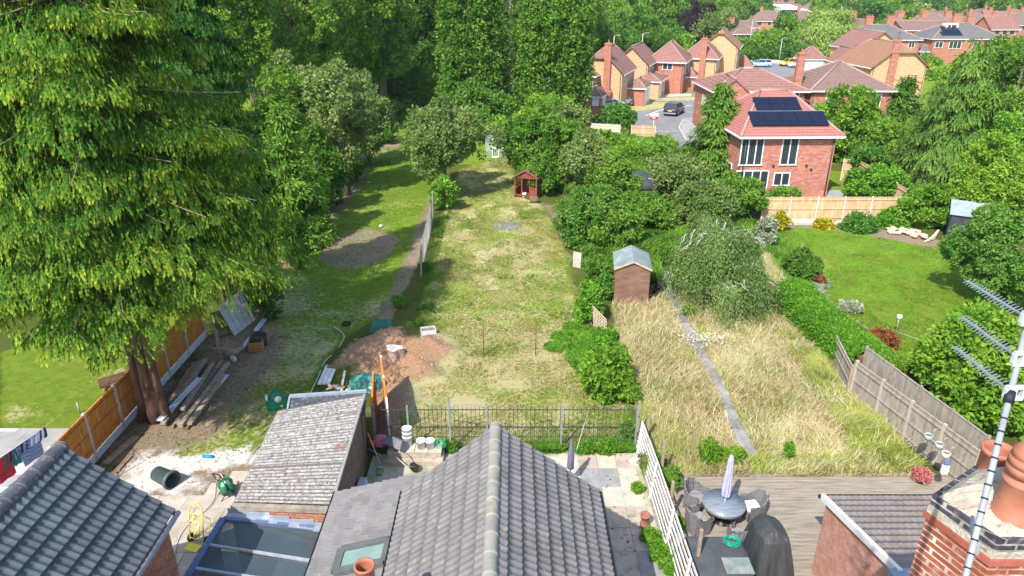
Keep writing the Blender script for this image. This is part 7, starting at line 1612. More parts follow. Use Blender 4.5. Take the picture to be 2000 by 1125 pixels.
# --- left border of the long lawn
plant('conifer', 'feathery bright green young conifer along the left lawn edge', T, 566, 41, 205, 66, 'mid', 'fir', bot=None, kn=3.4, nb=190, droop=.15, hang=.35)
plant('shrub', 'bright low fern like shrub below the young conifer', 'shrub', 572, 36.8, 418, 36, 'ivy', 'round', kn=1.6)
plant('shrub', 'dark shrub under the drooping conifer', 'shrub', 505, 33, 430, 38, 'dark', 'round', kn=1.5)
plant('shrub', 'small dark bush in the shaded border corner', 'shrub', 520, 30, 520, 30, 'dark', 'round', kn=1.5)
plant('tree', 'bright airy tree at the middle of the left border', T, 665, 52, 112, 82, 'grey', bot=330, kn=1.35)
plant('tree', 'yellowish green tree behind the young conifer', T, 592, 58, 110, 78, 'mid', bot=330, kn=1.3)
plant('tree', 'pale leaning tree with bare twigs nearest the dark gap', T, 715, 62, 165, 50, 'grey', bot=300, kn=1.6)
plant('shrub', 'dense bush under the airy tree', 'shrub', 640, 48, 300, 42, 'dark', kn=1.5)
plant('shrub', 'leafy bush beside the bare soil strip', 'shrub', 610, 44, 330, 40, 'hedge', kn=1.5)
plant('shrub', 'low green bush near the white kerb stones', 'shrub', 672, 56, 290, 34, 'mid', kn=1.5)
plant('shrub', 'silver leaved bush glimpsed under the airy tree', 'shrub', 657, 57, 262, 26, 'silver', kn=1.5)
plant('shrub', 'small bush at the far end of the left lawn', 'shrub', 738, 72, 225, 32, 'cool', kn=1.5)
plant('tree', 'leafy tree filling in right of the dark conifer', T, 530, 50, 135, 62, 'mid', bot=None, kn=1.4)
plant('tree', 'green tree low between the young conifer and the airy tree', T, 618, 47, 232, 44, 'mid', bot=None, kn=1.4)
plant('tree', 'yellow green tree above the young conifer', T, 560, 60, 85, 60, 'grey', bot=None, kn=1.3)
plant('tree', 'dark tree closing the far end of the left lawn', T, 785, 93, 110, 66, 'dark', bot=None, kn=1.4)
plant('tree', 'green tree behind the apple tree', T, 850, 90, 150, 36, 'dark', bot=None, kn=1.3)
# --- tall dark wood behind
for i, (px, Y, hw, sp, H, lb) in enumerate(((470, 66, 80, 'bright', 20, 'tall tree rising right of the dark conifer'), (560, 74, 110, 'mid', 22, 'broad tall tree in the left of the wood'), (650, 80, 95, 'bright', 22, 'tall tree with hanging branches over the lawn end'), (735, 86, 80, 'mid', 24, 'tall tree beside the dark gap in the wood'), (800, 108, 90, 'dark', 22, 'deep shaded tree in the dark gap'), (855, 112, 70, 'dark', 25, 'dark tree behind the left poplar'), (1000, 102, 60, 'dark', 26, 'dark narrow tree between the two poplars'), (700, 118, 120, 'dark', 27, 'tall tree at the back of the left wood'), (540, 100, 120, 'mid', 25, 'distant tall tree above the left border'), (420, 84, 90, 'bright', 17, 'sunlit tree glimpsed past the dark conifer'))):
    plant('tree', lb, T, px, Y, 0, hw, sp, 'round' if i != 6 else 'column', bot=(170 if i in (0, 1, 2, 3) else None), H=H, kn=1.5, k1=46)
plant('shrub', 'round dark bush in the shade at the lawn end', 'shrub', 755, 84, 190, 34, 'cool', kn=1.4)
plant('poplar', 'tall columnar poplar, left one of the pair', T, 925, 84, 0, 70, 'mid', 'column', H=17, kn=3.4, k1=150)
plant('poplar', 'tall columnar poplar, right one of the pair', T, 1080, 79, 0, 76, 'mid', 'column', H=16, kn=3.4, k1=150)
plant('tree', 'leafy tree at the foot of the left poplar', T, 935, 80, 165, 52, 'cool', bot=None, kn=1.3)
plant('tree', 'leafy tree at the foot of the right poplar', T, 1062, 71, 185, 60, 'bright', bot=300, kn=1.3)
plant('fruit_tree', 'round greyish apple tree standing between the two lawns', T, 866, 52, 188, 82, 'grey', bot=345, kn=1.5, k1=40)
plant('shrub', 'dark ivy covered shrub at the apple tree foot', 'shrub', 868, 48, 345, 30, 'ivy', kn=1.6)
plant('shrub', 'bright vine behind the white greenhouse', 'shrub', 985, 72, 228, 36, 'ivy', kn=1.3)
plant('shrub', 'dark bush left of the greenhouse', 'shrub', 935, 73, 215, 34, 'cool', kn=1.3)
# --- right side of the middle lawn
for (px, Y, top, hw, sp, lb, bot) in (
    (1018, 62, 225, 42, 'dark', 'dark tree right of the greenhouse', None), (1085, 56, 205, 72, 'mid', 'spreading tree above the red playhouse', 345), (1150, 52, 262, 62, 'grey', 'pale tree behind the playhouse', 380),
    (1142, 41, 362, 60, 'cool', 'dense dark green tree at the right lawn edge', None), (1205, 50, 290, 50, 'mid', 'tree left of the black gazebo', None), (1205, 40, 400, 50, 'mid', 'bushy tree just behind the brown shed', None),
    (1262, 44, 385, 58, 'mid', 'green thicket in front of the gazebo', None), (1330, 50, 298, 62, 'grey', 'loose grey green tree right of the gazebo', None), (1370, 44, 352, 62, 'grey', 'thicket between gazebo and weeping tree', None),
    (1440, 47, 345, 62, 'mid', 'tree in front of the solar panel house', None), (1100, 66, 205, 58, 'grey', 'sunlit tree behind the spreading one', None), (1165, 68, 262, 46, 'bright', 'bright bush row by the road end', None), (1230, 64, 286, 50, 'bright', 'bright bush row middle below the road', None), (1290, 64, 285, 36, 'mid', 'bush below the sale board', None)):
    plant('tree' if bot or hw > 55 else 'shrub', lb, T if bot or hw > 55 else 'shrub', px, Y, top, hw, sp, 'round', bot=bot, kn=1.6, k1=34)
plant('shrub', 'branches hanging over the red playhouse', 'shrub', 1060, 52, 300, 34, 'mid', kn=1.6)
plant('shrub', 'round bush spilling over the road end', 'shrub', 1208, 78, 205, 42, 'cool', kn=1.6)
plant('shrub', 'leafy bush between brown shed and lawn', 'shrub', 1170, 34, 505, 34, 'mid', kn=1.6)
plant('shrub', 'small bush against the left wall of the brown shed', 'shrub', 1188, 32.5, 535, 24, 'cool', kn=1.6)
plant('shrub', 'tangled bush beside the pale lattice', 'shrub', 1150, 30, 555, 34, 'ivy', kn=1.6)
plant('shrub', 'upper green bush at the start of the dry grass', 'shrub', 1185, 25.8, 640, 34, 'hedge', kn=1.6)
plant('shrub', 'large glossy leaved bush at the middle of the garden', 'shrub', 1188, 23.4, 680, 58, 'bright', kn=1.1, Lpx=11)
plant('spruce', 'dark green pointed spruce in front of the solar house', T, 1402, 56, 158, 96, 'dark', 'fir', kn=1.3, nb=120, droop=.16, hang=.45, env=lambda q: (1 - q) ** 1.05)
plant('weeping_tree', 'wide weeping tree with pale bare branches on its crown', T, 1402, 31.5, 412, 112, 'weep', 'weep', n=85000, Lpx=4.8, length=.55, wid=.8, limbs=44, skew=.16)
# bare pale branches on the weeping crown
rgb = random.Random(5); wt_ = [o_ for o_ in bpy.data.objects if o_.get('label', '').startswith('wide weeping')][0]; mb = MB(); dW = depth(31.5, 3)
for k in range(22):
    px = rgb.uniform(1330, 1480); py = rgb.uniform(432, 455) + abs(px - 1405) * .22 if k < 18 else rgb.uniform(535, 552)
    if k >= 18: px = rgb.uniform(1425, 1470)
    p = Vector(GY(px, py, 31.5 - (1.9 if k >= 18 else .5 + .4 * rgb.random()))) - Vector((0, 0, .14)) - Vector(wt_.location); s = 1 if px > 1405 else -1; pts = [p]
    for j in range(6): p = p + Vector((s * rgb.uniform(.02, .13), rgb.uniform(-.15, .02), rgb.uniform(-.10, .07) - .02 * j)); pts.append(p)
    mb = MB(); mb.tube([tuple(q) for q in pts], [.030 - .004 * j for j in range(7)], 5); q = pts[2]; mb.tube([tuple(q), tuple(q + Vector((s * .12, -.12, .02))), tuple(q + Vector((s * .2, -.25, -.15)))], [.018, .013, .006], 4); mb.build('bare_branch', barkp, wt_)

# --- hedge
def hedge(name, label, pts, w_, h, n, Lf, sp, seed):
    rg = np.random.RandomState(seed); c = np.array([p[:2] for p in pts]); t = thing(name, (c[:, 0].mean(), c[:, 1].mean(), 0), label, 'hedge'); seg = np.linalg.norm(np.diff(c, axis=0), axis=1); cum = np.concatenate([[0], np.cumsum(seg)])
    s = rg.rand(n) * cum[-1]; i = np.searchsorted(cum, s) - 1; i = np.clip(i, 0, len(seg) - 1); f = (s - cum[i]) / seg[i]; P2 = c[i] * (1 - f)[:, None] + c[i + 1] * f[:, None]; d = (c[i + 1] - c[i]) / seg[i][:, None]; nn = np.stack([-d[:, 1], d[:, 0]], 1)
    lump = vnoise(s, s * 0, 1.1, seed) - .5; hh = h * (1 + .22 * lump); ww = w_ / 2 * (1 + .25 * (vnoise(s, s * 0 + 9, .9, seed + 4) - .5)); r = rg.rand(n); face = np.where(r < .42, 0, np.where(r < .72, 1, 2))
    lat = np.where(face == 0, (rg.rand(n) * 2 - 1), np.where(face == 1, 1, -1)); zz = np.where(face == 0, 1.0, rg.rand(n)); rnd_ = 1 - .18 * np.abs(lat) ** 3 * (face == 0)
    lat = lat * (1 - .22 * (zz > .8) * (face > 0) * (zz - .8) * 5); P = np.stack([P2[:, 0] + nn[:, 0] * lat * ww, P2[:, 1] + nn[:, 1] * lat * ww, zz * hh * rnd_], 1) + rg.normal(size=(n, 3)) * Lf * .55; P[:, 2] = np.maximum(P[:, 2], .03)
    out = np.where((face == 0)[:, None], np.array([0, 0, 1.0]), np.stack([nn[:, 0] * lat, nn[:, 1] * lat, 0 * lat + .2], 1)); D = unit(out * .7 + rg.normal(size=(n, 3)) * .6 + [0, 0, .25]); l = Lf * (.6 + .8 * rg.rand(n))
    V, C = leafquads(P - np.array(t.location), D, unit(out + rg.normal(size=(n, 3)) * .5), l, l * .5, .4 * vnoise(P[:, 0], P[:, 1] + P[:, 2], .5, 3) + .6 * rg.rand(n), .15); npmesh('foliage', V, quads(n), GR[sp], C, parent=t)
    mb = MB()
    for a, b in zip(c, c[1:]): mb.bar((a[0], a[1], h * .42), (b[0], b[1], h * .42), w_ * .62, h * .8)
    mb.build('inner_twigs', wood_dark, t, True); return t
hedge('hedge', 'long clipped bright green hedge dividing dry grass from the right lawn', [G(1537, 600), G(1580, 640), G(1650, 705), G(1690, 742)], 1.5, 1.35, 64000, .10, 'hedge', 3)
hedge('hedge', 'lower end of the hedge beside the grey fence', [G(1668, 705), G(1715, 745), G(1752, 778)], 1.0, 1.25, 20000, .10, 'bright', 4)
# --- right garden
for (px, Y, top, hw, sp, lb, bot, sh, kn) in (
    (1572, 35.5, 492, 40, 'dark', 'rounded dark bush at the top end of the clipped hedge', None, 'round', 1.8), (1500, 40.5, 425, 20, 'silver', 'silvery bush at the left end of the new fence', None, 'round', 1.6), (1520, 43.5, 418, 15, 'yellow', 'yellow shrub at the left of the new fence', None, 'round', 1.5),
    (1608, 44, 428, 16, 'yellow', 'small yellow flowering plant in front of the new fence', None, 'dome', 1.5), (1678, 43.6, 420, 31, 'cool', 'low rounded dark green bush before the new fence', None, 'dome', 1.8), (1742, 45, 410, 36, 'hedge', 'spreading green shrub right of the low round bush', None, 'dome', 1.6),
    (1828, 44.5, 362, 62, 'bright', 'large yellow green shrub at the end of the new fence', None, 'round', 1.6), (1716, 50.5, 332, 60, 'hedge', 'big round clipped bush beside the solar house lawn', None, 'round', 2.0), (1532, 49, 366, 36, 'mid', 'spreading bush below the solar house windows', None, 'dome', 1.6),
    (1655, 64, 172, 72, 'bright', 'bright broad tree behind the solar house corner', None, 'round', 1.6), (1722, 62, 225, 66, 'mid', 'green tree right of the solar house', None, 'round', 1.6), (1605, 70, 200, 36, 'bright', 'bright tree rising behind the solar roof', None, 'round', 1.5), (1790, 56, 240, 60, 'mid', 'leafy tree left of the drooping cedar', None, 'round', 1.5),
    (1690, 56, 285, 40, 'cool', 'shaded tree behind the round clipped bush', None, 'round', 1.4), (1935, 44, 262, 72, 'bright', 'glossy bright tree before the drooping cedar', None, 'round', 1.6), (1990, 42, 330, 60, 'bright', 'bright tree cut by the right frame edge', None, 'round', 1.5), (1975, 50, 190, 60, 'ivy', 'yellow green tree at the right edge above the bright ones', None, 'round', 1.4),
    (1900, 52, 130, 60, 'bright', 'bright top growth behind the cedar', None, 'round', 1.3), (1980, 60, 62, 80, 'mid', 'tall tree behind the cedar at the right edge', None, 'round', 1.5), (1840, 60, 160, 50, 'mid', 'green tree filling in behind the cedar', None, 'round', 1.2), (1968, 31.5, 402, 86, 'cool', 'broad dark leaved tree over the right lawn corner', None, 'round', 1.7)):
    plant('tree' if hw > 48 else 'shrub', lb, T if hw > 48 else 'shrub', px, Y, top, hw, sp, sh, bot=bot, kn=kn)
plant('cedar', 'large drooping cedar with brown inner twigs on the right', T, 1880, 53, 66, 160, 'cedar', 'fir', kn=3.0, nb=260, droop=.55, hang=1.1, curl=.18)
plant('conifer', 'blue green conifer bush between tiled house and cedar', T, 1762, 76, 152, 44, 'dark', 'fir', kn=2.4, nb=120, droop=.2, hang=.3)
plant('tree', 'bright bush in front of the tiled house wall', T, 1722, 84, 195, 44, 'bright', kn=1.3)
plant('tree', 'yellow green glossy tree behind the grey fence and aerials', T, 1905, 22.0, 605, 105, 'bright', bot=None, kn=1.0, Lpx=11, k1=44)
plant('tree', 'glossy tree at the right edge behind the chimney pots', T, 1985, 21.0, 640, 90, 'bright', kn=.9, Lpx=11)
plant('shrub', 'dark purple shrub behind the grey fence', 'shrub', 1808, 23.5, 728, 30, 'purple', kn=1.6)
plant('shrub', 'yellow and red leaved plant behind the grey fence', 'shrub', 1776, 24.6, 722, 17, 'yellow', kn=1.6)
plant('shrub', 'dusty red shrub bed beside the right lawn', 'shrub', 1718, 27.2, 645, 36, 'red', 'dome', kn=1.6)
plant('shrub', 'cream flowering plant on the hedge border', 'shrub', 1664, 31, 605, 18, 'silver', kn=1.4)
plant('shrub', 'small red tinged bush near the top of the hedge', 'shrub', 1598, 34.5, 560, 14, 'red', kn=1.4)
# small plants: patio ivy, weeds in front of the railings, dry garden
for i, (px, py, Rr, h, sp, lb) in enumerate(((1245, 960, .18, .3, 'ivy', 'ivy clump climbing the top of the white fence'), (1270, 1055, .28, .35, 'ivy', 'ivy clump beside the red clay pot'), (1290, 1085, .34, .35, 'ivy', 'ivy sprawling at the foot of the leaning slats'), (1312, 1115, .34, .4, 'ivy', 'ivy mass at the bottom of the white fence'), (1310, 960, .30, .9, 'mid', 'tall weed between the pale posts and the deck'), (1318, 1040, .22, .5, 'ivy', 'leafy weed on the deck edge post'), (1275, 930, .45, .9, 'grey', 'thistle clump at the near left of the dry grass'), (1385, 905, .40, .9, 'bright', 'bright weed clump in the near dry grass'), (1430, 908, .36, .75, 'bright', 'leafy weed clump left of the slab path end'), (1535, 905, .16, .9, 'ivy', 'single upright weed right of the path end'), (1185, 880, .4, .45, 'ivy', 'nettle patch at the right foot of the railings'), (1140, 882, .3, .35, 'ivy', 'nettle patch near the middle foot of the railings'), (1225, 860, .3, .8, 'ivy', 'climber on the right end of the railings'), (880, 880, .25, .4, 'ivy', 'weeds beside the stone steps'), (1230, 790, .34, .9, 'mid', 'rough weeds under the leafy bush'), (1100, 660, .5, .14, 'hedge', 'low patch of lush green leaves on the dry lawn'), (1120, 640, .45, .16, 'hedge', 'lush weed patch beside the bare strip'), (1085, 680, .45, .1, 'hedge', 'thin lush weed patch near the right stake'), (780, 600, .35, .6, 'ivy', 'nettles along the earth path'), (830, 530, .3, .5, 'cool', 'weed clump at the foot of the wire fence'), (1640, 860, .0, 0, '', ''), (1345, 620, .3, .6, 'bright', 'leafy weed beside the bend of the slab path'))):
    if not lb: continue
    SEED[0] += 1; q = G(px, py); t = thing('weed_clump', q, lb, 'weeds'); V, C, _ = crown_blob(np.random.RandomState(SEED[0]), Rr, h, .02, 2600, .075, 'dome' if h < .5 else 'round', .5); npmesh('foliage', V, quads(len(V) // 4), GR[sp], C, parent=t)
# --- grasses (uncountable)
def grass(name, poly, n, h, wd, sp, label, seed, patch=0.0, lean=.35, hv=.5, cut=0.0, cb=(0, 1), clear=None, clump=1.0):
    rg = np.random.RandomState(seed); P = np.array(poly); lo, hi = P.min(0), P.max(0); X = lo[0] + rg.rand(n * 2) * (hi[0] - lo[0]); Y = lo[1] + rg.rand(n * 2) * (hi[1] - lo[1]); k = sdist(X, Y, poly) > .05
    if patch: k &= vnoise(X, Y, 1.3 * clump, seed) > patch
    if clear is not None:
        for (cl, rad) in clear:
            for a, b in zip(cl, cl[1:]):
                dx, dy = b[0] - a[0], b[1] - a[1]; t = np.clip(((X - a[0]) * dx + (Y - a[1]) * dy) / (dx * dx + dy * dy), 0, 1); k &= np.hypot(X - a[0] - t * dx, Y - a[1] - t * dy) > rad * (.8 + .4 * rg.rand(len(X)))
    X, Y = X[k][:n], Y[k][:n]; m = len(X); hn = vnoise(X, Y, 1.6, seed + 2); H = h * (1 - hv + hv * 1.6 * hn) * (.5 + .6 * rg.rand(m)); an = vnoise(X, Y, 2.2, seed + 5) * 12; ld = np.stack([np.cos(an), np.sin(an)], 1) * lean + rg.normal(size=(m, 2)) * .4
    base = np.stack([X, Y, 0 * X], 1); mid = base + np.stack([ld[:, 0] * H * .3, ld[:, 1] * H * .3, H * .6], 1); tip = base + np.stack([ld[:, 0] * H, ld[:, 1] * H, H], 1); a = rg.rand(m) * 3.14; s = np.stack([np.cos(a), np.sin(a), 0 * a], 1) * wd * .5 * (.6 + .8 * rg.rand(m))[:, None]
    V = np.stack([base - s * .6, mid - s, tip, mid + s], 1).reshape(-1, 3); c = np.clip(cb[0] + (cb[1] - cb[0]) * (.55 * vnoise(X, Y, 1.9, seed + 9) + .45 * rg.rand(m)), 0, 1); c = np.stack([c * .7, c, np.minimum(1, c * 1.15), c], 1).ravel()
    o = npmesh(name, V, quads(m), GR[sp], c); return tag(o, label, None, None, 'stuff')
pc_ = [[(p[0], p[1]) for p in pp]]; clr = [(pc_[0], .26)]
grass('dry_grass', Z_DRY, 110000, .36, .022, 'dry', 'long straw coloured dry grass either side of the slab path', 3, clear=clr)
grass('green_grass', Z_DRY, 70000, .32, .022, 'fresh', 'yellow green grass patches mixed in the dry grass', 4, patch=.47, clear=clr)
grass('green_grass', PW([(1640, 790), (1700, 800), (1805, 930), (1500, 932), (1290, 932), (1260, 880), (1500, 900), (1650, 890)]), 18000, .34, .022, 'fresh', 'green grass along the near end of the dry garden', 5, patch=.35)
grass('green_grass', PW([(1590, 690), (1640, 760), (1800, 920), (1760, 930), (1640, 840), (1570, 740)]), 20000, .45, .022, 'fresh', 'green grass along the grey fence', 6, patch=.3)
grass('lawn_grass', Z_LAWN_M, 60000, .10, .035, 'fresh', 'short tufted grass of the middle lawn', 7, patch=.42, lean=.8, cb=(0, .55))
grass('lawn_grass', Z_LAWN_M, 40000, .09, .035, 'dry', 'short straw tufts of the middle lawn', 17, patch=.45, lean=.8, cb=(0, .35))
grass('lawn_weeds', Z_LAWN_M, 14000, .14, .06, 'hedge', 'dark weed patches in the middle lawn', 8, patch=.66, lean=.9)
grass('lawn_grass', PW([(1120, 600), (1160, 600), (1180, 700), (1160, 780), (1100, 700)]), 8000, .12, .05, 'hedge', 'lush weeds at the edge of the middle lawn', 10, patch=.4)
grass('weeds', PW([(940, 870), (1235, 870), (1240, 888), (935, 888)]), 16000, .30, .05, 'ivy', 'green weeds along the foot of the railings', 11, patch=.38)
grass('border_growth', PW([(1110, 400), (1490, 440), (1480, 470), (1290, 480), (1300, 560), (1190, 540), (1130, 500)]), 22000, .55, .08, 'mid', 'tangled low growth under the trees right of the lawn', 12, lean=.6)
grass('border_growth', PW([(1000, 330), (1000, 260), (1150, 255), (1320, 280), (1330, 330), (1200, 400), (1100, 380)]), 26000, .9, .16, 'mid', 'tangled undergrowth between the lawn and the road', 13, lean=.6)
grass('border_growth', PW([(480, 640), (520, 560), (560, 500), (610, 430), (690, 330), (660, 320), (560, 400), (480, 540), (450, 620)]), 16000, .30, .08, 'dark', 'low ground cover under the left border trees', 14, patch=.4, lean=.6)
grass('border_growth', PW([(790, 640), (815, 545), (835, 500), (850, 440), (865, 390), (885, 400), (865, 470), (840, 560), (860, 640)]), 5000, .20, .05, 'mid', 'weeds along the wire fence', 15, patch=.5, lean=.6)
grass('border_growth', PW([(1560, 470), (1600, 600), (1660, 670), (1730, 740), (1800, 800), (1820, 790), (1740, 700), (1660, 610)]), 12000, .28, .06, 'silver', 'dry flower border along the hedge', 16, patch=.42, lean=.6)
grass('border_growth', PW([(1490, 470), (1530, 455), (1590, 560), (1600, 600), (1560, 600), (1520, 540)]), 9000, .35, .06, 'mid', 'low growth between the weeping tree and the hedge', 19, lean=.6)
grass('seed_heads', Z_DRY, 7000, .62, .018, 'dry', 'tall pale seed heads standing out of the dry grass', 23, clear=clr, hv=.3, lean=.25, cb=(.5, 1))
grass('docks', Z_DRY, 5000, .40, .035, 'red', 'reddish brown docks and sorrel in the dry grass', 24, patch=.62, clear=clr, cb=(0, .5))
grass('lawn_grass', Z_LAWN_R, 26000, .07, .04, 'hedge', 'short grass of the right lawn', 25, patch=.3, lean=.9, cb=(.3, 1))
grass('lawn_grass', Z_LAWN_L, 26000, .07, .04, 'mid', 'short grass of the long left lawn', 26, patch=.42, lean=.9, cb=(.3, 1))
def scatter(name, poly, n, s0, s1, mt, label, seed, zoff=0.02):
    rg = np.random.RandomState(seed); P = np.array(poly); lo, hi = P.min(0), P.max(0); X = lo[0] + rg.rand(n * 3) * (hi[0] - lo[0]); Y = lo[1] + rg.rand(n * 3) * (hi[1] - lo[1]); k = sdist(X, Y, poly) > 0; X, Y = X[k][:n], Y[k][:n]; m = len(X)
    base = np.array([[-1, -1, 0], [1, -1, 0], [1, 1, 0], [-1, 1, 0], [-.6, -.6, 1], [.6, -.6, 1], [.6, .6, 1], [-.6, .6, 1]]) * .5; a = rg.rand(m) * 6.28; s = s0 + (s1 - s0) * rg.rand(m) ** 2.5; c, si = np.cos(a), np.sin(a); b = base[None] * s[:, None, None] * (1 + .4 * rg.normal(size=(m, 8, 3)) * .5)
    V = np.stack([b[..., 0] * c[:, None] - b[..., 1] * si[:, None] + X[:, None], b[..., 0] * si[:, None] + b[..., 1] * c[:, None] + Y[:, None], b[..., 2] * .6 + zoff + heap_z(X, Y)[:, None]], -1).reshape(-1, 3)
    f = np.array([[4, 5, 6, 7], [0, 1, 5, 4], [1, 2, 6, 5], [2, 3, 7, 6], [3, 0, 4, 7]]); Fq = (f[None] + (np.arange(m) * 8)[:, None, None]).reshape(-1, 4); tag(npmesh(name, V, Fq, mt), label, None, None, 'stuff')
scatter('soil_stones', Z_DIRT, 320, .03, .14, MATS['stump_bark'], 'clods and stones on the earth mound', 1, .0)
scatter('soil_stones', Z_DIRT, 70, .03, .10, conc, 'pale stones on the earth mound', 2, .0)
scatter('yard_debris', Z_YARD + [], 400, .015, .05, conc, 'grit on the concrete yard', 3, .04)
scatter('yard_debris', Z_SOILP, 1500, .02, .12, wood_dark, 'bark chips and clods along the left border', 4, .01)
scatter('lawn_debris', Z_LAWN_M, 500, .02, .08, wood_grey, 'twigs and clods on the middle lawn', 5, .01)
scatter('patio_moss', [(1.65, 13), (4.1, 13), (4.1, 19.5), (1.65, 19.5)], 300, .02, .07, GR['hedge'], 'moss and weeds in the patio joints', 6, .03)
grass('border_growth', PW([(1268, 480), (1330, 462), (1500, 440), (1520, 470), (1490, 500), (1400, 500), (1345, 540), (1312, 560), (1305, 520), (1272, 520)]), 16000, .45, .06, 'mid', 'rough growth behind the weeping tree and the brown shed', 29, lean=.6)
# daisies
rgd = np.random.RandomState(2); q1, q2 = G(1385, 675), G(1335, 665); n_ = 170; X = np.where(rgd.rand(n_) < .7, q1[0] + rgd.normal(size=n_) * .55, q2[0] + rgd.normal(size=n_) * .3); Y = q1[1] + rgd.normal(size=n_) * .35; Zz = .35 + .15 * rgd.rand(n_)
V, C = leafquads(np.stack([X, Y, Zz], 1), unit(rgd.normal(size=(n_, 3)) * [1, 1, .2]), np.tile([0, 0, 1.0], (n_, 1)), np.full(n_, .07), np.full(n_, .07), rgd.rand(n_)); tag(npmesh('daisies', V, quads(n_), whitep, C), 'white daisies beside the slab path', None, None, 'stuff')
# --- background trees of the town
BG = []
for (px, Y, top, hw, sp, sh, lb) in (
    (1150, 128, -20, 60, 'mid', 'round', 'tall wood tree directly behind the right poplar'), (1190, 150, 20, 58, 'cool', 'round', 'wood tree behind the first yellow house'), (1245, 165, 5, 50, 'mid', 'round', 'wood tree behind the second yellow house'), (1290, 175, 30, 46, 'cool', 'round', 'wood tree left of the brown chimneys'), (1215, 132, 58, 42, 'cool', 'round', 'lower wood tree behind the yellow gable'),
    (1265, 140, 55, 40, 'dark', 'round', 'dark tree behind the red brick close house'), (1300, 150, 60, 34, 'mid', 'round', 'tree above the red brick close house roof'), (1335, 158, 68, 26, 'bright', 'round', 'bright small tree beside the purple one'), (1368, 190, -8, 33, 'purple', 'round', 'dark purple copper beech above the close'), (1405, 185, 14, 40, 'grey', 'round', 'grey green tree right of the purple beech'),
    (1612, 166, 12, 72, 'willow', 'weep', 'large pale weeping willow above the garage'), (1548, 172, 38, 52, 'mid', 'round', 'rounded tree left of the willow'), (1492, 172, 62, 40, 'bright', 'round', 'bright tree row left of the willow'), (1455, 168, 72, 34, 'mid', 'round', 'tree behind the tall lamp post'), (1530, 166, 80, 40, 'cool', 'round', 'tree mass behind the grey lane fence'), (1575, 163, 88, 34, 'cool', 'round', 'low tree mass left of the small garage'),
    (1640, 160, 78, 32, 'cool', 'round', 'dark tree mass right of the small garage'), (1487, 152, 95, 17, 'dark', 'round', 'small round street tree in the lane'), (1535, 215, 20, 26, 'dark', 'round', 'dark tree behind the rounded one'), (1700, 265, 0, 40, 'cool', 'round', 'dark mass of tree on the skyline above the grey roofs'), (1650, 262, 5, 34, 'dark', 'round', 'dark tree on the skyline right of the willow'), (1745, 270, 14, 32, 'mid', 'round', 'green skyline tree left of the brown terrace'),
    (1732, 225, 30, 26, 'ivy', 'dome', 'lime green tree behind the grey hipped roof'), (1790, 285, -2, 24, 'willow', 'round', 'pale green tree high on the skyline'), (1790, 240, 26, 14, 'yellow', 'round', 'yellow tree above the brown terrace'), (1860, 262, 14, 28, 'dark', 'dome', 'dark dome shaped tree right of the pale one'), (1820, 300, -12, 34, 'cool', 'round', 'blue green skyline tree in the middle right'), (1905, 330, 6, 24, 'dark', 'round', 'dark skyline tree above the far rows'),
    (1430, 300, 20, 34, 'cool', 'round', 'skyline tree right of the beech'), (1480, 310, 10, 40, 'mid', 'round', 'skyline tree left of the white block'), (1855, 168, 90, 18, 'dark', 'dome', 'small dark bush by the french windows'), (1810, 150, 108, 26, 'mid', 'dome', 'bush below the grey rear extension'), (1820, 128, 128, 34, 'bright', 'dome', 'bright clipped hedge bush right of the wide gable'), (1665, 128, 140, 16, 'dark', 'dome', 'small bush beside the brick chimney'),
    (1320, 122, 158, 22, 'dark', 'dome', 'dark bush below the red brick close house'), (1346, 118, 150, 12, 'yellow', 'column', 'golden upright conifer at the close corner'), (1310, 116, 166, 12, 'ivy', 'dome', 'small lime ball shrub in the close'), (1335, 124, 160, 16, 'mid', 'dome', 'green shrub left of the golden conifer')):
    big = hw > 22 and sh != 'dome'
    plant('tree' if big else 'shrub', lb, T if big else 'shrub', px, Y, max(top, -300), hw, sp, sh, kn=1.5, Lpx=4.6, k1=30 if sh != 'weep' else None) if sh != 'weep' else plant('willow', lb, T, px, Y, top, hw, sp, 'weep', n=60000, Lpx=5, length=.75, wid=.3, limbs=60)
plant('tree', 'bright tree hiding the foot of the brick houses right of the hedge bush', T, 1925, 112, 100, 52, 'bright', kn=1.3)
plant('tree', 'leafy tree at the frame edge below the solar roof house', T, 1985, 128, 78, 50, 'mid', kn=1.3)
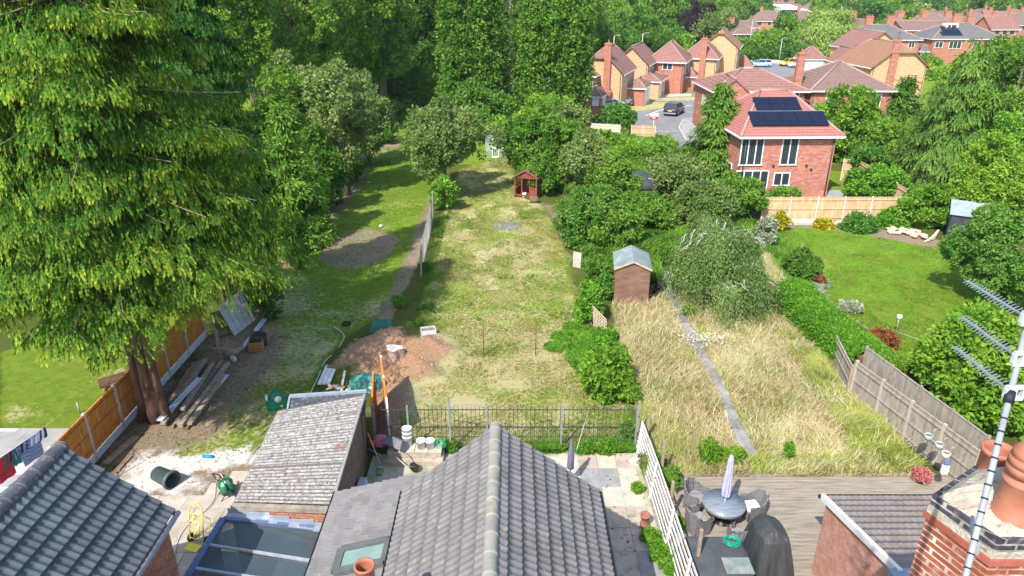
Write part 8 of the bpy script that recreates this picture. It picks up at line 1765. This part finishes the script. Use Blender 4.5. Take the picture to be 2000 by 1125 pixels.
# far town trees from shared crowns
protos = []
for i, (sp, sh) in enumerate((('mid', 'round'), ('cool', 'round'), ('dark', 'round'), ('bright', 'round'))):
    rg_ = np.random.RandomState(60 + i); V, C, tg = crown_blob(rg_, 4.6, 9.5, 1.5, 9000, .62, sh, k1=26)
    t = thing('tree', (0, 0, 0), 'far green tree', 'tree', 'far trees'); npmesh('crown', V, quads(len(V) // 4), GR[sp], C, parent=t); trunk_mb(rg_, 10, .25, tg, nlimb=5).build('trunk', bark, t); protos.append([t, False])
rg = random.Random(33); k = 0
def nearh(x, y, r=11): return any(abs(x - a) < r and abs(y - b) < 8 for a, b in FAR_H)
while k < 230:
    Y = 190 * (1 + rg.random() ** 1.3 * 2.6); px = rg.uniform(1120, 2060); X = (px - 1000) / F_PX * depth(Y, 4)
    if 1490 < px < 1605 and Y < 520: continue
    if nearh(X, Y, 9) or (Y < 250 and 1420 < px): continue
    if px > 1640 and rg.random() < .55: continue
    i = rg.randrange(4) if rg.random() < .8 else 3; s = rg.uniform(.7, 1.25) * (1.0 if Y < 300 else 1.25)
    zone = 'behind the close' if px < 1400 else ('around the willow' if px < 1700 else 'among the far rows of houses')
    sz = 'small' if s < .85 else ('tall' if s > 1.15 else 'middling'); sh_ = ('mid green', 'blue green', 'dark green', 'bright green')[i]; dz = 'nearer' if Y < 260 else ('far' if Y < 400 else 'farthest')
    lb = '%s %s tree %s, in the %s belt' % (sz, sh_, zone, dz); gp = '%s %s trees %s, %s belt' % (sz, sh_, zone, dz); pr_ = protos[i]
    if not pr_[1]: pr_[0].location = (X, Y, 0); pr_[0].scale = (s,) * 3; pr_[0]['label'] = lb; pr_[0]['group'] = gp; pr_[1] = True
    else: dup(pr_[0], (X, Y, 0), rg.uniform(0, 6.28), (s, s, s * rg.uniform(.85, 1.2)), label=lb, group=gp)
    k += 1
for i, (px, Y) in enumerate([(rg.uniform(380, 1140), rg.uniform(112, 170)) for _ in range(22)]):
    X = (px - 1000) / F_PX * depth(Y, 8); s = rg.uniform(1.6, 2.3); dup(protos[2][0], (X, Y, 0), rg.uniform(0, 6), (s * .8, s * .8, s), label='tall tree in the wood behind the poplars, one of many alike', group='wood behind the poplars')
# far woodland that reads as one mass
rgw = np.random.RandomState(4); Vs = []; Cs = []
for j in range(420):
    Y = 620 * (1 + rgw.rand() * 2.2); px = rgw.uniform(1050, 2150); X = (px - 1000) / F_PX * depth(Y, 5); R_ = rgw.uniform(9, 16); H_ = rgw.uniform(11, 17) + max(0, (Y - 700)) * .012
    n_ = 260; u_ = unit(rgw.normal(size=(n_, 3))); u_[:, 2] = np.abs(u_[:, 2]); P = u_ * [R_, R_, H_] * (.8 + .25 * rgw.rand(n_, 1)) + [X, Y, 0]
    V, C = leafquads(P, unit(u_ + rgw.normal(size=(n_, 3)) * .6), unit(u_ + rgw.normal(size=(n_, 3)) * .4), np.full(n_, 4.5), np.full(n_, 3.4), .4 * rgw.rand() + .6 * rgw.rand(n_)); Vs.append(V); Cs.append(C)
V = np.concatenate(Vs); tag(npmesh('woodland', V, quads(len(V) // 4), GR['mid'], np.concatenate(Cs)), 'far wooded skyline beyond the town', None, None, 'stuff')
# ================================================================ AIR
mb = MB(); mb.add([(-2900, -300, -1.2), (2900, -300, -1.2), (2900, 4200, -1.2), (-2900, 4200, -1.2), (-2900, -300, 60), (2900, -300, 60), (2900, 4200, 60), (-2900, 4200, 60)], [(0, 3, 2, 1), (4, 5, 6, 7), (0, 1, 5, 4), (1, 2, 6, 5), (2, 3, 7, 6), (3, 0, 4, 7)])
m, n, o = nodes('haze'); pv = N(n, 'ShaderNodeVolumePrincipled'); pv.inputs['Color'].default_value = (.9, .95, 1, 1); pv.inputs['Density'].default_value = 0.00018; pv.inputs['Anisotropy'].default_value = .2
L(n, pv.outputs[0], o.inputs['Volume']); tag(mb.build('haze', m), 'thin summer haze', None, None, 'stuff')
